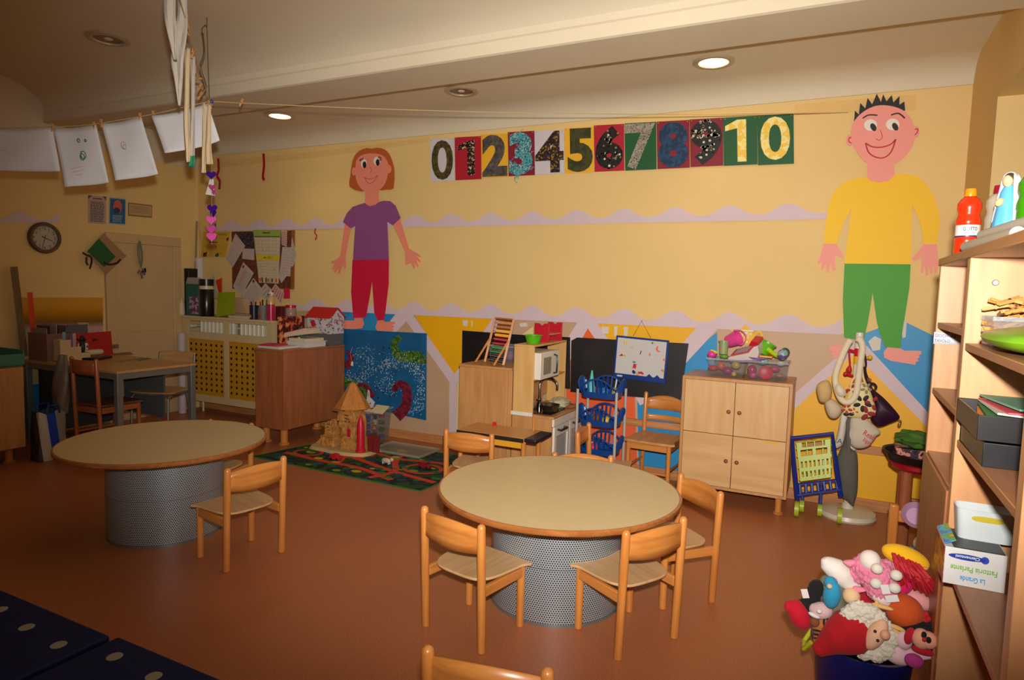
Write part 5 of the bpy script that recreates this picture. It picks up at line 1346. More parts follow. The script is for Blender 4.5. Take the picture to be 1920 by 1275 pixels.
put('features', MB().ell((c_[0] - .012, c_[1] - .028, c_[2] + h + .025), .007).ell((c_[0] + .012, c_[1] - .028, c_[2] + h + .025), .007).ell((c_[0] - .024, c_[1], c_[2] + h + .055), .009).ell((c_[0] + .024, c_[1], c_[2] + h + .055), .009), BLK, hd, shift=t.location)
a_, b_ = atr(516, 574, 5.10), atr(527, 574, 5.10); boxw('dark_box', a_.x, b_.x, 5.10, 5.2, ZR, a_.z, pl((84, 14, 26), .5), 'dark red box at the right end of the radiator cover', 'box')

# ============================================================ pinboard corner of the back wall
R4 = lambda pts: crop(300, 400, 4.25, pts)
t = thing('pinboard', 'cork pinboard with wooden frame covered in papers above the radiator', 'pinboard', (back(490, 540).x, YB - .02, back(490, 540).z))
cutout(t, 'cork', R4([(578, 600), (1062, 604), (1066, 136), (572, 146)]), -.6, ramp_noise('cork', [(0, (90, 44, 24)), (.5, (116, 58, 32)), (.7, (130, 70, 40))], 60, .8))
mb = MB(); P = [on_y(x, y, YB - .016) for x, y in R4([(1044, 606), (1066, 606), (1072, 134), (1048, 134)])]; mb.prism([(q.x, q.z) for q in P], .012, wfr(.006)); pw('frame', mb, wood((140, 80, 36), (160, 96, 48), .5), t)
def sheetp(name, pts, lay, mats, label, dec=None, cat='paper', group='papers on the pinboard'):
    off = .014 + .0022 * lay; mb = MB(); P = [on_y(x, y, YB - off) for x, y in R4(pts)]
    mb.prism([(q.x, q.z) for q in P], .0012, wfr(off))
    if dec:
        f_ = lambda u, v, w=0: (lambda q: Vector((q.x, YB - off - .0014 - w, q.z)))(P[0].lerp(P[1], u).lerp(P[3].lerp(P[2], u), v))
        dec(mb, f_)
    return solo(name, mb, mats, label, cat, group)
PP = pl((196, 178, 166), .7, .03); PG = pl((150, 140, 136), .7)
def rows(n, s): return lambda mb, f: lin_rows(mb, f, .08, .92, .06, .94, n, 1, .35, s)
def tab(nc, nr): 
    def g(mb, f):
        for i in range(nc + 1): u = .06 + .88 * i / nc; mb.add([f(u - .006, .06, .0003), f(u + .006, .06, .0003), f(u + .006, .94, .0003), f(u - .006, .94, .0003)], [(0, 1, 2, 3)], 1)
        for i in range(nr + 1): v = .06 + .88 * i / nr; mb.add([f(.06, v - .004, .0003), f(.94, v - .004, .0003), f(.94, v + .004, .0003), f(.06, v + .004, .0003)], [(0, 1, 2, 3)], 1)
    return g
def yel(mb, f):
    for u, v, r_, m in ((.12, .12, .05, 1), (.2, .15, .045, 1), (.16, .04, .1, 3), (.56, .40, .035, 2), (.66, .05, .09, 4), (.96, .7, .06, 1), (.8, .12, .02, 1)): mb.add([f(u + r_ * .8 * cos(a), max(.0, v + r_ * 1.1 * sin(a)), .0004) for a in [2 * pi * i / 14 for i in range(14)]], [tuple(range(14))], m)
    mb.add([f(.28, .56, .0004), f(.6, .56, .0004), f(.6, .6, .0004), f(.28, .6, .0004)], [(0, 1, 2, 3)], 3); lin_rows(mb, f, .55, .9, .84, .94, 2, 3, .4, 3)
sheetp('poster', [(328, 346), (520, 346), (560, 146), (345, 146)], 0, [pl((206, 166, 50), .6), pl((110, 24, 20), .6), pl((196, 30, 60), .6), pl((90, 60, 30), .6), pl((40, 70, 70), .6)], 'yellow poster with small red figures left of the pinboard', yel, 'poster', None)
def dk(mb, f): pass
sheetp('photo', [(660, 268), (742, 278), (748, 150), (630, 156)], 1, ramp_noise('group_photo', [(0, (14, 12, 18)), (.45, (50, 40, 60)), (.58, (120, 90, 80)), (.66, (24, 20, 30))], 50), 'dark group photo at the upper left of the pinboard')
sheetp('paper', [(654, 362), (752, 374), (752, 284), (660, 280)], 1, [PP, PG], 'small white table sheet under the dark photo on the pinboard', tab(4, 4))
sheetp('paper', [(580, 430), (680, 260), (602, 160), (526, 360)], 2, [PP, PG], 'tilted white sheet with a table at the upper left of the pinboard', tab(4, 7))
def cal(mb, f):
    mb.quad(f(0, .885, .0004), f(1, .885, .0004), f(1, 1, .0004), f(0, 1, .0004), 2); mb.quad(f(.01, .865, .0005), f(.99, .865, .0005), f(.99, .882, .0005), f(.01, .882, .0005), 3)
    mb.quad(f(0, .43, .0004), f(1, .43, .0004), f(1, .53, .0004), f(0, .53, .0004), 4)
    for v0, v1 in ((.54, .86), (.14, .42)):
        for i in range(8): u = .02 + .96 * i / 7; mb.add([f(u - .003, v0, .0004), f(u + .003, v0, .0004), f(u + .003, v1, .0004), f(u - .003, v1, .0004)], [(0, 1, 2, 3)], 1)
        for i in range(6): v = v0 + (v1 - v0) * i / 5; mb.add([f(.02, v - .002, .0004), f(.98, v - .002, .0004), f(.98, v + .002, .0004), f(.02, v + .002, .0004)], [(0, 1, 2, 3)], 1)
    G_ = glyphs('2011'); letter(mb, '2011', lambda a, b, c=0: f(.48 + a * .21 / G_[2], .455 + b * .05 / G_[3], .0006), h=G_[3], m=3); mb.quad(f(.32, .47, .0006), f(.43, .47, .0006), f(.43, .485, .0006), f(.32, .485, .0006), 3)
    lin_rows(mb, f, .35, .65, .92, .97, 1, 3, .5, 2, .0006)
    q = random.Random(4)
    for i in range(12):
        u, v = q.uniform(.08, .95), q.choice((q.uniform(.57, .84), q.uniform(.18, .40))); mb.add([f(u - .03, v, .0006), f(u + .03, v + .012, .0006), f(u + .03, v + .02, .0006), f(u - .03, v + .008, .0006)], [(0, 1, 2, 3)], 5 if i % 2 else 1)
    for i in range(9):
        u = .08 + .1 * i; mb.add([f(u + .04 * cos(a), .055 + .045 * sin(a) * (1 + .3 * (i % 2)), .0007) for a in [2 * pi * k / 10 for k in range(10)]], [tuple(range(10))], (5, 3, 4, 6, 5, 2, 6, 4, 5)[i])
sheetp('wall_calendar', [(790, 552), (945, 560), (962, 132), (742, 132)], 3, [pl((206, 190, 156), .7), pl((150, 140, 120), .7), pl((150, 176, 70), .6), pl((70, 50, 30), .6), pl((214, 190, 40), .6), pl((200, 70, 40), .6), pl((70, 50, 110), .6)], 'two-month wall calendar with green and yellow headings on the pinboard', cal, 'calendar', None)
sheetp('paper', [(970, 250), (1010, 268), (1014, 138), (966, 138)], 2, [PP, pl((190, 70, 50), .6)], 'narrow white slip with red print at the upper right of the pinboard', rows(7, 3))
sheetp('paper', [(950, 490), (1038, 504), (1054, 272), (976, 268)], 4, [PP, PG], 'tall white table sheet right of the calendar', tab(4, 9))
sheetp('paper', [(1030, 430), (1062, 420), (1088, 330), (1052, 190)], 2, [PP, PG], 'white sheet turned behind the tall table sheet, at the right edge of the pinboard', rows(6, 4))
sheetp('paper', [(968, 556), (1010, 500), (946, 484), (942, 500)], 2, [PP, PG], 'white paper corner poking out below the tall table sheet', None)
sheetp('paper', [(652, 652), (748, 476), (664, 388), (582, 584)], 3, [PP, PG, pl((206, 110, 60), .6), pl((130, 20, 40), .6)], 'tilted white sheet with orange bars at the lower left of the pinboard', lambda mb, f: (lin_rows(mb, f, .1, .9, .1, .9, 12, 1, .3, 5), [mb.quad(f(.2, v, .0006), f(.85, v, .0006), f(.85, v + .04, .0006), f(.2, v + .04, .0006), 2) for v in (.62, .5)], mb.quad(f(.82, .80, .0006), f(.93, .80, .0006), f(.93, .92, .0006), f(.82, .92, .0006), 3)))
sheetp('paper', [(735, 740), (828, 620), (745, 514), (648, 660)], 4, [PP, PG, pl((130, 20, 40), .6)], 'white letter with a red corner mark hanging below the pinboard', lambda mb, f: (lin_rows(mb, f, .1, .9, .1, .85, 10, 1, .3, 6), mb.quad(f(.85, .8, .0006), f(.96, .8, .0006), f(.96, .95, .0006), f(.85, .95, .0006), 2)))
sheetp('paper', [(860, 720), (930, 650), (840, 556), (790, 620)], 3, [PP, PG], 'white paper with few lines under the calendar, behind the pencil cups', rows(4, 8))
sheetp('paper', [(968, 730), (990, 640), (920, 560), (886, 610)], 5, [pl((200, 170, 160), .7), pl((190, 60, 70), .6)], 'white paper with red lines at the lower right below the calendar', rows(5, 9))
sheetp('pink_note', [(985, 680), (1036, 680), (1036, 598), (985, 598)], 0, pl((206, 30, 66), .6), 'hot pink paper note just below the right end of the pinboard', None, 'note', None)
sheetp('paper', [(640, 700), (720, 780), (745, 740), (650, 640)], 1, [PP, PG], 'white curled sheet lowest on the wall under the pinboard', rows(5, 12))

# ============================================================ on the brown cabinet (top at .905)
ZB = .9055
def tbx(name, x0, x1, y0, y1, z0, z1, mat, label, cat, rz=0, bevel=.003, group=None):
    mb = MB(); mb.box((0, 0, (z1 - z0) / 2), (x1 - x0, y1 - y0, z1 - z0)); o = put(name, mb, mat, None, loc=((x0 + x1) / 2, (y0 + y1) / 2, z0), rz=rz, bevel=bevel); return tag(o, label, cat, group)
tbx('paper_stack', -4.90, -4.62, 4.45, 4.70, ZB, ZB + .022, pl((206, 200, 188), .5), 'flat stack of white papers at the near corner of the brown cabinet', 'papers')
tbx('book', -4.90, -4.70, 4.46, 4.64, ZB + .0223, ZB + .036, pl((190, 40, 76), .5), 'thin pink book lying on the papers on the brown cabinet', 'book', radians(12))
F = Face((570, 655), (608, 650), (609, 638), ZB); 
t = thing('tray', 'white shallow plastic tray with a rim on the brown cabinet, beside the house', 'tray', (-4.66, 4.86, ZB))
mb = MB(); x0, x1, y0, y1 = -4.80, -4.56, 4.72, 5.0
for (a0, a1, b0, b1) in ((x0, x0 + .006, y0, y1), (x1 - .006, x1, y0, y1), (x0 + .006, x1 - .006, y0, y0 + .006), (x0 + .006, x1 - .006, y1 - .006, y1)): mb.bb(a0, a1, b0, b1, ZB + .004, ZB + .055)
mb.bb(x0, x1, y0, y1, ZB, ZB + .004); pw('tray', mb, pl((206, 204, 196), .35), t); mb = MB()
for (a0, a1, b0, b1) in ((x0 - .012, x0, y0 - .012, y1 + .012), (x1, x1 + .012, y0 - .012, y1 + .012), (x0, x1, y0 - .012, y0), (x0, x1, y1, y1 + .012)): mb.bb(a0, a1, b0, b1, ZB + .05, ZB + .056)
pw('rim', mb, pl((210, 206, 190), .35), t)
tbx('carton', -4.79, -4.57, 4.735, 4.985, ZB + .0045, ZB + .085, pl((210, 196, 166), .6), 'cream flat carton lying in the white tray on the brown cabinet', 'box')
t = thing('open_box', 'cream box with a red-edged slanted lid on the brown cabinet', 'box', (-4.78, 4.78, ZB + .0858))
mb = MB(); mb.prism([(0, 0), (.34, .045), (.34, .085), (.30, .10), (0, .04)], .16, lambda u, v, w: Vector((-4.86 + u * .80, 4.745 + w + u * .12, ZB + .0862 + v))); pw('lid', mb, pl((208, 186, 160), .6), t)
mb = MB(); mb.prism([(0, .0405), (.30, .1005), (.30, .106), (0, .046)], .16, lambda u, v, w: Vector((-4.86 + u * .80, 4.745 + w + u * .12, ZB + .0862 + v))); pw('red_edge', mb, pl((184, 24, 32), .5), t)
mb = MB(); mb.add([(-4.72, 4.744, ZB + .075), (-4.66, 4.744, ZB + .10), (-4.62, 4.744, ZB + .07), (-4.66, 4.744, ZB + .05), (-4.71, 4.744, ZB + .055)], [(0, 1, 2, 3, 4)]); pw('flap', mb, pl((214, 204, 190), .6), t, solid=.002)
# clear box carrying the paper house
t = thing('clear_box', 'smoky clear box with red things inside, under the paper house', 'box', (-4.70, 5.15, ZB))
mb = MB(); x0, x1, y0, y1, zt_ = -4.855, -4.55, 5.045, 5.255, ZB + .115
for (a0, a1, b0, b1) in ((x0, x0 + .004, y0, y1), (x1 - .004, x1, y0, y1), (x0 + .004, x1 - .004, y0, y0 + .004), (x0 + .004, x1 - .004, y1 - .004, y1)): mb.bb(a0, a1, b0, b1, ZB + .004, zt_)
mb.bb(x0, x1, y0, y1, ZB, ZB + .004); pw('shell', mb, clear((120, 120, 116), .15, .5), t)
tbx('red_pack', -4.65, -4.57, 5.07, 5.20, ZB + .0045, ZB + .08, pl((150, 20, 40), .5), 'dark red pack seen inside the smoky clear box', 'pack')
t = thing('paper_house', 'printed cardboard house with red roof and small winter figures, on the clear box', 'toy house', (-4.70, 5.16, zt_))
hx0, hx1, hy0, hy1, hz = -4.855, -4.555, 5.055, 5.265, zt_ + .0005
HP = ramp_noise('house_print', [(0, (196, 196, 200)), (.54, (196, 196, 200)), (.56, (40, 36, 44)), (.6, (200, 60, 60)), (.64, (204, 200, 200)), (.72, (60, 50, 56))], 26, .6)
mb = MB(); mb.bb(hx0, hx1, hy0, hy1, hz, hz + .17); mb.prism([(hy0, hz + .17), (hy1, hz + .17), ((hy0 + hy1) / 2, hz + .255)], hx1 - hx0, lambda u, v, w: Vector((hx0 + w, u, v))); pw('walls', mb, HP, t)
for s_ in (-1, 1):
    ym = (hy0 + hy1) / 2; ye = hy0 - .02 if s_ < 0 else hy1 + .02
    mb = MB(); mb.prism([(ym, hz + .259), (ye, hz + .158), (ye, hz + .163), (ym, hz + .267)], hx1 - hx0 + .04, lambda u, v, w: Vector((hx0 - .02 + w, u, v))); pw('roof', mb, pl((190, 24, 30), .5, .1, 30), t)
for u, fill in ((.08, (190, 30, 40)), (.22, (214, 200, 190))):
    Tm = Matrix.Translation((hx0 + u, hy0 - .001, hz + .10)) @ Matrix.Rotation(pi / 2, 4, 'X')
    pw('window', MB().lathe([(0, .0), (.03, .0), (.03, .002), (0, .002)], 18, T=Tm, sy=1.25), pl(fill, .6), t)
tbx('teal_pouch', -4.86, -4.815, 4.93, 5.02, ZB, ZB + .17, pl((20, 120, 116), .5), 'teal pouch standing between the dark photo box and the paper house', 'pouch')
PB = ramp_noise('people_print', [(0, (30, 12, 16)), (.42, (80, 20, 24)), (.52, (200, 90, 40)), (.6, (214, 150, 90)), (.68, (30, 20, 26))], 16)
a_ = on_y(524, 586, 5.06); b_ = on_y(566, 586, 5.06)
tbx('picture_box', -4.908, -4.868, 4.70, 5.03, ZB, 1.195, PB, 'box printed with dark and orange pictures, standing on the left edge of the brown cabinet', 'box')
t = thing('jar', 'clear jar with a red lid standing on the printed picture box', 'jar', (-4.888, 4.86, 1.1955))
pw('jar', MB().lathe([(0, 0), (.05, 0), (.055, .01), (.055, .075), (.045, .085), (.043, .085), (.05, .07), (.05, .012), (0, .006)], 24, c=(-4.888, 4.86, 1.1955)), clear((190, 160, 150), .1, .4), t)
pw('lid', MB().lathe([(0, .0855), (.052, .0855), (.052, .11), (0, .112)], 24, c=(-4.888, 4.86, 1.1955)), pl((176, 16, 30), .3), t)
# ============================================================ what hangs from the clothes lines
STR = pl((190, 160, 110), .8)
def at(px, py, d): return CAM + ray(px, py) * d
KN = at(393, 190, 4.2)                       # where the lines meet
mb = MB(); hk = on_z(388, 52, 3.18)
mb.tube([at(388, 50, 4.22), KN], .0022, 6)
mb.tube([at(388, 50, 4.22), at(384, 47, 4.22), at(379, 53, 4.22), at(378, 64, 4.22)], .003, 6)
sp_ = smooth_loop([(380, 62), (383, 90), (382, 104), (376, 122), (378, 135), (386, 160), (384, 168), (377, 176)], 4, False)
mb.tube([at(x, y, 4.21) for x, y in sp_], .0055, 8)
mb.tube([at(388, 50, 4.22), at(388, 50, 4.22) + Vector((0, 0, .12))], .003, 6)
solo('wire_spiral', mb, pl((120, 110, 92), .35, metal=.7), 'thin wire and twisted metal spiral hanging from the ceiling above the line knot', 'wire')
mb = MB(); lp = [(-60, 246, 3.98), (0, 241, 4.02), (98, 238, 4.06), (145, 236, 4.08), (190, 231, 4.10), (260, 219, 4.13), (288, 214, 4.14), (393, 190, 4.2)]
e0 = at(-60, 246, 3.98); dr = (e0 - at(393, 190, 4.2)).normalized(); kx = (XL - e0.x) / dr.x
mb.tube([e0 + dr * (kx * .995)] + [at(*q) for q in lp], .0028, 6); solo('string', mb, STR, 'string carrying the big paper sheets, from the left wall to the knot', 'string', 'clothes lines')
mb = MB(); w1 = on_y(1590, 211, YB - .004)
p1, p2 = KN, w1
q = []
for i in range(25):
    s_ = i / 24; a = p1.lerp(p2, s_); a.z -= .16 * s_ * (1 - s_); q.append(a)
mb.tube(q, .0028, 6); solo('string', mb, STR, 'string running from the knot above the number sheets to the wall by the boy', 'string', 'clothes lines')
FR = at(320, -60, 2.7)
e2 = FR + (FR - KN).normalized() * 3.0
mb = MB(); mb.tube([e2] + [KN.lerp(FR, 1 - i / 10) for i in range(11)], .0028, 6); solo('string', mb, STR, 'string running from the knot towards the viewer, hung with cloth strips', 'string', 'clothes lines')
# sheets of drawing paper
SHT = pl((226, 225, 227), .7, .02)
def sheet(pts, d, label, deco=None, curl=.02):
    P = [at(x, y, dd) for (x, y), dd in zip(pts, d)]     # tl tr br bl
    nrm = (P[1] - P[0]).cross(P[3] - P[0]).normalized()
    def g(s, q):
        a = P[0].lerp(P[1], s).lerp(P[3].lerp(P[2], s), q)
        return a + nrm * (curl * sin(pi * s) * (.3 + q) + .01 * sin(5 * s + 3 * q))
    t = thing('drawing_sheet', label, 'paper', tuple(P[3]), 0, 'drawing sheets on the line')
    mb = MB(); mb.grid(g, 12, 10); pw('sheet', mb, SHT, t, solid=.001)
    tow = 1 if nrm.dot(CAM - P[0]) > 0 else -1
    for name, strokes_, mat, r_ in (deco or []):
        mb = MB()
        for l in strokes_:
            mb.tube([g(u, v) + nrm * tow * .0016 for u, v in smooth_loop(l, 3, False)], r_, 4)
        pw(name, mb, mat, t)
    return t
GP = pl((60, 120, 96), .8); PK = pl((206, 170, 160), .8)
loop_ = lambda cx, cy, r: [(cx + r * cos(a), cy + r * 1.1 * sin(a)) for a in [k * .7 for k in range(10)]]
sheet([(-30, 242), (100, 240), (111, 320), (-30, 319)], (4.0, 4.06, 4.05, 4.0), 'blank landscape sheet pegged at the far left end of the line', [('pencil_marks', [[(.2, .5), (.3, .52), (.33, .6)], [(.6, .1), (.7, .11)]], PK, .001)])
sheet([(100, 241), (182, 235), (202, 341), (121, 350)], (4.07, 4.10, 4.08, 4.05), 'sheet with a green chalk face pegged second from the left', [('drawn_face', [loop_(.5, .23, .03), loop_(.67, .25, .02), loop_(.55, .49, .06), loop_(.52, .52, .05)], GP, .003), ('pencil_marks', [[(.2, .7), (.5, .68)], [(.22, .76), (.5, .74)], [(.3, .82), (.45, .80)]], PK, .0015)])
sheet([(190, 232), (266, 220), (295, 325), (216, 338)], (4.10, 4.13, 4.11, 4.08), 'nearly blank portrait sheet with a faint pink mark, third along the line', [('faint_mark', [loop_(.38, .42, .06), loop_(.4, .45, .04)], PK, .003)])
sheet([(284, 217), (391, 196), (411, 262), (309, 287)], (4.12, 4.17, 4.15, 4.10), 'landscape sheet pegged beside the knot, behind the cloth strips', None, .03)
# clothes pegs
PEG = wood((206, 140, 70), (226, 164, 92), .5, 'Z', 6, 8)
PT = thing('clothes_peg', '', 'clothes peg')
for s_ in (-1, 1): put('jaw', MB().prism([(.0005, -.03), (.0045, -.032), (.006, .0), (.0095, .038), (.004, .038), (.0005, .002)], .010, lambda u, v, w, s_=s_: Vector((s_ * u, w - .005, v))), PEG, PT)
put('spring', MB().tube([(0, -.007, .003), (0, .007, .003)], .0042, 8), pl((120, 116, 110), .3, metal=.8), PT)
pegs = [((98, 240), 4.05, 0, 'wooden peg holding the right corner of the leftmost blank sheet'), ((176, 237), 4.09, 0, 'wooden peg at the right corner of the sheet with the green face'), ((190, 232), 4.09, 5, 'wooden peg at the left corner of the third sheet'), ((262, 220), 4.12, -8, 'wooden peg at the right corner of the third sheet'), ((287, 216), 4.13, 0, 'wooden peg at the left corner of the sheet beside the knot'), ((433, 195), 4.25, -25, 'wooden peg on the line right of the knot, above the hearts'),
        ((350, 36), 3.2, 5, 'topmost visible peg on the cloth strip line'), ((353, 58), 3.4, 8, 'second peg from the top on the cloth strip line'), ((361, 101), 3.6, -14, 'pale peg in the middle of the cloth strip line, above the long strip'), ((366, 130), 3.8, 5, 'peg on the cloth strip line, level with the top of the metal twist'), ((372, 147), 3.95, 85, 'peg lying crosswise on the cloth strip line beside the metal twist'), ((374, 164), 4.0, -30, 'upper of the two tilted pegs just above the knot'), ((375, 180), 4.05, -28, 'lower of the two tilted pegs just above the knot')]
for i, (pxy, d, tilt, lab) in enumerate(pegs):
    c = PT if i == 0 else dup(PT)
    c.location = at(*pxy, d) if i != 5 else KN.lerp(w1, .045) - Vector((0, 0, .007)); c.rotation_euler = (0, radians(-tilt), radians(26)); c['label'] = lab; c['group'] = 'clothes pegs on the lines'
    c.scale = (.75, .75, .75)
# cloth strips
def strip(pts, w, d0, d1, mat, label, tip=None, n=5):
    q = smooth_loop(pts, 5, False); k = len(q); ww = smooth_loop([(x,) for x in w], max(1, 5 * (len(pts) - 1) // (len(w) - 1)), False)
    mb = MB(); L = []
    for i in range(k):
        s_ = i / (k - 1); d = d0 + (d1 - d0) * s_; wi = ww[min(len(ww) - 1, int(s_ * (len(ww) - 1) + .5))][0]
        c_ = at(q[i][0], q[i][1], d); rw = CR * (wi * d / FPX / 2)
        L.append([c_ + rw * (2 * j / n - 1) + CF * (.005 * sin(j * 1.7 + i * .25)) for j in range(n + 1)])
    vs = [p for r in L for p in r]; fs = [(i * (n + 1) + j, i * (n + 1) + j + 1, (i + 1) * (n + 1) + j + 1, (i + 1) * (n + 1) + j) for i in range(k - 1) for j in range(n)]
    mb.add(vs, fs)
    if tip:
        for f_ in range(len(mb.f) - n * 2, len(mb.f)): mb.mi[f_] = 1
    return solo('cloth_strip', mb, [mat] + ([tip] if tip else []), label, 'cloth strip', 'cloth strips on the line', solid=.002)
CW = pl((190, 180, 166), .9, .05, 20); CC = pl((214, 190, 150), .9, .05, 20)
strip([(318, -40), (317, 20), (321, 55), (326, 90), (329, 112)], (22, 24, 22, 10, 4), 2.9, 2.95, CW, 'pale cloth strip nearest the viewer, its tip curling left at the top of the picture')
strip([(341, -40), (341, 20), (338, 60), (333, 110), (335, 150), (336, 198)], (18, 20, 28, 24, 14, 3), 3.1, 3.15, CW, 'long pale cloth strip ending in a point above the paper sheets')
strip([(351, 90), (350, 150), (350, 230), (353, 290), (353, 304)], (10, 11, 11, 8, 4), 3.62, 3.65, CC, 'cream cloth strip with a torn pointed end in front of the last sheet')
strip([(361, 105), (361, 180), (361, 250), (359, 312)], (9, 9, 10, 13), 3.7, 3.75, CW, 'pale cloth strip with a green painted tip', pl((40, 140, 90), .8))
strip([(382, 193), (382, 240), (382, 290), (382, 324)], (5, 6, 8, 9), 4.1, 4.1, CC, 'narrow cream strip hanging from the knot')
strip([(391, 196), (391, 240), (391, 280), (393, 308)], (8, 10, 12, 14), 4.12, 4.14, CC, 'wide cream strip hanging from the knot just beside the narrow one')
mb = MB(); rr = random.Random(1)
for _ in range(9): mb.tube([KN, KN + Vector((rr.uniform(-.04, .02), rr.uniform(-.03, .03), rr.uniform(-.05, .03)))], .003, 5)
mb.ell(KN, .014); solo('knot', mb, pl((190, 150, 96), .8), 'frayed knot where the clothes lines meet', 'knot')
solo('bead', MB().ell(KN + CR * .012, .013), pl((70, 70, 150), .4), 'small blue bead right on the line knot', 'bead')
# heart garland
t = thing('heart_garland', 'garland of purple and pink paper hearts hanging below the line knot', 'garland', tuple(at(397, 458, 4.22)))
pw('thread', MB().tube([KN, at(397, 300, 4.22), at(397, 458, 4.22)], .0012, 5), pl((170, 150, 140), .7), t)
def heart(px, py, s, ry, mat):
    c_ = at(px, py, 4.22); s = s * 4.22 / FPX
    pts = []
    for i in range(26):
        a = 2 * pi * i / 26; pts.append((16 * sin(a) ** 3 / 17 * s * .5, (13 * cos(a) - 5 * cos(2 * a) - 2 * cos(3 * a) - cos(4 * a)) / 17 * s * .5))
    dx = CR * cos(ry) + CF * sin(ry)
    mb = MB(); mb.prism(pts, .002, lambda u, v, w: c_ + dx * u + CU * v + dx.cross(CU) * w); pw('heart', mb, mat, t)
PU, PI_, PM = pl((70, 24, 150), .25, metal=.4), pl((214, 70, 160), .55), pl((150, 50, 110), .5)
for px, py, s, ry, m in ((396, 328, 19, .2, PU), (397, 351, 14, .9, PM), (401, 360, 14, -.6, PI_), (402, 371, 12, -1.1, PU), (398, 391, 20, .1, PU), (400, 400, 17, -.4, PU), (396, 412, 20, .2, PI_), (404, 423, 12, -.9, PU), (396, 430, 20, -.2, PI_), (397, 444, 20, .1, PI_), (406, 445, 10, -1.0, PU)): heart(px, py, s, ry, m)
mb = MB(); mb.prism([(-.03, -.05), (.03, -.06), (.022, .05), (-.002, .05)], .001, lambda u, v, w: at(394, 350, 4.235) + CR * u + CU * v + CF * w); pw('paper_tag', mb, PAPER, t)
# ============================================================ soft shapes
def pillow(mb, out, th, fr, m=0, k=5, back=1.0):
    cx = sum(p[0] for p in out) / len(out); cy = sum(p[1] for p in out) / len(out); n = len(out)
    vs = []; fs = []; lv = [sin(pi / 2 * i / k) for i in range(k, 0, -1)]
    for side in (1, -1):
        for i, s_ in enumerate(lv):
            if side < 0 and i == 0: continue
            w = th * sqrt(max(0, 1 - s_ * s_)) * (side if side > 0 else -back)
            vs += [fr(cx + (x - cx) * s_, cy + (y - cy) * s_, w) for x, y in out]
    def ring(side, i): return i * n if side > 0 else (0 if i == 0 else (k + i - 1) * n)
    c0 = len(vs); vs.append(fr(cx, cy, th)); vs.append(fr(cx, cy, -th * back))
    for side in (1, -1):
        for i in range(k - 1):
            a, b_ = ring(side, i), ring(side, i + 1)
            fs += [(a + j, a + (j + 1) % n, b_ + (j + 1) % n, b_ + j) for j in range(n)]
        e_ = ring(side, k - 1); fs += [(e_ + j, e_ + (j + 1) % n, c0 if side > 0 else c0 + 1) for j in range(n)]
    return mb.add(vs, fs, m)
def yfr(Y): return lambda u, v, w=0.0: Vector((u, Y - w, v))
def ypoly(pts, Y): return [(on_y(x, y, Y).x, on_y(x, y, Y).z) for x, y in pts]

# ============================================================ play mat with roads, painted on one rug
MZ = .006
corn = [on_z(*q, 0) for q in ((478, 848), (800, 924), (842, 868), (600, 815))]
A_, B_ = Vector((-4.50, 4.02, 0)), Vector((-2.70, 3.98, 0)); Cc, Dd = Vector((-2.62, 5.0, 0)), Vector((-4.30, 5.0, 0))
mfr = lambda u, v, w=0: A_.lerp(B_, u).lerp(Dd.lerp(Cc, u), v) + Vector((0, 0, w))
t = thing('play_mat', 'colourful road play mat lying on the floor before the blue painted board', 'play mat', tuple((A_ + B_ + Cc + Dd) / 4))
mb = MB(); mb.prism([(0, 0), (1, 0), (1, 1), (0, 1)], MZ, mfr); pw('mat', mb, ramp_noise('mat_print', [(0, (14, 18, 16)), (.40, (24, 70, 24)), (.52, (18, 20, 22)), (.60, (16, 60, 96)), (.66, (30, 84, 26)), (.74, (20, 18, 20))], 5, .8, 2), t)
mb = MB(); mb.tube([mfr(u, v, .003) for u, v in ((0, 0), (1, 0), (1, 1), (0, 1))], .006, 6, closed=True); pw('edging', mb, pl((40, 110, 40), .8), t)
rd = pl((210, 64, 38), .8); mb = MB()
def road(pts, w=.028, closed=False):
    q = smooth_loop(pts, 4, closed); n = len(q); _pk[0] += 1; zr = MZ + .0008 + .00001 * (_pk[0] % 40)
    for i in range(n - (0 if closed else 1)):
        a, b_ = mfr(*q[i], zr), mfr(*q[(i + 1) % n], zr); d = (b_ - a).normalized(); s_ = Vector((-d.y, d.x, 0)) * w
        mb.add([a - s_, b_ - s_, b_ + s_, a + s_], [(0, 1, 2, 3)])
road([(.02, .62), (.25, .5), (.45, .42), (.7, .30), (.98, .22)]); road([(.05, .25), (.3, .22), (.55, .22), (.8, .10)]); road([(.15, .95), (.28, .6), (.42, .2)]); road([(.5, .9), (.6, .55), (.72, .3), (.7, .05)]); road([(.3, .75), (.55, .62), (.8, .70), (.98, .62)])
road([(.80 + .09 * cos(a), .48 + .13 * sin(a)) for a in [k * pi / 5 for k in range(10)]], .02, True); road([(.36 + .08 * cos(a), .55 + .12 * sin(a)) for a in [k * pi / 5 for k in range(10)]], .02, True); road([(.14 + .07 * cos(a), .36 + .1 * sin(a)) for a in [k * pi / 5 for k in range(10)]], .018, True)
pw('roads', mb, rd, t)
rr = random.Random(6); mb = MB()
for _ in range(85):
    u, v = rr.uniform(.03, .97), rr.uniform(.05, .97); c_ = mfr(u, v, MZ + .0013 + .000004 * _); r_ = rr.uniform(.015, .035); m = rr.randrange(5)
    mb.add([c_ + Vector((r_ * 1.5 * cos(a), r_ * sin(a), 0)) for a in [k * pi / 5 for k in range(10)]], [tuple(range(10))], m)
o = pw('printed_spots', mb, [pl((40, 120, 30), .8), pl((120, 150, 30), .8), pl((24, 80, 130), .8), pl((30, 100, 40), .8), pl((200, 170, 40), .8)], t); o['kind'] = 'stuff'

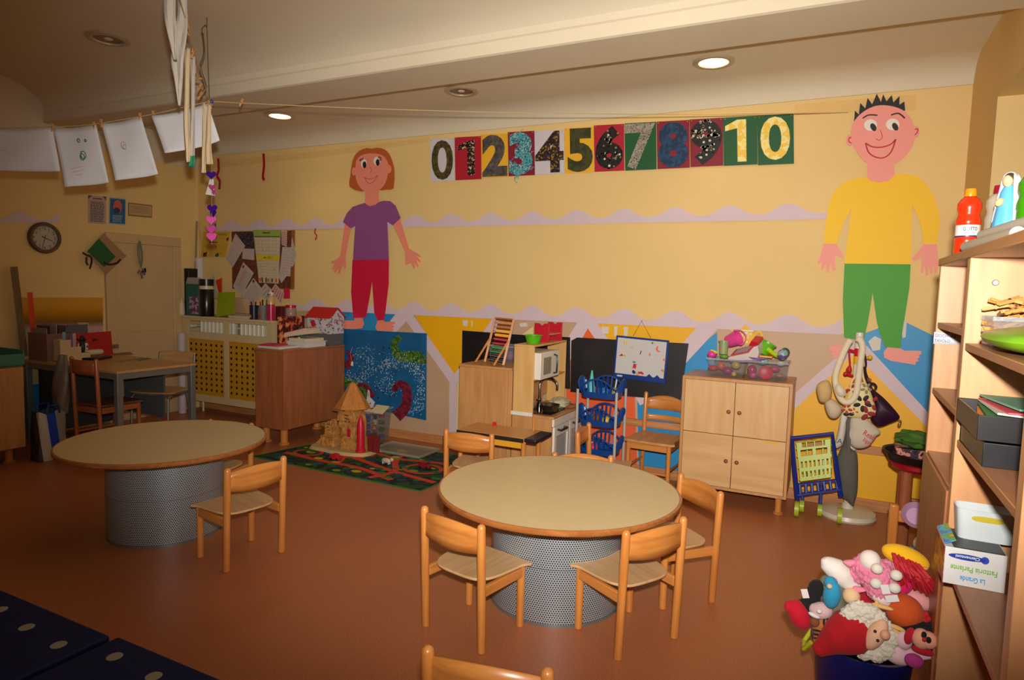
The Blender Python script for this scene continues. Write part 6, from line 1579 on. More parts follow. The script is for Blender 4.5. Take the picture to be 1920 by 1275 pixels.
# ============================================================ toy castle
cs = on_z(570, 845, 0); X0, Y0 = -3.98, 4.62
M_st = ramp_noise('castle_stone', [(0, (170, 112, 50)), (.45, (196, 136, 66)), (.62, (214, 158, 84))], 24, .6, bump=.6)
t = thing('toy_castle', 'sand-coloured toy castle with peaked tower and red flag post on the play mat', 'toy castle', (X0, Y0, MZ))
def C(x, y, z): return Vector((X0 + x * .92, Y0 + y, MZ + .002 + z * .92))
def cbx(mb, x0, x1, y0, y1, z0, z1, m=0): mb.prism([(x0, z0), (x1, z0), (x1, z1), (x0, z1)], y1 - y0, lambda u, v, w: C(u, y0 + w, v), m)
mb = MB(); base = [(-.33, -.14), (-.15, -.16), (.10, -.18), (.34, -.12), (.36, .05), (.30, .15), (-.28, .15), (-.36, .0)]
mb.prism(smooth_loop(base, 3), .03, lambda u, v, w: C(u * (1 - w * 2), v * (1 - w * 2), w)); pw('base', mb, pl((200, 166, 110), .7, .08), t)
mb = MB(); cbx(mb, .03, .19, -.07, .09, .03, .30); cbx(mb, .02, .20, -.08, .10, .03, .14); cbx(mb, -.06, .03, -.02, .10, .22, .33); cbx(mb, -.20, -.08, -.06, .10, .03, .24); cbx(mb, -.22, -.07, -.08, .09, .03, .12); cbx(mb, -.10, .03, .06, .10, .03, .22)
mb.prism([(-.05, .30), (.19, .30), (.17, .40), (.12, .44), (-.02, .42)], .15, lambda u, v, w: C(u, -.06 + w, v))
for i in range(5): cbx(mb, -.20 + .03 * i, -.185 + .03 * i, -.06, -.03, .24, .26 + .012 * i)
cbx(mb, -.28, -.20, -.04, .08, .03, .12)
mb.prism([(-.34, .03), (-.20, .03), (-.20, .16)], .10, lambda u, v, w: C(u, -.05 + w, v)); pw('walls', mb, M_st, t, bevel=.004)
mb = MB(); mb.lathe([(.16, 0), (.15, .02), (.075, .14), (.03, .22), (.018, .225), (.012, .21)], 8, c=tuple(C(.08, .02, .435))); mb.lathe([(.10, 0), (.012, .03)], 8, c=tuple(C(-.02, .0, .405))); pw('roof', mb, wood((180, 112, 46), (204, 136, 64), .6, 'Z', 5, 8), t)
pw('gate', MB().prism([(-.065, .03), (.025, .03), (.025, .18), (-.02, .21), (-.065, .18)], .004, lambda u, v, w: C(u, .052 + w, v)), pl((20, 24, 20), .7), t)
pw('window', MB().prism([(.10, .16), (.14, .16), (.14, .235), (.12, .25), (.10, .235)], .004, lambda u, v, w: C(u, -.076 + w, v)), pl((190, 30, 60), .5), t)
mb = MB()
for (x, z) in ((.055, .41), (.07, .37), (.085, .37), (.10, .37), (.075, .34), (.10, .335), (.07, .31), (.12, .31), (-.17, .22), (-.15, .19), (-.19, .27), (-.17, .25)): cbx(mb, x, x + .022, -.0825 if x > 0 else -.065, -.0815 if x > 0 else -.064, z, z + .008)
o = pw('slits', mb, pl((60, 50, 64), .6), t)
mb = MB(); mb.lathe([(.045, 0), (.045, .02), (.036, .03), (.034, .24), (.02, .30), (.006, .33)], 12, c=tuple(C(.265, -.07, .03))); pw('red_post', mb, pl((196, 20, 44), .4), t)
mb = MB(); cbx(mb, .305, .36, -.02, -.005, .03, .20); cbx(mb, .30, .43, .0, .012, .02, .19); pw('drawbridge', mb, pl((120, 30, 26), .6), t)

# ============================================================ clear box full of bricks, its lid on the floor
def clear_tub(name, x0, x1, y0, y1, z0, h, label, cat, tap=.88, th=.004, mixv=.12, rz=0, ribs=0):
    t = thing(name, label, cat, ((x0 + x1) / 2, (y0 + y1) / 2, z0), rz)
    hx, hy = (x1 - x0) / 2, (y1 - y0) / 2; mb = MB()
    def ring(k, z, d=0): return [Vector((sx * (hx * k - d), sy * (hy * k - d), z)) for sx, sy in ((-1, -1), (1, -1), (1, 1), (-1, 1))]
    v = ring(tap, 0) + ring(1, h) + ring(1, h, th) + ring(tap, th, th)
    mb.add(v, [(3, 2, 1, 0)] + [(i, (i + 1) % 4, 4 + (i + 1) % 4, 4 + i) for i in range(4)] + [(4 + i, 4 + (i + 1) % 4, 8 + (i + 1) % 4, 8 + i) for i in range(4)] + [(8 + i, 8 + (i + 1) % 4, 12 + (i + 1) % 4, 12 + i) for i in range(4)] + [(12, 13, 14, 15)])
    put('tub', mb, clear((150, 152, 152), .1, mixv), t)
    mb = MB(); r = ring(1.0, h - .004); R_ = ring(1.06, h); R2 = ring(1.06, h - .012); r2 = ring(1.0, h - .012)
    mb.add([p + Vector((0, 0, .0)) for p in (ring(1.0, h) + R_ + R2 + r2)], [(i, (i + 1) % 4, 4 + (i + 1) % 4, 4 + i) for i in range(4)] + [(4 + i, 4 + (i + 1) % 4, 8 + (i + 1) % 4, 8 + i) for i in range(4)] + [(8 + i, 8 + (i + 1) % 4, 12 + (i + 1) % 4, 12 + i) for i in range(4)])
    put('rim', mb, clear((220, 224, 222), .15, .25), t)
    return t
bq = (-4.27, -3.85, 4.83, 5.16); bz = MZ + .001
clear_tub('brick_box', *bq, bz, .33, 'big clear plastic box of toy bricks behind the castle', 'storage box')
rr = random.Random(12); bc = [(170, 24, 36), (24, 96, 40), (210, 150, 30), (30, 60, 130), (196, 190, 180), (150, 40, 90), (20, 20, 24), (190, 80, 30)]
bn = ['red', 'green', 'yellow', 'blue', 'white', 'pink', 'black', 'orange']; cells = [(i, j, k) for k in range(4) for i in range(4) for j in range(3)]
for i, j, k in cells:
    if k < 3 and 0 < i < 3 and j == 1: continue
    m = rr.randrange(8); cx, cy, cz = bq[0] + .075 + i * .090, bq[2] + .065 + j * .100, bz + .042 + k * .069
    mb = MB(); s_ = rr.uniform(.022, .030); R_ = Euler((rr.uniform(-.35, .35), rr.uniform(-.35, .35), rr.uniform(0, 3)))
    mb.box((0, 0, 0), (s_ * 1.7, s_ * 1.15, s_))
    for q in ((-.4, 0), (.4, 0)): mb.cyl((s_ * q[0], 0, s_ / 2), (s_ * q[0], 0, s_ * .68), s_ * .26, n=8)
    o = put('toy_brick', mb, pl(bc[m], .35), None, loc=(cx, cy, cz), bevel=.002); o.rotation_euler = R_
    tag(o, bn[m] + ' toy brick among the many loose bricks in the clear box', 'toy brick', 'toy bricks in the clear box (%s)' % bn[m])
def plate(px0, px1, py, Y, z, d, rgb, lab, tilt=0):
    a, b_ = on_y(px0, py, Y), on_y(px1, py, Y); mb = MB(); mb.bb(a.x, b_.x, Y, Y + d, z, z + .010)
    nx = max(2, int((b_.x - a.x) / .022)); ny = max(2, int(d / .022))
    for i in range(nx):
        for j in range(ny): mb.cyl((a.x + (i + .5) * (b_.x - a.x) / nx, Y + (j + .5) * d / ny, z + .010), (a.x + (i + .5) * (b_.x - a.x) / nx, Y + (j + .5) * d / ny, z + .015), .006, n=6)
    return solo('brick_plate', mb, pl(rgb, .4), lab, 'brick plate')
plate(655, 676, 772, 4.96, bz + .322, .10, (30, 110, 40), 'green studded plate on top of the clear brick box')
plate(676, 690, 770, 4.97, bz + .322, .09, (220, 160, 30), 'yellow studded plate on top of the clear brick box')
plate(664, 692, 779, 4.86, bz + .322, .08, (206, 190, 150), 'cream studded plate lying at the front of the clear brick box')
o = plate(693, 716, 776, 4.86, bz + .322, .12, (206, 190, 150), 'cream studded plate tilted up at the right of the clear brick box')
o.rotation_euler = (radians(28), 0, 0); o.location.z += .02
q = on_y(695, 756, 5.02); mb = MB(); mb.prism([(-.05, 0), (.04, 0), (.06, .055), (.0, .10), (-.005, .16), (-.02, .17), (-.03, .10), (-.04, .04)], .01, lambda u, v, w: Vector((q.x + u, 5.0 + w, bz + .335 + v))); mb.ell((q.x + .012, 4.999, bz + .375), (.007, .003, .010), 1, None, 8, 6); mb.prism([(-.018, .11), (-.008, .11), (-.012, .155)], .002, lambda u, v, w: Vector((q.x + u, 4.9975 + w, bz + .335 + v)), 2)
solo('rabbit_head', mb, [pl((206, 200, 196), .6), BLK, pl((170, 30, 50), .6)], 'white cardboard rabbit head with a red inner ear, upright on the brick box', 'toy')
solo('ball', MB().ell((-4.24, 4.88, bz + .345), .026), pl((200, 190, 150), .5), 'small cream ball at the left rim of the clear brick box', 'ball')
mb = MB(); mb.bb(-3.77, -3.22, 4.72, 5.06, MZ + .001, MZ + .006); L_ = clear((190, 180, 160), .2, .35)
for a in ((-3.77, -3.22, 4.72, 4.726), (-3.77, -3.22, 5.054, 5.06), (-3.77, -3.764, 4.726, 5.054), (-3.226, -3.22, 4.726, 5.054)): mb.bb(*a, MZ + .006, MZ + .022)
solo('box_lid', mb, L_, 'clear plastic lid lying on the mat to the right of the brick box', 'lid')
for i, (u, v, rgb, lab) in enumerate(((.60, .44, (190, 180, 150), 'cream toy animal lying on the mat in front of the castle'), (.36, .30, (190, 30, 40), 'red toy car on the mat below the castle'), (.80, .50, (130, 24, 30), 'dark red toy car in the ring road of the mat'))):
    c_ = mfr(u, v, MZ); mb = MB()
    if i == 0:
        mb.ell(c_ + Vector((0, 0, .03)), (.05, .02, .022)).ell(c_ + Vector((.055, 0, .045)), (.02, .014, .016))
        for dx in (-.03, .03): mb.cyl(c_ + Vector((dx, -.01, .0015)), c_ + Vector((dx, -.008, .025)), .007, n=8).cyl(c_ + Vector((dx, .01, .0015)), c_ + Vector((dx, .008, .025)), .007, n=8)
    else:
        mb.prism([(-.055, .012), (.055, .012), (.055, .03), (.03, .034), (.018, .055), (-.03, .055), (-.045, .034), (-.055, .03)], .05, lambda a, b_, w: c_ + Vector((a, w - .025, b_)))
        for dx in (-.033, .033): mb.cyl(c_ + Vector((dx, -.03, .0135)), c_ + Vector((dx, .03, .0135)), .012, n=12, m=1)
    solo('toy_animal' if i == 0 else 'toy_car', mb, [pl(rgb, .4), BLK], lab, 'toy')

# ============================================================ abacus and boxes on the tall cabinet
ZT = .9055
t = thing('abacus', 'wooden abacus with rows of coloured beads on the tall cabinet', 'abacus', (-2.50, 4.80, ZT), radians(-24))
fl = lambda s_, q: Vector((s_ * .125, .02 + .10 * q - .06, .003 + .375 * q))
for s_ in (-1, 1):
    put('post', MB().tube([fl(s_, 0), fl(s_, 1)], .013, 4), M_be['Z'], t); put('brace', MB().tube([Vector((s_ * .125, -.14, .004)), Vector((s_ * .125, .01, .20))], .011, 4), M_be['Z'], t)
put('crossbar', MB().tube([fl(-1, .99), fl(1, .99)], .008, 6), M_be['X'], t)
bcol = [(30, 30, 34), (30, 30, 34), (30, 100, 50), (40, 130, 60), (150, 20, 40), (170, 24, 44), (230, 160, 30), (236, 172, 40), (170, 100, 50), (196, 128, 70)]
for r_ in range(10):
    q = .07 + .092 * r_; put('rod', MB().tube([fl(-1, q), fl(1, q)], .0022, 6), pl((150, 140, 130), .3, metal=.8), t)
    for k in range(10):
        c_ = fl(-1, q).lerp(fl(1, q), .97 - (9 - k) * .079 if r_ != 2 else (.2 + k * .072)); bd = MB().ell((0, 0, 0), (.0088, .014, .014), 0, None, 10, 8) if (r_ == 0 and k == 0) else None
        if bd: bme = put('bead', bd, pl(bcol[r_], .3), t, loc=c_)
        else:
            me = bpy.data.meshes.get('bead_%d' % r_)
            if me is None:
                me = bme.data.copy(); me.name = 'bead_%d' % r_; me.materials.clear(); me.materials.append(pl(bcol[r_], .3))
            o = bpy.data.objects.new('bead', me); COL.objects.link(o); o.parent = t; o.location = c_
clear_tub('pink_box', -2.66, -2.42, 4.93, 5.13, ZT, .14, 'pinkish clear box holding toys, behind the abacus', 'storage box', .9, .004, .2)
for (x, y, s_, rgb, lab) in ((-2.59, 5.0, .045, (206, 60, 140), 'pink ball inside the clear box behind the abacus'), (-2.50, 5.03, .04, (170, 110, 160), 'lilac ball inside the clear box behind the abacus')): solo('ball', MB().ell((x, y, ZT + .006 + s_), s_), pl(rgb, .35), lab, 'ball')
solo('pink_basin', MB().lathe([(.0, 0), (.06, 0), (.085, .13), (.095, .135), (.09, .14), (.078, .13), (.055, .012), (0, .01)], 24, c=(-2.345, 5.02, ZT)), pl((206, 110, 120), .4), 'dull pink plastic basin standing between the abacus and the toy kitchen', 'basin')
# on the kitchen's top
KT = kt + .0004
q = on_z(1002, 640, KT); 
t = thing('bowl', 'bright green plastic bowl on top of the toy kitchen', 'bowl', (kx0 + .09, ky0 + .16, KT))
pw('bowl', MB().lathe([(0, 0), (.05, 0), (.068, .06), (.078, .064), (.078, .068), (.066, .068), (.048, .006), (0, .005)], 28, c=(kx0 + .09, ky0 + .16, KT)), pl((86, 176, 20), .35), t)
t = thing('book_rack', 'red-ended small wooden rack on top of the toy kitchen', 'rack', (kx0 + .09, ky0 + .46, KT))
for y in (ky0 + .32, ky0 + .60):
    mb = MB(); mb.prism([(0, 0), (.13, 0), (.13, .155), (.09, .155), (.065, .135), (.04, .155), (0, .155)], .018, lambda u, v, w: Vector((kx0 + .025 + u, y + w, KT + v))); pw('end_board', mb, pl((190, 20, 40), .4), t, bevel=.002)
pw('shelf', MB().bb(kx0 + .035, kx0 + .145, ky0 + .338, ky0 + .60, KT + .055, KT + .068), M_be['Y'], t, bevel=.002)

# ============================================================ blue basket cart
CX0, CX1, CY0, CY1 = -1.735, -1.425, 4.68, 4.92
t = thing('basket_cart', 'grey-framed cart of stacked blue scalloped baskets beside the toy kitchen', 'cart', ((CX0 + CX1) / 2, (CY0 + CY1) / 2, 0))
for x in (CX0, CX1):
    for y in (CY0, CY1):
        pw('post', MB().cyl((x, y, .0), (x, y, .78), .011, n=10), pl((176, 172, 164), .35), t)
M_bk = pl((10, 62, 130), .35)
for z0 in (.06, .28, .50, .72):
    mb = MB(); hx, hy = (CX1 - CX0) / 2 + .012, (CY1 - CY0) / 2 + .012; cx, cy = (CX0 + CX1) / 2, (CY0 + CY1) / 2
    def rim(a, k, z):
        c_, s_ = cos(a), sin(a); e = 1 / (abs(c_) ** 4 + abs(s_) ** 4) ** .25
        return Vector((cx + hx * k * c_ * e, cy + hy * k * s_ * e, z))
    hs = lambda a: .10 + .045 * abs(cos(2 * a)) ** 1.0 * (1 if True else 0) - .03 * abs(sin(2 * a)) ** 6
    N_ = 48; AA = [2 * pi * i / N_ for i in range(N_)]
    mb.tube([rim(a, 1.02, z0 + hs(a)) for a in AA], .007, 6, closed=True)
    mb.grid(lambda u, v: rim(2 * pi * u, .86 + .05 * v, z0 + .045 * v), N_, 2)
    mb.add([rim(a, .86, z0) for a in AA], [tuple(range(N_))])
    for a in [2 * pi * (i + .5) / 30 for i in range(30)]: mb.tube([rim(a, .91, z0 + .045), rim(a, 1.01, z0 + hs(a))], .008, 4, flat=((0, 0, 1), 1))
    pw('basket', mb, M_bk, t)
for (dx, dy, z, kind, rgb, lab) in ((-.07, -.05, .722, 'cone', (70, 180, 170), 'turquoise cone sticking up from the top blue basket'), (.02, .0, .722, 'ball', (40, 110, 180), 'bright blue ball in the top blue basket'), (.09, .03, .722, 'ball', (150, 140, 50), 'olive ball at the right of the top blue basket'), (-.10, .05, .722, 'ball', (200, 60, 110), 'pink ball at the left of the top blue basket'), (.05, -.02, .502, 'ball', (222, 170, 30), 'yellow ball in the second blue basket'), (-.05, .03, .502, 'ball', (120, 70, 50), 'brown ball in the second blue basket'), (-.04, -.03, .282, 'ball', (200, 60, 90), 'pink ball in the third blue basket')):
    c_ = Vector(((CX0 + CX1) / 2 + dx, (CY0 + CY1) / 2 + dy, z))
    if kind == 'cone': solo('toy_cone', MB().lathe([(.04, 0), (.036, .01), (.006, .20), (0, .203)], 18, c=c_), pl(rgb, .4), lab, 'cone')
    else: solo('ball', MB().ell(c_ + Vector((0, 0, .036)), .035), pl(rgb, .4), lab, 'ball')

# ============================================================ clear toy boxes on the cupboard
TC = TOPC + .0004
def tubp(xa, xb, label):
    a, b_ = on_z(xa, 705 + (xa - 1327) * .08, TC), on_z(xb, 705 + (xb - 1327) * .08, TC)
    x0, x1 = a.x - .012, b_.x + .012; y0 = max(a.y, fy + .03); y1 = y0 + .26
    clear_tub('toy_box', x0, x1, y0, y1, TC, .135, label, 'storage box', .9, .004, .11)
    return x0, x1, y0, y1
b1 = tubp(1328, 1392, 'left clear box on the cupboard, packed with pink and green toys'); b2 = tubp(1402, 1472, 'right clear box on the cupboard, a red plate against its front')
fyq = b1[2]
def tp(px, py, Y): return on_y(px, py, Y)
def ball(px, py, Y, r, rgb, lab, name='ball', cat='toy', grp='kitchen toys in the clear boxes', sq=None):
    c_ = tp(px, py, Y); c_.z = max(c_.z, TC + .006 + r * (sq[2] if sq else 1)); return solo(name, MB().ell(c_, r if sq is None else tuple(r * v for v in sq), 0, None, 18, 12), pl(rgb, .35), lab, cat, grp)
for (px, py, Y, r, rgb, lab, sq) in ((1335, 664, .10, .034, (226, 60, 160), 'hot pink ball on the left end of the left clear box', (1, 1, .8)), (1337, 690, .05, .030, (196, 40, 60), 'red wedge-like block low in the left clear box', (1.2, .8, .7)), (1352, 686, .06, .028, (214, 90, 70), 'orange-red toy in the middle of the left clear box', (1, .8, 1)), (1364, 695, .07, .036, (160, 30, 110), 'purple-pink block low in the left clear box', (1.1, .8, .8)), (1380, 685, .07, .030, (190, 160, 70), 'straw-yellow toy at the right of the left clear box', (1.1, .7, .9)), (1376, 702, .05, .018, (220, 180, 60), 'small yellow ball at the foot of the left clear box', None), (1358, 668, .12, .032, (110, 160, 60), 'green lid in the left clear box below the glass jar', (1, 1, .6)), (1410, 694, .05, .032, (190, 40, 80), 'crimson cup in the left part of the right clear box', (1, .8, 1.2)), (1412, 704, .05, .024, (226, 70, 150), 'pink ball at the foot of the right clear box', None), (1452, 692, .06, .030, (200, 50, 120), 'magenta toy in the right part of the right clear box', (1.2, .8, .7)), (1462, 704, .05, .024, (190, 120, 110), 'dusty pink block at the foot of the right clear box', (1.3, .8, .6)), (1430, 677, .09, .034, (130, 180, 170), 'pale teal cup behind the red plate', (1.2, 1, .8)), (1464, 682, .06, .022, (206, 196, 190), 'white box with a red print in the right clear box', (1.2, .8, .8)), (1472, 661, .12, .032, (20, 90, 60), 'dark green ball at the right end of the right clear box', (1, 1, 1.1)), (1445, 664, .16, .022, (200, 30, 60), 'red toy peeping out behind the green bucket', (1.1, 1, .7))):
    ball(px, py, fyq + Y, r, rgb, lab, 'toy', sq=sq)
c_ = tp(1436, 692, fyq + .022); solo('toy_plate', MB().lathe([(0, 0), (.03, .0), (.046, .008), (.048, .011), (.03, .004), (0, .004)], 26, T=Matrix.Translation((c_.x, fyq + .032, TC + .055)) @ Matrix.Rotation(radians(80), 4, 'X')), pl((206, 30, 60), .4), 'round red toy plate standing against the front of the right clear box', 'plate')
# on top: pink basket, cash register, green bucket, scoop
def bucket(name, px, py, Y, r0_, r1_, h, rot, rgb, label, hnd=False):
    c_ = tp(px, py, Y); t = thing(name, label, 'bucket', tuple(c_)); T_ = Matrix.Translation(c_) @ Euler(rot).to_matrix().to_4x4()
    pw('body', MB().lathe([(0, -h / 2), (r0_, -h / 2), (r1_, h / 2), (r1_ + .006, h / 2), (r1_ + .006, h / 2 + .006), (r1_ - .004, h / 2 + .005), (r0_ - .004, -h / 2 + .005), (0, -h / 2 + .004)], 24, T=T_), pl(rgb, .35), t)
    if hnd: pw('handle', MB().tube([T_ @ Vector((r1_ * cos(a), .0, h / 2 + r1_ * 1.1 * sin(a))) for a in [pi * k / 8 for k in range(9)]], .005, 6), pl((214, 120, 160), .35), t)
bucket('toy_bucket', 1374, 637, fyq + .19, .045, .058, .085, (.3, 1.1, 0), (226, 70, 150), 'hot pink toy bucket tipped on top of the left clear box', True)
bucket('toy_bucket', 1434, 652, fyq + .12, .048, .06, .08, (0, .5, 0), (96, 176, 20), 'lime green toy bucket tilted on the right clear box')
bucket('glass_jar', 1357, 652, fyq + .10, .030, .034, .09, (0, 0, 0), (150, 160, 110), 'greenish toy jar standing in the left clear box beside the pink bucket')
T_ = Matrix.Translation(tp(1398, 662, fyq + .10)) @ Euler((.38, radians(-6), radians(-16))).to_matrix().to_4x4()
t = thing('toy_cash_register', 'white and pink toy cash register lying across both clear boxes', 'toy cash register', tuple(tp(1398, 672, fyq + .10)))
mb = MB(); mb.prism([(-.11, -.03), (.10, -.03), (.125, .03), (.125, .08), (.095, .075), (.05, .03), (-.09, .0), (-.115, -.01)], .13, lambda u, v, w: T_ @ Vector((u, w - .065, v))); pw('body', mb, pl((220, 206, 200), .35), t, bevel=.004)
mb = MB(); mb.prism([(-.09, .002), (.05, .032), (.09, .072), (.088, .08), (.045, .038), (-.09, .008)], .11, lambda u, v, w: T_ @ Vector((u, w - .055, v))); kp = pw('keypad', mb, pl((214, 70, 80), .35), t)
mb = MB()
for i in range(5):
    for j in range(4): mb.box(T_ @ Vector((-.06 + i * .022, -.035 + j * .022, .0155 + i * .0047)), (.015, .015, .006))
o = put('keys', mb, pl((120, 130, 124), .4), kp, shift=t.location)
mb = MB(); mb.prism([(.055, .078), (.13, .082), (.13, .105), (.08, .115)], .10, lambda u, v, w: T_ @ Vector((u, w - .05, v))); pw('display', mb, pl((200, 24, 50), .35), t, bevel=.003)
mb = MB(); mb.prism([(-.10, -.046), (.12, -.046), (.12, -.0305), (-.10, -.0305)], .14, lambda u, v, w: T_ @ Vector((u, w - .07, v))); pw('base', mb, pl((130, 110, 160), .4), t, bevel=.003)
c_ = tp(1459, 664, fyq + .05); t = thing('toy_scoop', 'lime toy scoop with a lilac striped bowl on the right clear box', 'scoop', tuple(c_))
pw('handle', MB().tube([c_ + Vector((-.07, .02, .03)), c_ + Vector((-.03, .0, .0)), c_ + Vector((0, -.01, -.01))], [.02, .014, .02], 10), pl((170, 206, 20), .35), t)
pw('bowl', MB().ell(c_ + Vector((.03, -.012, .0)), (.036, .03, .04), 0, (0, .5, 0)), ramp_noise('lilac_stripes', [(0, (90, 80, 130)), (.5, (150, 160, 180)), (.6, (110, 170, 130))], 30, .4), t)
solo('toy_tray', MB().box(tp(1433, 667, fyq + .14), (.12, .14, .014), 0, (0, .05, 0)), pl((232, 160, 40), .4), 'orange-yellow toy tray lying over the right clear box', 'tray', bevel=.004)
solo('toy_knife', MB().tube([tp(1333, 657, fyq + .10), tp(1341, 660, fyq + .09), tp(1345, 662, fyq + .08)], [.008, .010, .005], 8), pl((206, 220, 30), .4), 'yellow-green toy knife lying on the hot pink ball', 'toy knife')
solo('mauve_dish', MB().lathe([(0, 0), (.05, .0), (.075, .02), (.072, .024), (.048, .006), (0, .005)], 24, c=tp(1420, 675, fyq + .08)), pl((160, 120, 180), .4), 'mauve toy dish under the right end of the cash register', 'dish')
# ============================================================ coat stand and what hangs on it
SX, SY = .166, 5.08
t = thing('coat_stand', 'children\'s coat stand with coloured pole rings on a round cream foot', 'coat stand', (SX, SY, 0))
pw('foot', MB().lathe([(0, 0), (.175, 0), (.185, .015), (.176, .04), (.12, .055), (.04, .062), (.035, .10), (0, .10)], 40, c=(SX, SY, 0)), pl((216, 204, 178), .35), t)
zz = [(.10, .80, (206, 200, 186)), (.80, .92, (120, 150, 40)), (.92, .985, (214, 80, 40)), (.985, 1.08, (220, 210, 190)), (1.08, 1.135, (224, 176, 30)), (1.135, 1.19, (196, 20, 40)), (1.19, 1.30, (220, 212, 196))]
for i, (z0, z1, rgb) in enumerate(zz): pw('pole_section', MB().cyl((SX, SY, z0 + .0003), (SX, SY, z1), .027, .024 if i == 6 else .027, 20), pl(rgb, .35), t)
for a, z, rgb in ((200, 1.16, (196, 20, 40)), (-20, 1.115, (224, 176, 30)), (160, .99, (196, 20, 40)), (10, .96, (224, 90, 30))):
    d = Vector((cos(radians(a)), -.35, .25)); p_ = Vector((SX, SY, z)); pw('peg', MB().cyl(p_, p_ + d * .07, .010, n=10).ell(p_ + d * .075, .016), pl(rgb, .35), t)
S7 = lambda pts: crop(1560, 630, 6.371, pts)
P7 = lambda pts: crop(1460, 600, 3.187, pts)
def soft(name, pts, Y, th, mat, label=None, cat=None, t=None, back=.6, sm=4, **k):
    mb = MB(); pillow(mb, smooth_loop(ypoly(pts, Y), sm), th, yfr(Y), back=back)
    return pw(name, mb, mat, t, **k) if t is not None else solo(name, mb, mat, label, cat, **k)
def line_px(mb, pts, Y, r, n=8, m=0, flat=None): mb.tube([on_y(x, y, Y) for x, y in smooth_loop(pts, 4, False)], r, n, m, flat=flat); return mb
def bag(name, label, Y, cat='bag'): p = on_y(1600, 780, Y); return thing(name, label, cat, (p.x, Y, p.z))
t = bag('handbag', 'dark purple handbag hanging slanted on the right of the coat stand', 4.93)
soft('body', S7([(455, 590), (500, 640), (640, 760), (790, 930), (800, 990), (700, 1040), (545, 1085), (460, 980), (470, 800)]), 4.93, .035, pl((44, 16, 40), .3), t=t)
mb = MB(); line_px(mb, S7([(378, 190), (400, 260), (405, 360), (372, 370), (365, 280), (378, 190)]), 4.955, .006); line_px(mb, S7([(385, 370), (395, 450), (440, 560), (470, 600)]), 4.945, .012); line_px(mb, S7([(440, 560), (500, 570), (530, 610), (510, 640)]), 4.935, .007); pw('strap', mb, pl((40, 18, 36), .4), t)
mb = MB(); line_px(mb, S7([(790, 1000), (825, 1020), (815, 1070), (795, 1075), (795, 1040)]), 4.92, .004); line_px(mb, S7([(430, 500), (440, 545)]), 4.925, .006); pw('buckle', mb, pl((150, 140, 120), .3, metal=.8), t)
fl_m = pl((222, 204, 140), .7, .04)
t = bag('floral_bag', 'cream cloth bag with big black and red flowers hanging on the coat stand', 4.86)
soft('body', S7([(215, 590), (300, 560), (400, 555), (450, 640), (500, 780), (525, 890), (500, 945), (420, 975), (280, 978), (150, 950), (130, 860), (170, 740)]), 4.86, .035, fl_m, t=t)
def bulge(px, py): return on_y(px, py, 4.86 - .038)
def flower(cx, cy, R_, k, mat, a0=.3, nm='printed_flower', r=.27):
    mb = MB()
    for i in range(k):
        a = a0 + 2 * pi * i / k; c_ = on_y(*S7([(cx + R_ * .74 * cos(a), cy + R_ * .74 * sin(a))])[0], 4.86 - .034); mb.ell(c_, (R_ / 6.371 * .00425 * r * 1.3, .004, R_ / 6.371 * .00425 * r * .8), 0, (0, a, 0), 12, 8)
    return pw(nm, mb, mat, t)
flower(365, 800, 95, 5, pl((24, 18, 30), .7)); flower(480, 800, 80, 3, pl((150, 14, 34), .7), 1.2); flower(410, 625, 60, 5, pl((140, 120, 100), .7)); flower(175, 870, 60, 5, pl((170, 50, 40), .7)); flower(235, 640, 60, 3, pl((160, 16, 36), .7), .9); flower(420, 925, 70, 3, pl((140, 12, 30), .7), .1, r=.4); flower(200, 935, 40, 2, pl((24, 18, 30), .7), 0, r=.5); flower(270, 900, 40, 3, pl((190, 90, 60), .7))
mb = MB(); line_px(mb, S7([(220, 590), (250, 520), (290, 470), (300, 400)]), 4.90, .007); line_px(mb, S7([(395, 560), (370, 480), (360, 380)]), 4.90, .007); pw('strap', mb, fl_m, t)
t = bag('plush_bag', 'white fluffy plush bag with a long looped strap on the coat stand', 4.83)
M_pw = pl((222, 206, 172), .95, .05, 30, bump=.8, bscale=160, sheen=.4)
mb = MB(); line_px(mb, S7([(225, 45), (180, 110), (120, 240), (60, 400), (40, 520), (60, 640), (100, 740), (160, 790), (240, 770), (290, 680), (310, 560), (330, 400), (350, 250), (365, 140), (345, 60), (300, 30)]), 4.82, .020, 10); pw('strap', mb, M_pw, t)
soft('body', S7([(60, 570), (120, 590), (165, 650), (160, 710), (110, 730), (60, 700), (30, 640)]), 4.80, .045, M_pw, t=t)
t2_ = bag('plush_animal', 'beige fluffy toy hanging low on the left side of the coat stand', 4.86, 'soft toy')
soft('head', P7([(225, 400), (260, 365), (300, 365), (320, 420), (310, 470), (275, 495), (240, 480)]), 4.86, .05, pl((200, 166, 110), .9, .06, 20, bump=.6), t=t2_)
soft('body', P7([(275, 490), (315, 470), (360, 500), (380, 540), (350, 585), (310, 585), (285, 550)]), 4.87, .05, pl((200, 180, 150), .9, .06, 20, bump=.6), t=t2_)
t = bag('tote_bag', 'pale cotton tote lettered in red, hanging crumpled under the floral bag', 4.89)
soft('body', P7([(440, 580), (520, 585), (560, 620), (610, 670), (580, 700), (545, 750), (490, 768), (440, 755), (408, 700), (420, 640)]), 4.89, .045, pl((200, 186, 164), .85, .06, 14, bump=.3, bscale=30), t=t)
q = on_y(*P7([(500, 685)])[0], 4.89 - .046); f_ = frame(q, (.90, 0, -.43), (.43, 0, .90)); mb = MB(); letter(mb, 'Read', f_, w=.075, h=.036, bold=.01)
q = on_y(*P7([(497, 730)])[0], 4.89 - .046); f_ = frame(q, (.90, 0, -.43), (.43, 0, .90)); letter(mb, 'lips', f_, w=.055, h=.036, bold=.01); pw('lettering', mb, pl((190, 20, 40), .6), t)
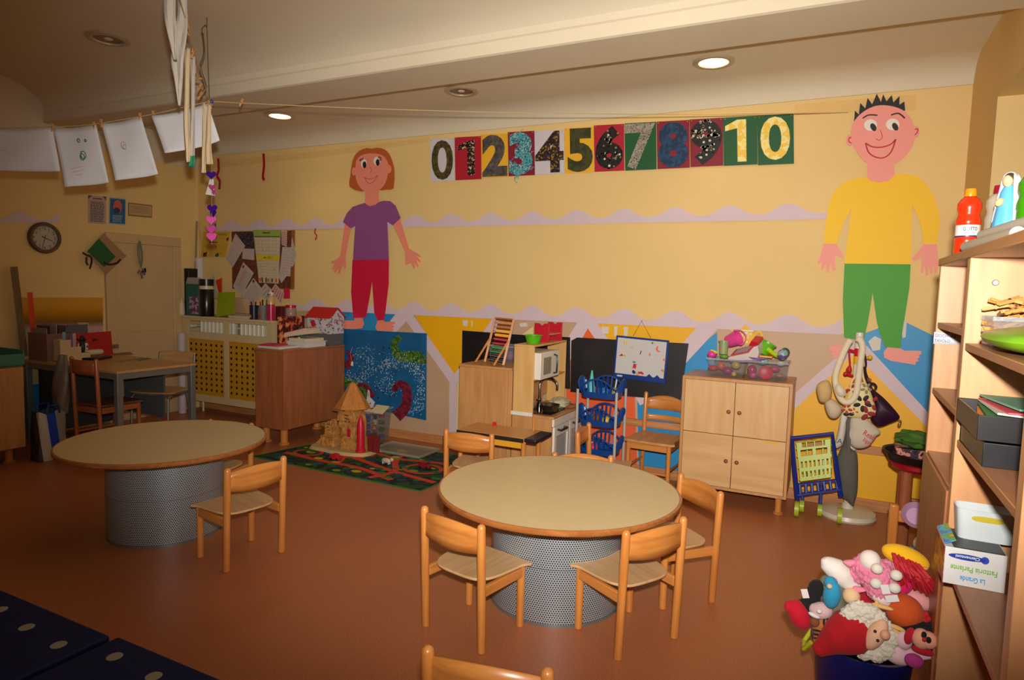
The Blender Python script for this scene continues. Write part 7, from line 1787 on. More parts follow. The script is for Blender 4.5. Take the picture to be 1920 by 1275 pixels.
pw('strap', line_px(MB(), P7([(470, 590), (455, 540), (450, 480)]), 4.93, .008), pl((196, 180, 160), .85), t)
t = bag('paper_bag', 'white bag with a dark letter hanging behind the tote on the coat stand', 4.93)
soft('body', P7([(375, 560), (410, 560), (405, 640), (385, 740), (340, 768), (335, 745), (355, 660)]), 4.93, .03, pl((206, 196, 180), .6), t=t)
mb = MB(); letter(mb, 'A', frame(on_y(*P7([(346, 735)])[0], 4.895), (1, 0, -.1), (.1, 0, 1)), h=.035); pw('lettering', mb, pl((30, 50, 70), .6), t)
mb = MB(); pillow(mb, smooth_loop(ypoly(P7([(405, 590), (445, 590), (420, 680), (430, 760), (470, 800), (472, 1000), (455, 1075), (445, 1105), (410, 1075), (375, 1040), (355, 940), (345, 830), (380, 740), (400, 660)]), 4.93), 3), .045, yfr(4.90), back=.4)
solo('scarf', mb, pl((92, 88, 78), .85, .10, 10, bump=.4, bscale=25), 'long grey cloth hanging down the coat stand to its foot', 'scarf')
mb = MB(); line_px(mb, S7([(200, 120), (210, 250), (215, 350), (175, 400), (210, 430)]), 4.90, .005); soft_ = smooth_loop(ypoly(S7([(170, 400), (215, 340), (240, 420), (200, 440)]), 4.90), 3); pillow(mb, soft_, .015, yfr(4.90)); solo('lanyard', mb, pl((176, 24, 36), .6), 'red cord with a tassel hanging on the left of the coat stand pole', 'lanyard')

# ============================================================ toy shopping trolley
t = thing('toy_trolley', 'blue toy shopping trolley with lime green basket in front of the wall', 'toy trolley', (-.06, 4.88, 0))
TB, TG = pl((20, 44, 130), .35), pl((170, 186, 30), .4)
def tq(x, y, Y): return on_y(*P7([(x, y)])[0], Y)
mb = MB()
pts = [tq(112, 1075, 4.88), tq(95, 900, 4.86), tq(80, 705, 4.82), tq(320, 678, 4.82), tq(345, 880, 4.86), tq(372, 1055, 4.88)]
mb.tube(pts, .016, 8); pw('handle_frame', mb, TB, t)
mb = MB(); L_, R_ = tq(108, 985, 4.88), tq(362, 955, 4.88); L2, R2 = tq(112, 1045, 4.87), tq(372, 1010, 4.87)
mb.tube([L_, R_], .010, 6); mb.tube([L2, R2], .012, 6)
for i in range(7): mb.tube([L_.lerp(R_, (i + .5) / 7), L2.lerp(R2, (i + .5) / 7)], .010, 6)
for p_, q_ in ((L2, L2 + Vector((.03, .13, -.02))), (R2, R2 + Vector((-.12, .10, -.02)))): mb.tube([q_, Vector((q_.x, q_.y, .06))], .012, 6)
pw('lower_frame', mb, TB, t)
c4 = [tq(105, 735, 4.915), tq(310, 712, 4.915), tq(312, 940, 4.855), tq(130, 965, 4.855)]
fb = lambda u, v, w=0: c4[3].lerp(c4[2], u).lerp(c4[0].lerp(c4[1], u), v) + Vector((0, w, 0))
mb = MB(); n1_, n2_ = 9, 8
def bar(u0, u1, v0, v1, d=.008): mb.add([fb(u0, v0), fb(u1, v0), fb(u1, v1), fb(u0, v1), fb(u0, v0, d), fb(u1, v0, d), fb(u1, v1, d), fb(u0, v1, d)], [(0, 1, 2, 3), (7, 6, 5, 4), (0, 4, 5, 1), (1, 5, 6, 2), (2, 6, 7, 3), (3, 7, 4, 0)])
for v0, v1 in ((0, .10), (.24, .34), (.50, .64), (.80, .86)): bar(0, 1, v0, v1)
for i in range(8): bar(i / 7 * .93, i / 7 * .93 + .07, .10, .50)
for u in (0, .46, .9): bar(u, u + .10, .64, .80)
bar(0, .16, .86, 1); bar(.84, 1, .86, 1)
pw('front_panel', mb, TG, t)
mb = MB(); dz = .20
for v in (.05, .35, .65, .85):
    mb.tube([fb(0, v), fb(0, v, dz), fb(1, v, dz), fb(1, v)], .006, 6)
for u in (0, .25, .5, .75, 1): mb.tube([fb(u, .03, dz), fb(u, .85, dz)], .006, 6)
for u in (.2, .4, .6, .8): mb.tube([fb(u, .05), fb(u, .05, dz)], .006, 6)
pw('basket', mb, TG, t)
for p_ in (Vector((pts[0].x, pts[0].y, .055)), Vector((pts[-1].x, pts[-1].y, .055)), Vector((L2.x + .03, L2.y + .13, .045)), Vector((R2.x - .12, R2.y + .10, .045))):
    r_ = p_.z - .001; pw('wheel', MB().cyl(p_ - Vector((.014, 0, 0)), p_ + Vector((.014, 0, 0)), r_, n=20), TG, t)

# ============================================================ stool with tray, small wooden stand behind the shelf
kx, ky, kz = .52, 4.58, .56
t = thing('stool', 'round stool with a red seat and thick wooden legs behind the shelf end', 'stool', (kx, ky, 0))
pw('seat', MB().lathe([(0, kz - .05), (.14, kz - .05), (.165, kz - .03), (.165, kz - .01), (.155, kz), (0, kz)], 30, c=(kx, ky, 0)), pl((150, 12, 30), .35), t)
for a in (45, 135, 225, 315): pw('leg', MB().cyl((kx + .10 * cos(radians(a)), ky + .10 * sin(radians(a)), 0), (kx + .10 * cos(radians(a)), ky + .10 * sin(radians(a)), kz - .05), .034, n=16), wood((140, 76, 40), (166, 98, 56), .4, 'Z'), t)
for a in (45, 135, 225, 315):
    b_ = a + 90; pw('rail', MB().cyl((kx + .085 * cos(radians(a)), ky + .085 * sin(radians(a)), .30), (kx + .085 * cos(radians(b_)), ky + .085 * sin(radians(b_)), .30), .012), wood((140, 76, 40), (166, 98, 56), .4, 'Z'), t)
solo('tray', MB().lathe([(0, 0), (.17, 0), (.20, .05), (.205, .052), (.205, .06), (.19, .055), (.165, .008), (0, .008)], 30, c=(kx, ky, kz + .0003)), pl((16, 14, 16), .4), 'black round tray lying on the red stool', 'tray')
solo('toy_pack', MB().bb(kx - .14, kx + .10, ky - .09, ky + .06, kz + .009, kz + .085), ramp_noise('toy_pack', [(0, (30, 20, 30)), (.45, (60, 40, 60)), (.55, (206, 130, 110)), (.63, (30, 24, 30)), (.72, (180, 170, 190))], 16, .3), 'dark printed toy pack in the black tray on the stool', 'toy pack', bevel=.003)
solo('green_plush', crump((kx - .02, ky - .01, kz + .135), (.12, .09, .05), .14, seed=3), pl((60, 100, 24), .85, .12, 20), 'green soft toy lying on the pack in the black tray', 'soft toy')
t = thing('doll_stand', 'low wooden doll chair holding small toys, behind the shelf end', 'doll chair', (.43, 3.95, 0))
for (x, y, h) in ((.345, 3.92, .46), (.53, 3.92, .46)): pw('post', MB().bb(x - .022, x + .022, y - .02, y + .02, 0, h), M_be['Z'], t, bevel=.008)
for (x, y, h) in ((.40, 3.72, .30), (.53, 3.72, .30)): pw('front_post', MB().bb(x - .022, x + .022, y - .02, y + .02, 0, h), M_be['Z'], t, bevel=.012)
pw('top_rail', MB().bb(.367, .508, 3.91, 3.93, .37, .43), M_be['X'], t, bevel=.003)
pw('brace', MB().tube([(.355, 3.92, .23), (.395, 3.735, .02)], .016, 4), M_be['Z'], t)
pw('seat', MB().bb(.35, .55, 3.73, 3.90, .20, .215), M_bd['X'], t, bevel=.002)
o = solo('toy_bowl', MB().lathe([(0, 0), (.045, 0), (.068, .04), (.066, .044), (.042, .006), (0, .006)], 24), pl((190, 150, 180), .35), 'lilac toy bowl leaning on the top rail of the doll chair', 'bowl')
o.location = (.44, 3.885, .42); o.rotation_euler = (radians(62), 0, 0)
solo('doll', MB().ell((.465, 3.82, .30), (.035, .035, .04)).ell((.44, 3.80, .25), (.06, .05, .035), 1), [pl((206, 186, 150), .6), pl((90, 140, 140), .7)], 'small cream-headed toy wrapped in teal cloth on the doll chair', 'doll')

# ============================================================ open shelf along the right wall
XS, XE = .35, .715; YD0, YD1, YFAR, YN0, YN1 = 2.33, 2.375, 2.965, 1.555, 1.60; ZTP = 1.70
M_sh = {a: wood((190, 132, 86), (206, 152, 104), .38, a, 2.2, 10) for a in 'XYZ'}
M_shd = wood((160, 104, 62), (182, 124, 80), .4, 'Y', 2.2, 10)
t = thing('bookcase', 'tall open beech bookcase along the right wall, bottles and papers on top', 'shelf', ((XS + XE) / 2, 2.26, 0))
for nm, y0, y1 in (('side_panel', YFAR - .028, YFAR), ('divider', YD0, YD1), ('side_panel', YN0, YN1)): pw(nm, MB().bb(XS, XE, y0, y1, 0, ZTP - .028), M_sh['Z'], t, bevel=.002)
pw('top_board', MB().bb(XS - .005, XE, YN0, YFAR + .004, ZTP - .0278, ZTP), M_shd, t, bevel=.003)
for y0, y1, zs_ in ((YD1, YFAR - .028, (1.459, 1.209, .963, .08)), (YN1, YD0, (1.42, 1.128, .747, .08))):
    for z in zs_: pw('shelf_board', MB().bb(XS + .004, XE - .012, y0 + .0005, y1 - .0005, z - .022, z), M_shd, t, bevel=.002)
    pw('back_panel', MB().bb(XE - .010, XE, y0 + .0005, y1 - .0005, .09, ZTP - .03), M_shd, t)
d = pw('door', MB().bb(XS - .006, XS + .0035, YD1 + .001, YFAR - .01, .09, .955), wood((150, 92, 52), (172, 112, 68), .4, 'Z', 2.2, 10), t, bevel=.002)
p_ = on_x(1727, 1052, XS - .018); mb = MB(); mb.cyl((XS - .018, 2.52, p_.z), (XS - .05, 2.52, p_.z), .008).cyl((XS - .05, 2.485, p_.z), (XS - .05, 2.555, p_.z), .007).cyl((XS - .018, 2.535, p_.z + .03), (XS - .045, 2.535, p_.z + .03), .006)
put('handle', mb, M_be['X'], d, shift=t.location)
for y, z in ((YD0 - .0008, 1.60), (YD0 - .0008, .60)): pw('screw', MB().lathe([(0, 0), (.009, 0), (.007, .002), (0, .002)], 14, T=Matrix.Translation((.415, y, z)) @ Matrix.Rotation(pi / 2, 4, 'X')), pl((170, 160, 150), .3, metal=.7), t)
mb = MB(); f_ = frame((XS + .003, YFAR - .03, 1.375), (.0, -1, 0), (0, 0, 1)); fg0 = on_y(1757, 642, YFAR - .032); fg = frame(fg0, (1, 0, 0), (0, 0, 1))
mb.add([fg(-.012, -.006), fg(.05, -.006), fg(.115, .012), fg(.04, .036), fg(-.012, .04)], [(0, 1, 2, 3, 4)]); lt = MB(); letter(lt, 'GIOCHI DA', lambda a, b, c=0: fg(-.009 + a, .020 + b, .0007), w=.068, h=.012); letter(lt, 'TAVOLO', lambda a, b, c=0: fg(-.009 + a, .002 + b, .0007), w=.05, h=.011)
tg_ = thing('paper_label', 'white paper label with blue capitals stuck under the upper far shelf', 'label', tuple(fg(0, 0))); pw('paper', mb, pl((214, 216, 222), .6), tg_, solid=.0006); pw('lettering', lt, pl((50, 70, 130), .6), tg_)
# --- on the near unit's shelves
t = thing('peg_box', 'clear box heaped with wooden clothes pegs on the top shelf', 'box', (.49, 2.20, 1.4203))
for c_ in clear_tub('peg_tub', .385, .50, 2.14, 2.30, 1.4203, .085, '', '', .95, .003, .25).children: c_.parent = t; c_.location = Vector((.4425, 2.22, 0)) - Vector((.49, 2.20, 0))
bpy.data.objects.remove(bpy.data.objects['peg_tub'])
rr = random.Random(21)
for i in range(22):
    c = dup(PT, (.405 + .075 * rr.random(), 2.165 + .11 * rr.random(), 1.462 + .0036 * i + (.01 if i > 11 else 0)), 0, 'wooden clothes peg in the heap of pegs in the clear box on the bookcase', 'clothes pegs in the clear box')
    c.rotation_euler = (rr.uniform(1.1, 2.0), rr.uniform(-.4, .4), rr.uniform(0, 6.2)); c.scale = (.9, .9, .9)
mb = MB(); pillow(mb, smooth_loop([(.36, 1.78), (.60, 1.78), (.60, 2.10), (.365, 2.12)], 5), .034, lambda u, v, w=0: Vector((u, v, 1.4550 + w)), back=1); solo('green_pack', mb, pl((110, 160, 24), .35, .08, 20), 'lime green soft pack lying on the top shelf in front of the peg box', 'pack')
t = thing('lidded_tub', 'small clear tub with a green lid standing behind the lime green pack', 'tub', (.555, 2.22, 1.4203))
pw('body', MB().lathe([(0, 0), (.042, 0), (.045, .06), (0, .06)], 22, c=(.555, 2.22, 1.4203)), clear((200, 200, 190), .1, .4), t); pw('lid', MB().lathe([(0, .0603), (.05, .0603), (.05, .084), (0, .088)], 22, c=(.555, 2.22, 1.4203)), pl((0, 130, 60), .3), t)
def opentray(name, x0, x1, y0, y1, z, h, rgb, label, cat='tray'):
    mb = MB(); e = .004
    for a in ((x0, x1, y0, y0 + e), (x0, x1, y1 - e, y1), (x0, x0 + e, y0 + e, y1 - e), (x1 - e, x1, y0 + e, y1 - e)): mb.bb(*a, z, z + h)
    mb.bb(x0 + e, x1 - e, y0 + e, y1 - e, z, z + e); return solo(name, mb, pl(rgb, .35), label, cat, 'black trays' if rgb[0] < 40 else None, bevel=.0015)
opentray('document_tray', .357, .585, 1.98, 2.315, 1.1283, .062, (26, 24, 28), 'lower of the two black trays stacked on the middle shelf')
opentray('document_tray', .345, .575, 2.0, 2.32, 1.1908, .066, (30, 26, 26), 'upper of the two black trays on the middle shelf, papers showing over its rim')
for i, (rgb, lab) in enumerate((((230, 140, 60), 'orange paper lowest in the upper black tray'), ((60, 130, 70), 'green paper in the upper black tray'), ((220, 210, 190), 'white paper in the upper black tray'), ((210, 80, 90), 'red-edged booklet on the papers in the upper black tray'), ((120, 170, 140), 'mint paper topmost in the upper black tray'))):
    mb = MB(); mb.box((.46 + .01 * i, 2.16, 1.236 + .009 * i), (.18, .26, .005), 0, (0, .03 * (i % 3), .08 * (i - 2))); solo('paper', mb, pl(rgb, .6), lab, 'paper', 'papers in the upper black tray')
# game box with upside-down lettering
gx0, gx1, gy0, gy1, gz0, gz1 = .321, .464, 2.15, 2.326, .7473, .853
t = thing('game_box', 'white and black game box with upside-down lettering jutting from the lower shelf', 'game box', (.41, 2.26, gz0))
mb = MB(); mb.bb(gx0, gx1, gy0, gy1, gz0, gz1); bx_ = pw('box', mb, pl((216, 212, 208), .4), t, bevel=.0015)
pw('black_top', MB().bb(gx0 + .02, gx1 - .004, gy0 + .004, gy1 - .002, gz1, gz1 + .002), pl((22, 22, 26), .4), t)
pw('printed_side', MB().bb(gx0 - .0012, gx0 - .0002, gy0 + .003, gy1 - .002, gz0 + .004, gz1 - .004), ramp_noise('orange_side', [(0, (150, 70, 30)), (.5, (196, 130, 50)), (.6, (170, 40, 30))], 20, .4), t)
fu_ = lambda a, b, c=0: Vector((gx1 - .016 - a, gy0 - .0014 - c, gz1 - .012 - b))     # turned upside down
def utext(s_, u, v, w, h, rgb, z=.0004):
    mb = MB(); letter(mb, s_, lambda a, b, c=0: fu_(u + a, v + b, z), w=w, h=h, bold=.015); return pw('lettering', mb, pl(rgb, .5), t)
utext('La Grande', .030, .064, .058, .016, (50, 150, 210)); utext('Fattoria Parlante', .004, .036, .108, .016, (110, 170, 60))
mb = MB(); mb.prism([(x, y) for x, y in oval(0, 0, .044, .0085, 20)], .0004, lambda u, v, w: fu_(.075 + u, .010 + v, .0002 + w)); pw('logo_plate', mb, pl((24, 56, 150), .4), t); utext('Clementoni', .046, .0055, .056, .009, (220, 224, 230), .0010)
mb = MB(); mb.prism(oval(0, 0, .0095, .0105, 16), .0003, lambda u, v, w: fu_(.034 + u, .010 + v, .0002 + w)); pw('logo_mark', mb, pl((50, 70, 170), .4), t)
mb = MB(); mb.box((gx0 + .012, 2.235, gz1 + .012), (.03, .15, .003), 0, (0, -.5, 0)); solo('map_card', mb, ramp_noise('map_print', [(0, (60, 130, 190)), (.46, (80, 170, 210)), (.54, (110, 170, 60)), (.62, (220, 160, 60))], 18, .4), 'blue and green map card leaning on the left end of the game box', 'card')
mb = MB(); x0, x1, y0, y1 = .355, .505, 2.235, 2.327; zb_ = gz1 + .0022
t = thing('white_basket', 'white plastic basket with oval handle holes on the lower shelf', 'basket', (.42, 2.26, zb_))
def rr_ring(k, z): return [Vector((x0 + (x1 - x0) / 2 + (x1 - x0) / 2 * k * (abs(cos(a)) ** .35) * (1 if cos(a) > 0 else -1), (y0 + y1) / 2 + (y1 - y0) / 2 * k * (abs(sin(a)) ** .35) * (1 if sin(a) > 0 else -1), z)) for a in [2 * pi * i / 48 for i in range(48)]]
mb = MB(); R3 = [rr_ring(.9, zb_), rr_ring(1, zb_ + .088), rr_ring(.97, zb_ + .088), rr_ring(.87, zb_ + .005)]
vs = [p for r in R3 for p in r]; fs = [tuple(range(47, -1, -1))] + [(k * 48 + i, k * 48 + (i + 1) % 48, (k + 1) * 48 + (i + 1) % 48, (k + 1) * 48 + i) for k in range(3) for i in range(48)] + [tuple(range(144, 192))]; mb.add(vs, fs); pw('body', mb, pl((200, 206, 206), .4), t)
mb = MB(); mb.prism([((x0 + x1) / 2 + .04 * (abs(cos(a)) ** .5) * (1 if cos(a) > 0 else -1), zb_ + .066 + .008 * sin(a)) for a in [2 * pi * i / 24 for i in range(24)]], .001, lambda u, v, w: Vector((u, y0 - .0012 + w, v))); pw('handle_hole', mb, ramp_noise('seen_inside', [(0, (190, 170, 30)), (.5, (120, 150, 30)), (.62, (60, 60, 30))], 20, .5), t)
solo('wood_chip', MB().bb(.47, .53, 1.86, 1.90, 1.1283, 1.139), pl((206, 176, 120), .6), 'small flat wooden piece on the middle shelf in front of the black trays', 'wood piece')
solo('flat_box', MB().bb(.43, .60, 1.74, 1.96, .7473, .757), ramp_noise('flat_box', [(0, (206, 180, 150)), (.6, (200, 170, 140)), (.68, (190, 60, 60))], 9, .5), 'pale flat card lying on the lower shelf near the near upright', 'card')
for i, (z, lab) in enumerate(((1.459, 'stack of thin papers on the upper far shelf, behind the divider'), (1.209, 'stack of thin papers on the middle far shelf, behind the divider'))):
    mb = MB()
    for k in range(4): mb.box((.56 + .012 * (k % 2), 2.60 - .01 * k, z + .008 + .019 * k), (.22, .24, .007))
    for k in range(3): mb.box((.56, 2.60, z + .017 + .019 * k), (.14, .14, .0115))
    solo('paper_stack', mb, pl((200, 176, 140), .6), lab, 'papers')
mb = MB(); pillow(mb, smooth_loop([(2.42, .9635), (2.62, .9635), (2.60, 1.07), (2.50, 1.13), (2.43, 1.08)], 4), .04, lambda u, v, w=0: Vector((.46 - w, u, v))); solo('pink_pouch', mb, ramp_noise('pink_pouch', [(0, (206, 150, 170)), (.55, (214, 170, 180)), (.62, (190, 30, 60))], 8, .6), 'pink and red pouch leaning inside the lowest open far shelf', 'pouch')
# --- on top of the bookcase
ZP = ZTP + .0004
def paint_bottle(x, y, s_, body, cap, label_, see=False, lab=True):
    t = thing('paint_bottle', label_, 'paint bottle', (x, y, ZP)); m = clear(body, .12, .45) if see else pl(body, .22, coat=.3); ct = (x, y, ZP)
    P_ = [(0, 0), (.036, 0), (.038, .005)]
    for i in range(5): P_ += [(.0375, .010 + .009 * i), (.0388, .0145 + .009 * i)]
    P_ += [(.0375, .06), (.0365, .065), (.0365, .108), (.038, .112), (.038, .125), (.033, .140), (.033, .150), (.037, .163), (.037, .182), (.028, .198), (.019, .205), (.016, .207), (0, .207)]
    pw('body', MB().lathe([(r * s_, z * s_) for r, z in P_], 26, c=ct), m, t)
    pw('cap', MB().lathe([(r * s_, z * s_) for r, z in ((0, .2072), (.0185, .2072), (.019, .212), (.017, .230), (.016, .234), (0, .234))], 20, c=ct), pl(cap, .3), t)
    if lab:
        pw('label_band', MB().lathe([(.0372 * s_, .066 * s_), (.0372 * s_, .107 * s_)], 26, c=ct), pl((222, 216, 206), .4), t)
        pw('label_stripe', MB().lathe([(.0375 * s_, .066 * s_), (.0375 * s_, .0705 * s_)], 26, c=ct), pl((40, 44, 110), .4), t)
        vs_, fs_, gw, gh = glyphs('GIOTTO', .02); a0 = atan2(-y, -x) - .35; mb = MB()
        mb.add([(x + .0378 * s_ * cos(a0 + u / gw * 1.15), y + .0378 * s_ * sin(a0 + u / gw * 1.15), ZP + (.087 + v / gh * .0125) * s_) for u, v in vs_], fs_); pw('lettering', mb, pl((40, 50, 90), .4), t)
        a1 = a0 + .2; mb = MB(); mb.add([(x + .0377 * s_ * cos(a1 + u), y + .0377 * s_ * sin(a1 + u), ZP + v * s_) for u, v in ((0, .073), (.7, .073), (.7, .080), (0, .080))], [(0, 1, 2, 3)]); pw('label_mark', mb, pl((220, 110, 90), .4), t)
    return t
paint_bottle(.402, 2.78, 1.0, (222, 50, 14), (226, 140, 16), 'orange paint bottle with a yellow cap at the far end of the bookcase top')
paint_bottle(.475, 2.72, 1.0, (206, 196, 176), (150, 14, 40), 'nearly empty clear paint bottle with a dark red cap, behind the rolled papers', True, False)
paint_bottle(.475, 2.28, .97, (60, 140, 10), (222, 146, 20), 'green paint bottle with a yellow cap beside the statuette, cut by the picture edge', False, False)
paint_bottle(.545, 2.66, .95, (40, 20, 50), (120, 12, 40), 'dark paint bottle half hidden between the clear bottle and the statuette', False, False)
t = thing('statuette', 'small statuette of a veiled woman in a white veil and blue robe on the bookcase', 'statuette', (.437, 2.38, ZP))
ct = (.437, 2.38, ZP); wv = lambda a, z: .07 * sin(9 * a) * max(0, 1 - z / .12)
pw('robe', MB().lathe([(0, .060), (.034, .060), (.033, .08), (.028, .11), (.024, .14), (.020, .165), (.012, .185), (0, .19)], 40, c=ct, wav=wv), pl((90, 170, 214), .45), t)
pw('plinth', MB().lathe([(0, 0), (.036, 0), (.036, .06), (0, .06)], 20, c=ct), pl((206, 190, 170), .5), t)
pw('hair', MB().ell((ct[0] - .001, ct[1] - .006, ZP + .204), (.0155, .015, .017)), pl((70, 50, 36), .6), t)
hd = pw('face', MB().ell((ct[0] - .006, ct[1] - .010, ZP + .197), (.0135, .014, .018)), pl((226, 186, 140), .5), t)
mb = MB(); mb.grid(lambda u, v: Vector((ct[0] + (.019 + .021 * v ** .8 + .002 * sin(7 * u * 6)) * cos(-1.45 + 4.1 * u) + .002, ct[1] + (.019 + .021 * v ** .8) * sin(-1.45 + 4.1 * u), ZP + .215 - .135 * v)), 26, 10); mb.ell((ct[0] + .001, ct[1] + .003, ZP + .205), (.019, .019, .020)); pw('veil', mb, pl((214, 216, 216), .5), t, solid=.002)
pw('hands', MB().ell((ct[0] - .024, ct[1] - .020, ZP + .135), (.010, .008, .013), 0, (0, .5, 0)), pl((222, 180, 120), .5), t)
for i, (y0, y1, x0, z, r_, rgb, lab) in enumerate(((2.05, 2.56, .372, .018, .018, (196, 184, 160), 'grey-beige paper roll lying along the front of the bookcase top'), (2.08, 2.52, .405, .052, .016, (206, 196, 180), 'second paper roll lying on the first one on the bookcase top'))):
    mb = MB(); a = Vector((x0, y1, ZP + z)); b_ = Vector((x0 + .03, y0, ZP + z)); dv = (b_ - a).normalized(); mb.tube([a, b_], r_, 18); mb.tube([a - dv * .0006, a - dv * .0004], r_ * .5, 14, 1); solo('paper_roll', mb, [pl(rgb, .5), pl((60, 50, 40), .8)], lab, 'paper roll')
mb = MB(); mb.ell((.418, 2.57, ZP + .043), (.016, .018, .02)); mb.ell((.398, 2.575, ZP + .028), (.018, .016, .016)); solo('crumpled_film', mb, clear((220, 214, 204), .15, .55), 'crumpled clear film at the far end of the paper rolls on the bookcase', 'film')

# ============================================================ blue tub of soft toys
bx, by, bz_, br = .160, 2.55, .335, .164
t = thing('toy_tub', 'blue round plastic tub heaped with soft toys beside the bookcase', 'tub', (bx, by, 0))
pw('tub', MB().lathe([(0, 0), (br - .035, 0), (br - .006, bz_ - .02), (br + .004, bz_ - .018), (br + .004, bz_), (br - .008, bz_), (br - .042, .012), (0, .010)], 44, c=(bx, by, 0)), pl((12, 22, 92), .3), t)
for s_ in (-1,): pw('handle', MB().tube([(bx + s_ * (br + .0), by - .05, bz_ - .03), (bx + s_ * (br + .022), by - .03, bz_ - .07), (bx + s_ * (br + .022), by + .03, bz_ - .07), (bx + s_ * (br + .0), by + .05, bz_ - .03)], .008, 8), pl((190, 190, 40), .4), t)
def fur(rgb, b_=.9): return pl(rgb, .95, .08, 24, bump=b_, bscale=170, sheen=.05)
def q8(x, y, d=0.0):  # pixel in the close-up crop -> point at the pile, d nearer (+) or farther (-)
    return on_y(1440 + x / 4.0, 980 + y / 4.0, 2.50 - d)
K8 = 2.5 / FPX / 4 * 1.05
def blob(mb, x, y, rx, ry, d=0, rot=0, m=0, depth=None, fn=None):
    mb.ell(q8(x, y, d), (rx * K8, (depth if depth else min(rx, ry)) * K8, ry * K8), m, (0, rot, 0), 20, 14, fn=fn); return mb
def lump(t, name, mb, mat, vox=.0045, dispm=0):
    o = pw(name, mb, mat, t)
    md = o.modifiers.new('join', 'REMESH'); md.mode = 'VOXEL'; md.voxel_size = vox; md.use_smooth_shade = True
    if dispm:
        tx = bpy.data.textures.get('tufts') or bpy.data.textures.new('tufts', 'CLOUDS'); tx.noise_scale = .009
        dm = o.modifiers.new('tuft', 'DISPLACE'); dm.texture = tx; dm.strength = dispm; dm.mid_level = .5
    return o
def toy(label, x, y, d=0): return thing('soft_toy', label, 'soft toy', tuple(q8(x, y, d)), 0, 'soft toys in the tub')
SKN = pl((226, 176, 140), .7)
# father-christmas head
t = toy('red-capped soft toy head with white fur beard lying at the front of the tub', 640, 1000, .08)
mb = MB(); mb.tube([q8(690, 780, .07), q8(610, 822, .09), q8(530, 860, .09), q8(460, 900, .09), q8(400, 940, .095), q8(368, 962, .10), q8(355, 972, .10)], [120 * K8, 138 * K8, 112 * K8, 78 * K8, 52 * K8, 44 * K8, 20 * K8], 24); lump(t, 'cap', mb, fur((176, 8, 24), .3))
mb = MB()
for x, y, rx, ry in ((620, 680, 60, 46), (690, 650, 70, 50), (760, 670, 60, 50), (820, 720, 55, 60), (870, 790, 50, 60), (900, 870, 62, 70), (880, 950, 70, 60), (800, 980, 70, 50), (720, 960, 46, 60), (735, 880, 36, 60), (730, 800, 34, 60), (700, 730, 44, 60), (850, 900, 60, 60), (640, 720, 40, 40)): blob(mb, x, y, rx, ry, .10, 0, depth=45)
lump(t, 'beard', mb, fur((214, 204, 186)), .0038, .02)
mb = MB(); blob(mb, 810, 840, 52, 110, .125, .4, depth=50); fc = lump(t, 'face', mb, SKN); mb = MB(); blob(mb, 878, 842, 28, 30, .15); put('nose', mb, pl((224, 160, 124), .6), fc, shift=t.location)
for x, y in ((803, 815), (823, 884)): mb = MB(); blob(mb, x, y, 9, 9, .155); put('eye', mb, BLK, fc, shift=t.location)
# pink fluffy cow-like toy on top
t = toy('pink and white fluffy soft toy lying on its back on top of the heap', 820, 480, .02)
mb = MB(); blob(mb, 820, 400, 110, 100, .02); blob(mb, 720, 330, 70, 80, .02); blob(mb, 890, 330, 50, 45, .0); blob(mb, 850, 490, 90, 90, .03); blob(mb, 670, 380, 50, 60, .01); lump(t, 'body', mb, fur((214, 120, 146)), .0038, .018)
for x, y, rx, ry in ((760, 280, 60, 60), (890, 395, 40, 24), (830, 545, 60, 60), (700, 300, 30, 40)): pass
mb = MB(); blob(mb, 765, 280, 62, 62, .035); blob(mb, 740, 250, 26, 30, .03); blob(mb, 795, 245, 26, 24, .03); lump(t, 'head', mb, fur((222, 206, 196), .5), .004)
for x, y in ((818, 345), (962, 395), (950, 490), (810, 455)): mb = MB(); blob(mb, x, y, 34, 32, .085); pw('paw', mb, fur((216, 206, 192), .4), t)
mb = MB(); blob(mb, 850, 560, 70, 46, .05, .5); pw('belly', mb, fur((222, 204, 200), .4), t)
for x, y, w, h, a in ((880, 500, 44, 60, -.3), (930, 570, 70, 44, -.35)):
    mb = MB(); c_ = q8(x, y, .095); mb.box(c_, (w * K8, .001, h * K8), 0, (0.1, a, 0)); pw('tag', mb, pl((222, 216, 212), .6), t)
# white shark
t = toy('white soft shark with pink fins pointing up left at the top of the heap', 560, 480, .0)
mb = MB(); mb.tube([q8(420, 265, .01), q8(440, 300, .01), q8(500, 340, .01), q8(560, 400, .01), q8(620, 460, .01), q8(690, 500, .01)], [22 * K8, 52 * K8, 70 * K8, 72 * K8, 50 * K8, 24 * K8], 18); lump(t, 'body', mb, fur((218, 208, 198), .3))
for pts in ([(560, 285), (640, 275), (660, 300), (610, 330)], [(480, 385), (520, 400), (535, 440), (500, 440), (480, 415)], [(650, 470), (760, 500), (640, 525), (630, 500)]):
    mb = MB(); pillow(mb, smooth_loop([(q8(x, y, .03).x, q8(x, y, .03).z) for x, y in pts], 4), .014, yfr(2.465)); pw('fin', mb, fur((226, 130, 150), .3), t)
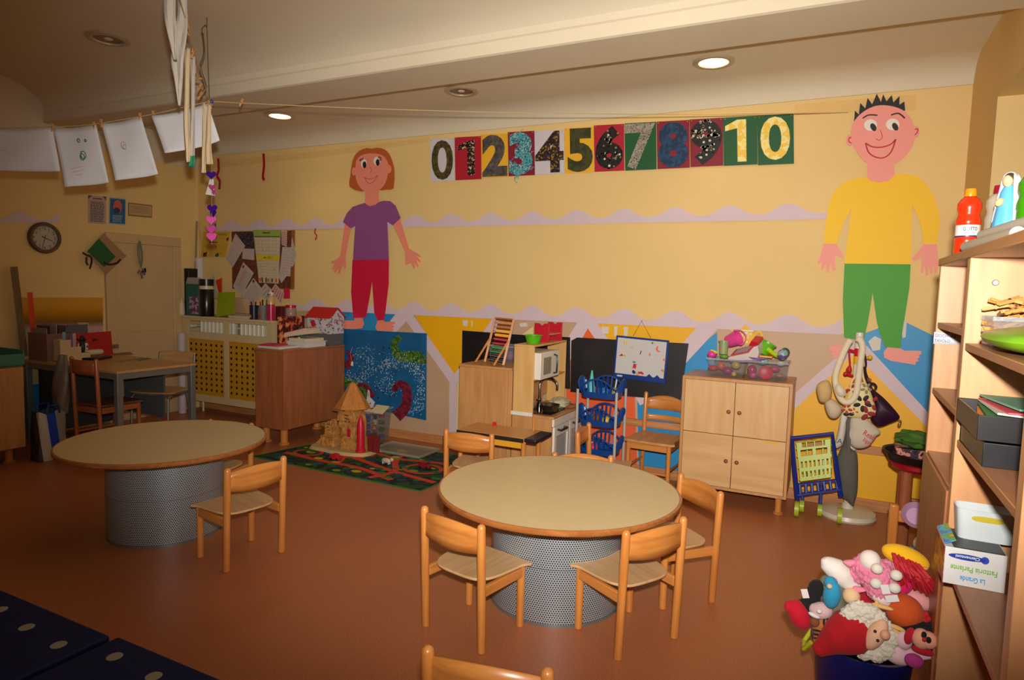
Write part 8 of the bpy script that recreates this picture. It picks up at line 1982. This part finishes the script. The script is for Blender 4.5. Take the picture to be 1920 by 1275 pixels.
# doll with red wool hair
t = toy('yellow-headed doll with long red wool hair at the right top of the heap', 1080, 500, -.02)
mb = MB(); blob(mb, 1030, 260, 140, 70, -.06, .25); lump(t, 'head', mb, fur((226, 170, 10), .2))
mb = MB(); rr = random.Random(8)
for i in range(110):
    s_ = rr.random(); x0_, y0_ = 930 + 200 * s_, 240 + 90 * s_ + rr.uniform(-20, 20); l = rr.uniform(180, 260); a = .55 + rr.uniform(-.22, .22) + .25 * (s_ - .5); d0 = rr.uniform(-.03, .02)
    p = [q8(x0_ + l * k * sin(a) * .9 , y0_ + l * k * cos(a), d0 + .03 * sin(pi * k)) for k in (0, .3, .6, 1)]; mb.tube(p, .0042, 5)
o = pw('hair', mb, pl((180, 22, 34), .7), t); o['kind'] = 'stuff'
mb = MB(); blob(mb, 1000, 440, 70, 95, -.02, .3); lump(t, 'body', mb, fur((206, 10, 90), .3))
# the rest
t = toy('black soft toy leg with a red shoe hanging over the left rim of the tub', 230, 790, .0)
mb = MB(); mb.tube([q8(400, 480, .0), q8(350, 520, .0), q8(330, 590, .0), q8(270, 640, .0)], [60 * K8, 52 * K8, 50 * K8, 60 * K8], 16); blob(mb, 375, 490, 60, 55); lump(t, 'leg', mb, fur((16, 14, 16), .3))
mb = MB(); blob(mb, 235, 690, 70, 100, .02, -.5); blob(mb, 165, 630, 40, 40, .02); lump(t, 'shoe', mb, fur((190, 10, 36), .2)); mb = MB(); mb.box(q8(278, 532, .05), (40 * K8, .001, 60 * K8), 0, (0, -.3, 0)); pw('tag', mb, PAPER, t)
def simple(label, blobs, rgb, x, y, parts=(), fl=.5):
    t = toy(label, x, y); mb = MB()
    for b_ in blobs: blob(mb, *b_)
    lump(t, 'body', mb, fur(rgb, fl))
    for nm, bl, c_ in parts:
        mb = MB()
        for b_ in bl: blob(mb, *b_)
        pw(nm, mb, fur(c_, .2), t)
    return t
simple('grey soft toy with a turquoise belly at the left of the heap', [(490, 520, 90, 110, -.01, .3), (520, 640, 60, 70, .02), (440, 450, 45, 50, -.01), (570, 560, 40, 70, 0, .2)], (110, 104, 88), 490, 700, [('belly', [(480, 540, 52, 90, .07, .1), (470, 450, 40, 40, .06)], (40, 140, 176)), ('nose', [(462, 478, 16, 16, .11)], (206, 180, 140))])
simple('red soft toy with a beige face tucked behind the white beard', [(680, 580, 90, 70, -.02), (640, 610, 50, 50, 0)], (166, 12, 30), 680, 640, [('face', [(625, 550, 52, 52, .04)], (222, 186, 140))])
simple('small spotted pink and white soft toy at the left rim of the tub', [(400, 660, 70, 55, .04, -.3), (345, 650, 30, 40, .04)], (206, 170, 170), 400, 720, [('bow', [(345, 695, 36, 14, .07, .3), (385, 665, 16, 14, .09)], (220, 214, 210))])
simple('striped tiger soft toy peeping out left of the red cap', [(400, 770, 60, 70, .02), (372, 850, 26, 70, .03, .1), (440, 740, 50, 40, .02)], (180, 104, 46), 390, 900, [('stripe', [(372, 810, 28, 6, .055), (372, 840, 28, 6, .06), (375, 870, 27, 6, .06), (420, 740, 6, 30, .06), (445, 745, 6, 28, .06)], (30, 20, 16)), ('ear', [(350, 745, 30, 30, .05)], (130, 70, 40))])
simple('orange hen soft toy with red comb and yellow feet in the right of the heap', [(1020, 660, 110, 100, .04, .3), (1100, 700, 60, 50, .04), (940, 620, 60, 50, .02)], (196, 78, 20), 1020, 760, [('foot', [(860, 630, 60, 14, .09, .1), (815, 615, 14, 30, .09)], (222, 176, 100)), ('foot', [(960, 785, 50, 14, .10, .2), (940, 805, 40, 12, .10, .3)], (222, 176, 100)), ('comb', [(1185, 690, 16, 22, .05), (1200, 720, 16, 18, .05), (1180, 740, 14, 14, .05)], (190, 20, 30))])
simple('pale pink soft toy pad behind the orange hen', [(1120, 580, 90, 56, -.04, .3)], (222, 150, 150), 1120, 640)
simple('dark grey fuzzy soft toy between the hen and the bookcase', [(1130, 640, 60, 90, -.05, -.4)], (60, 66, 70), 1130, 740)
t = simple('black ladybird-like doll with a smiling beige face and red bows, at the right rim', [(1130, 840, 110, 90, .06), (1080, 930, 70, 60, .06), (1200, 790, 40, 40, .05)], (18, 14, 16), 1130, 980, [('face', [(1150, 870, 50, 60, .125), (1200, 880, 50, 50, .125)], (226, 160, 130)), ('eye', [(1170, 842, 14, 20, .165), (1205, 880, 14, 18, .165)], (16, 12, 14)), ('nose', [(1172, 876, 11, 11, .18)], (200, 20, 40)), ('bow', [(1060, 850, 26, 55, .12, .2), (1160, 960, 60, 24, .12, .1)], (180, 10, 36))])
simple('pale pink soft rabbit-like toy with a magenta foot at the front rim', [(1020, 880, 46, 56, .10), (980, 990, 80, 60, .09), (1080, 1000, 60, 50, .09), (1170, 990, 60, 30, .09, -.3)], (222, 184, 190), 1050, 1050, [('foot', [(1095, 1035, 50, 40, .14)], (176, 50, 130))])
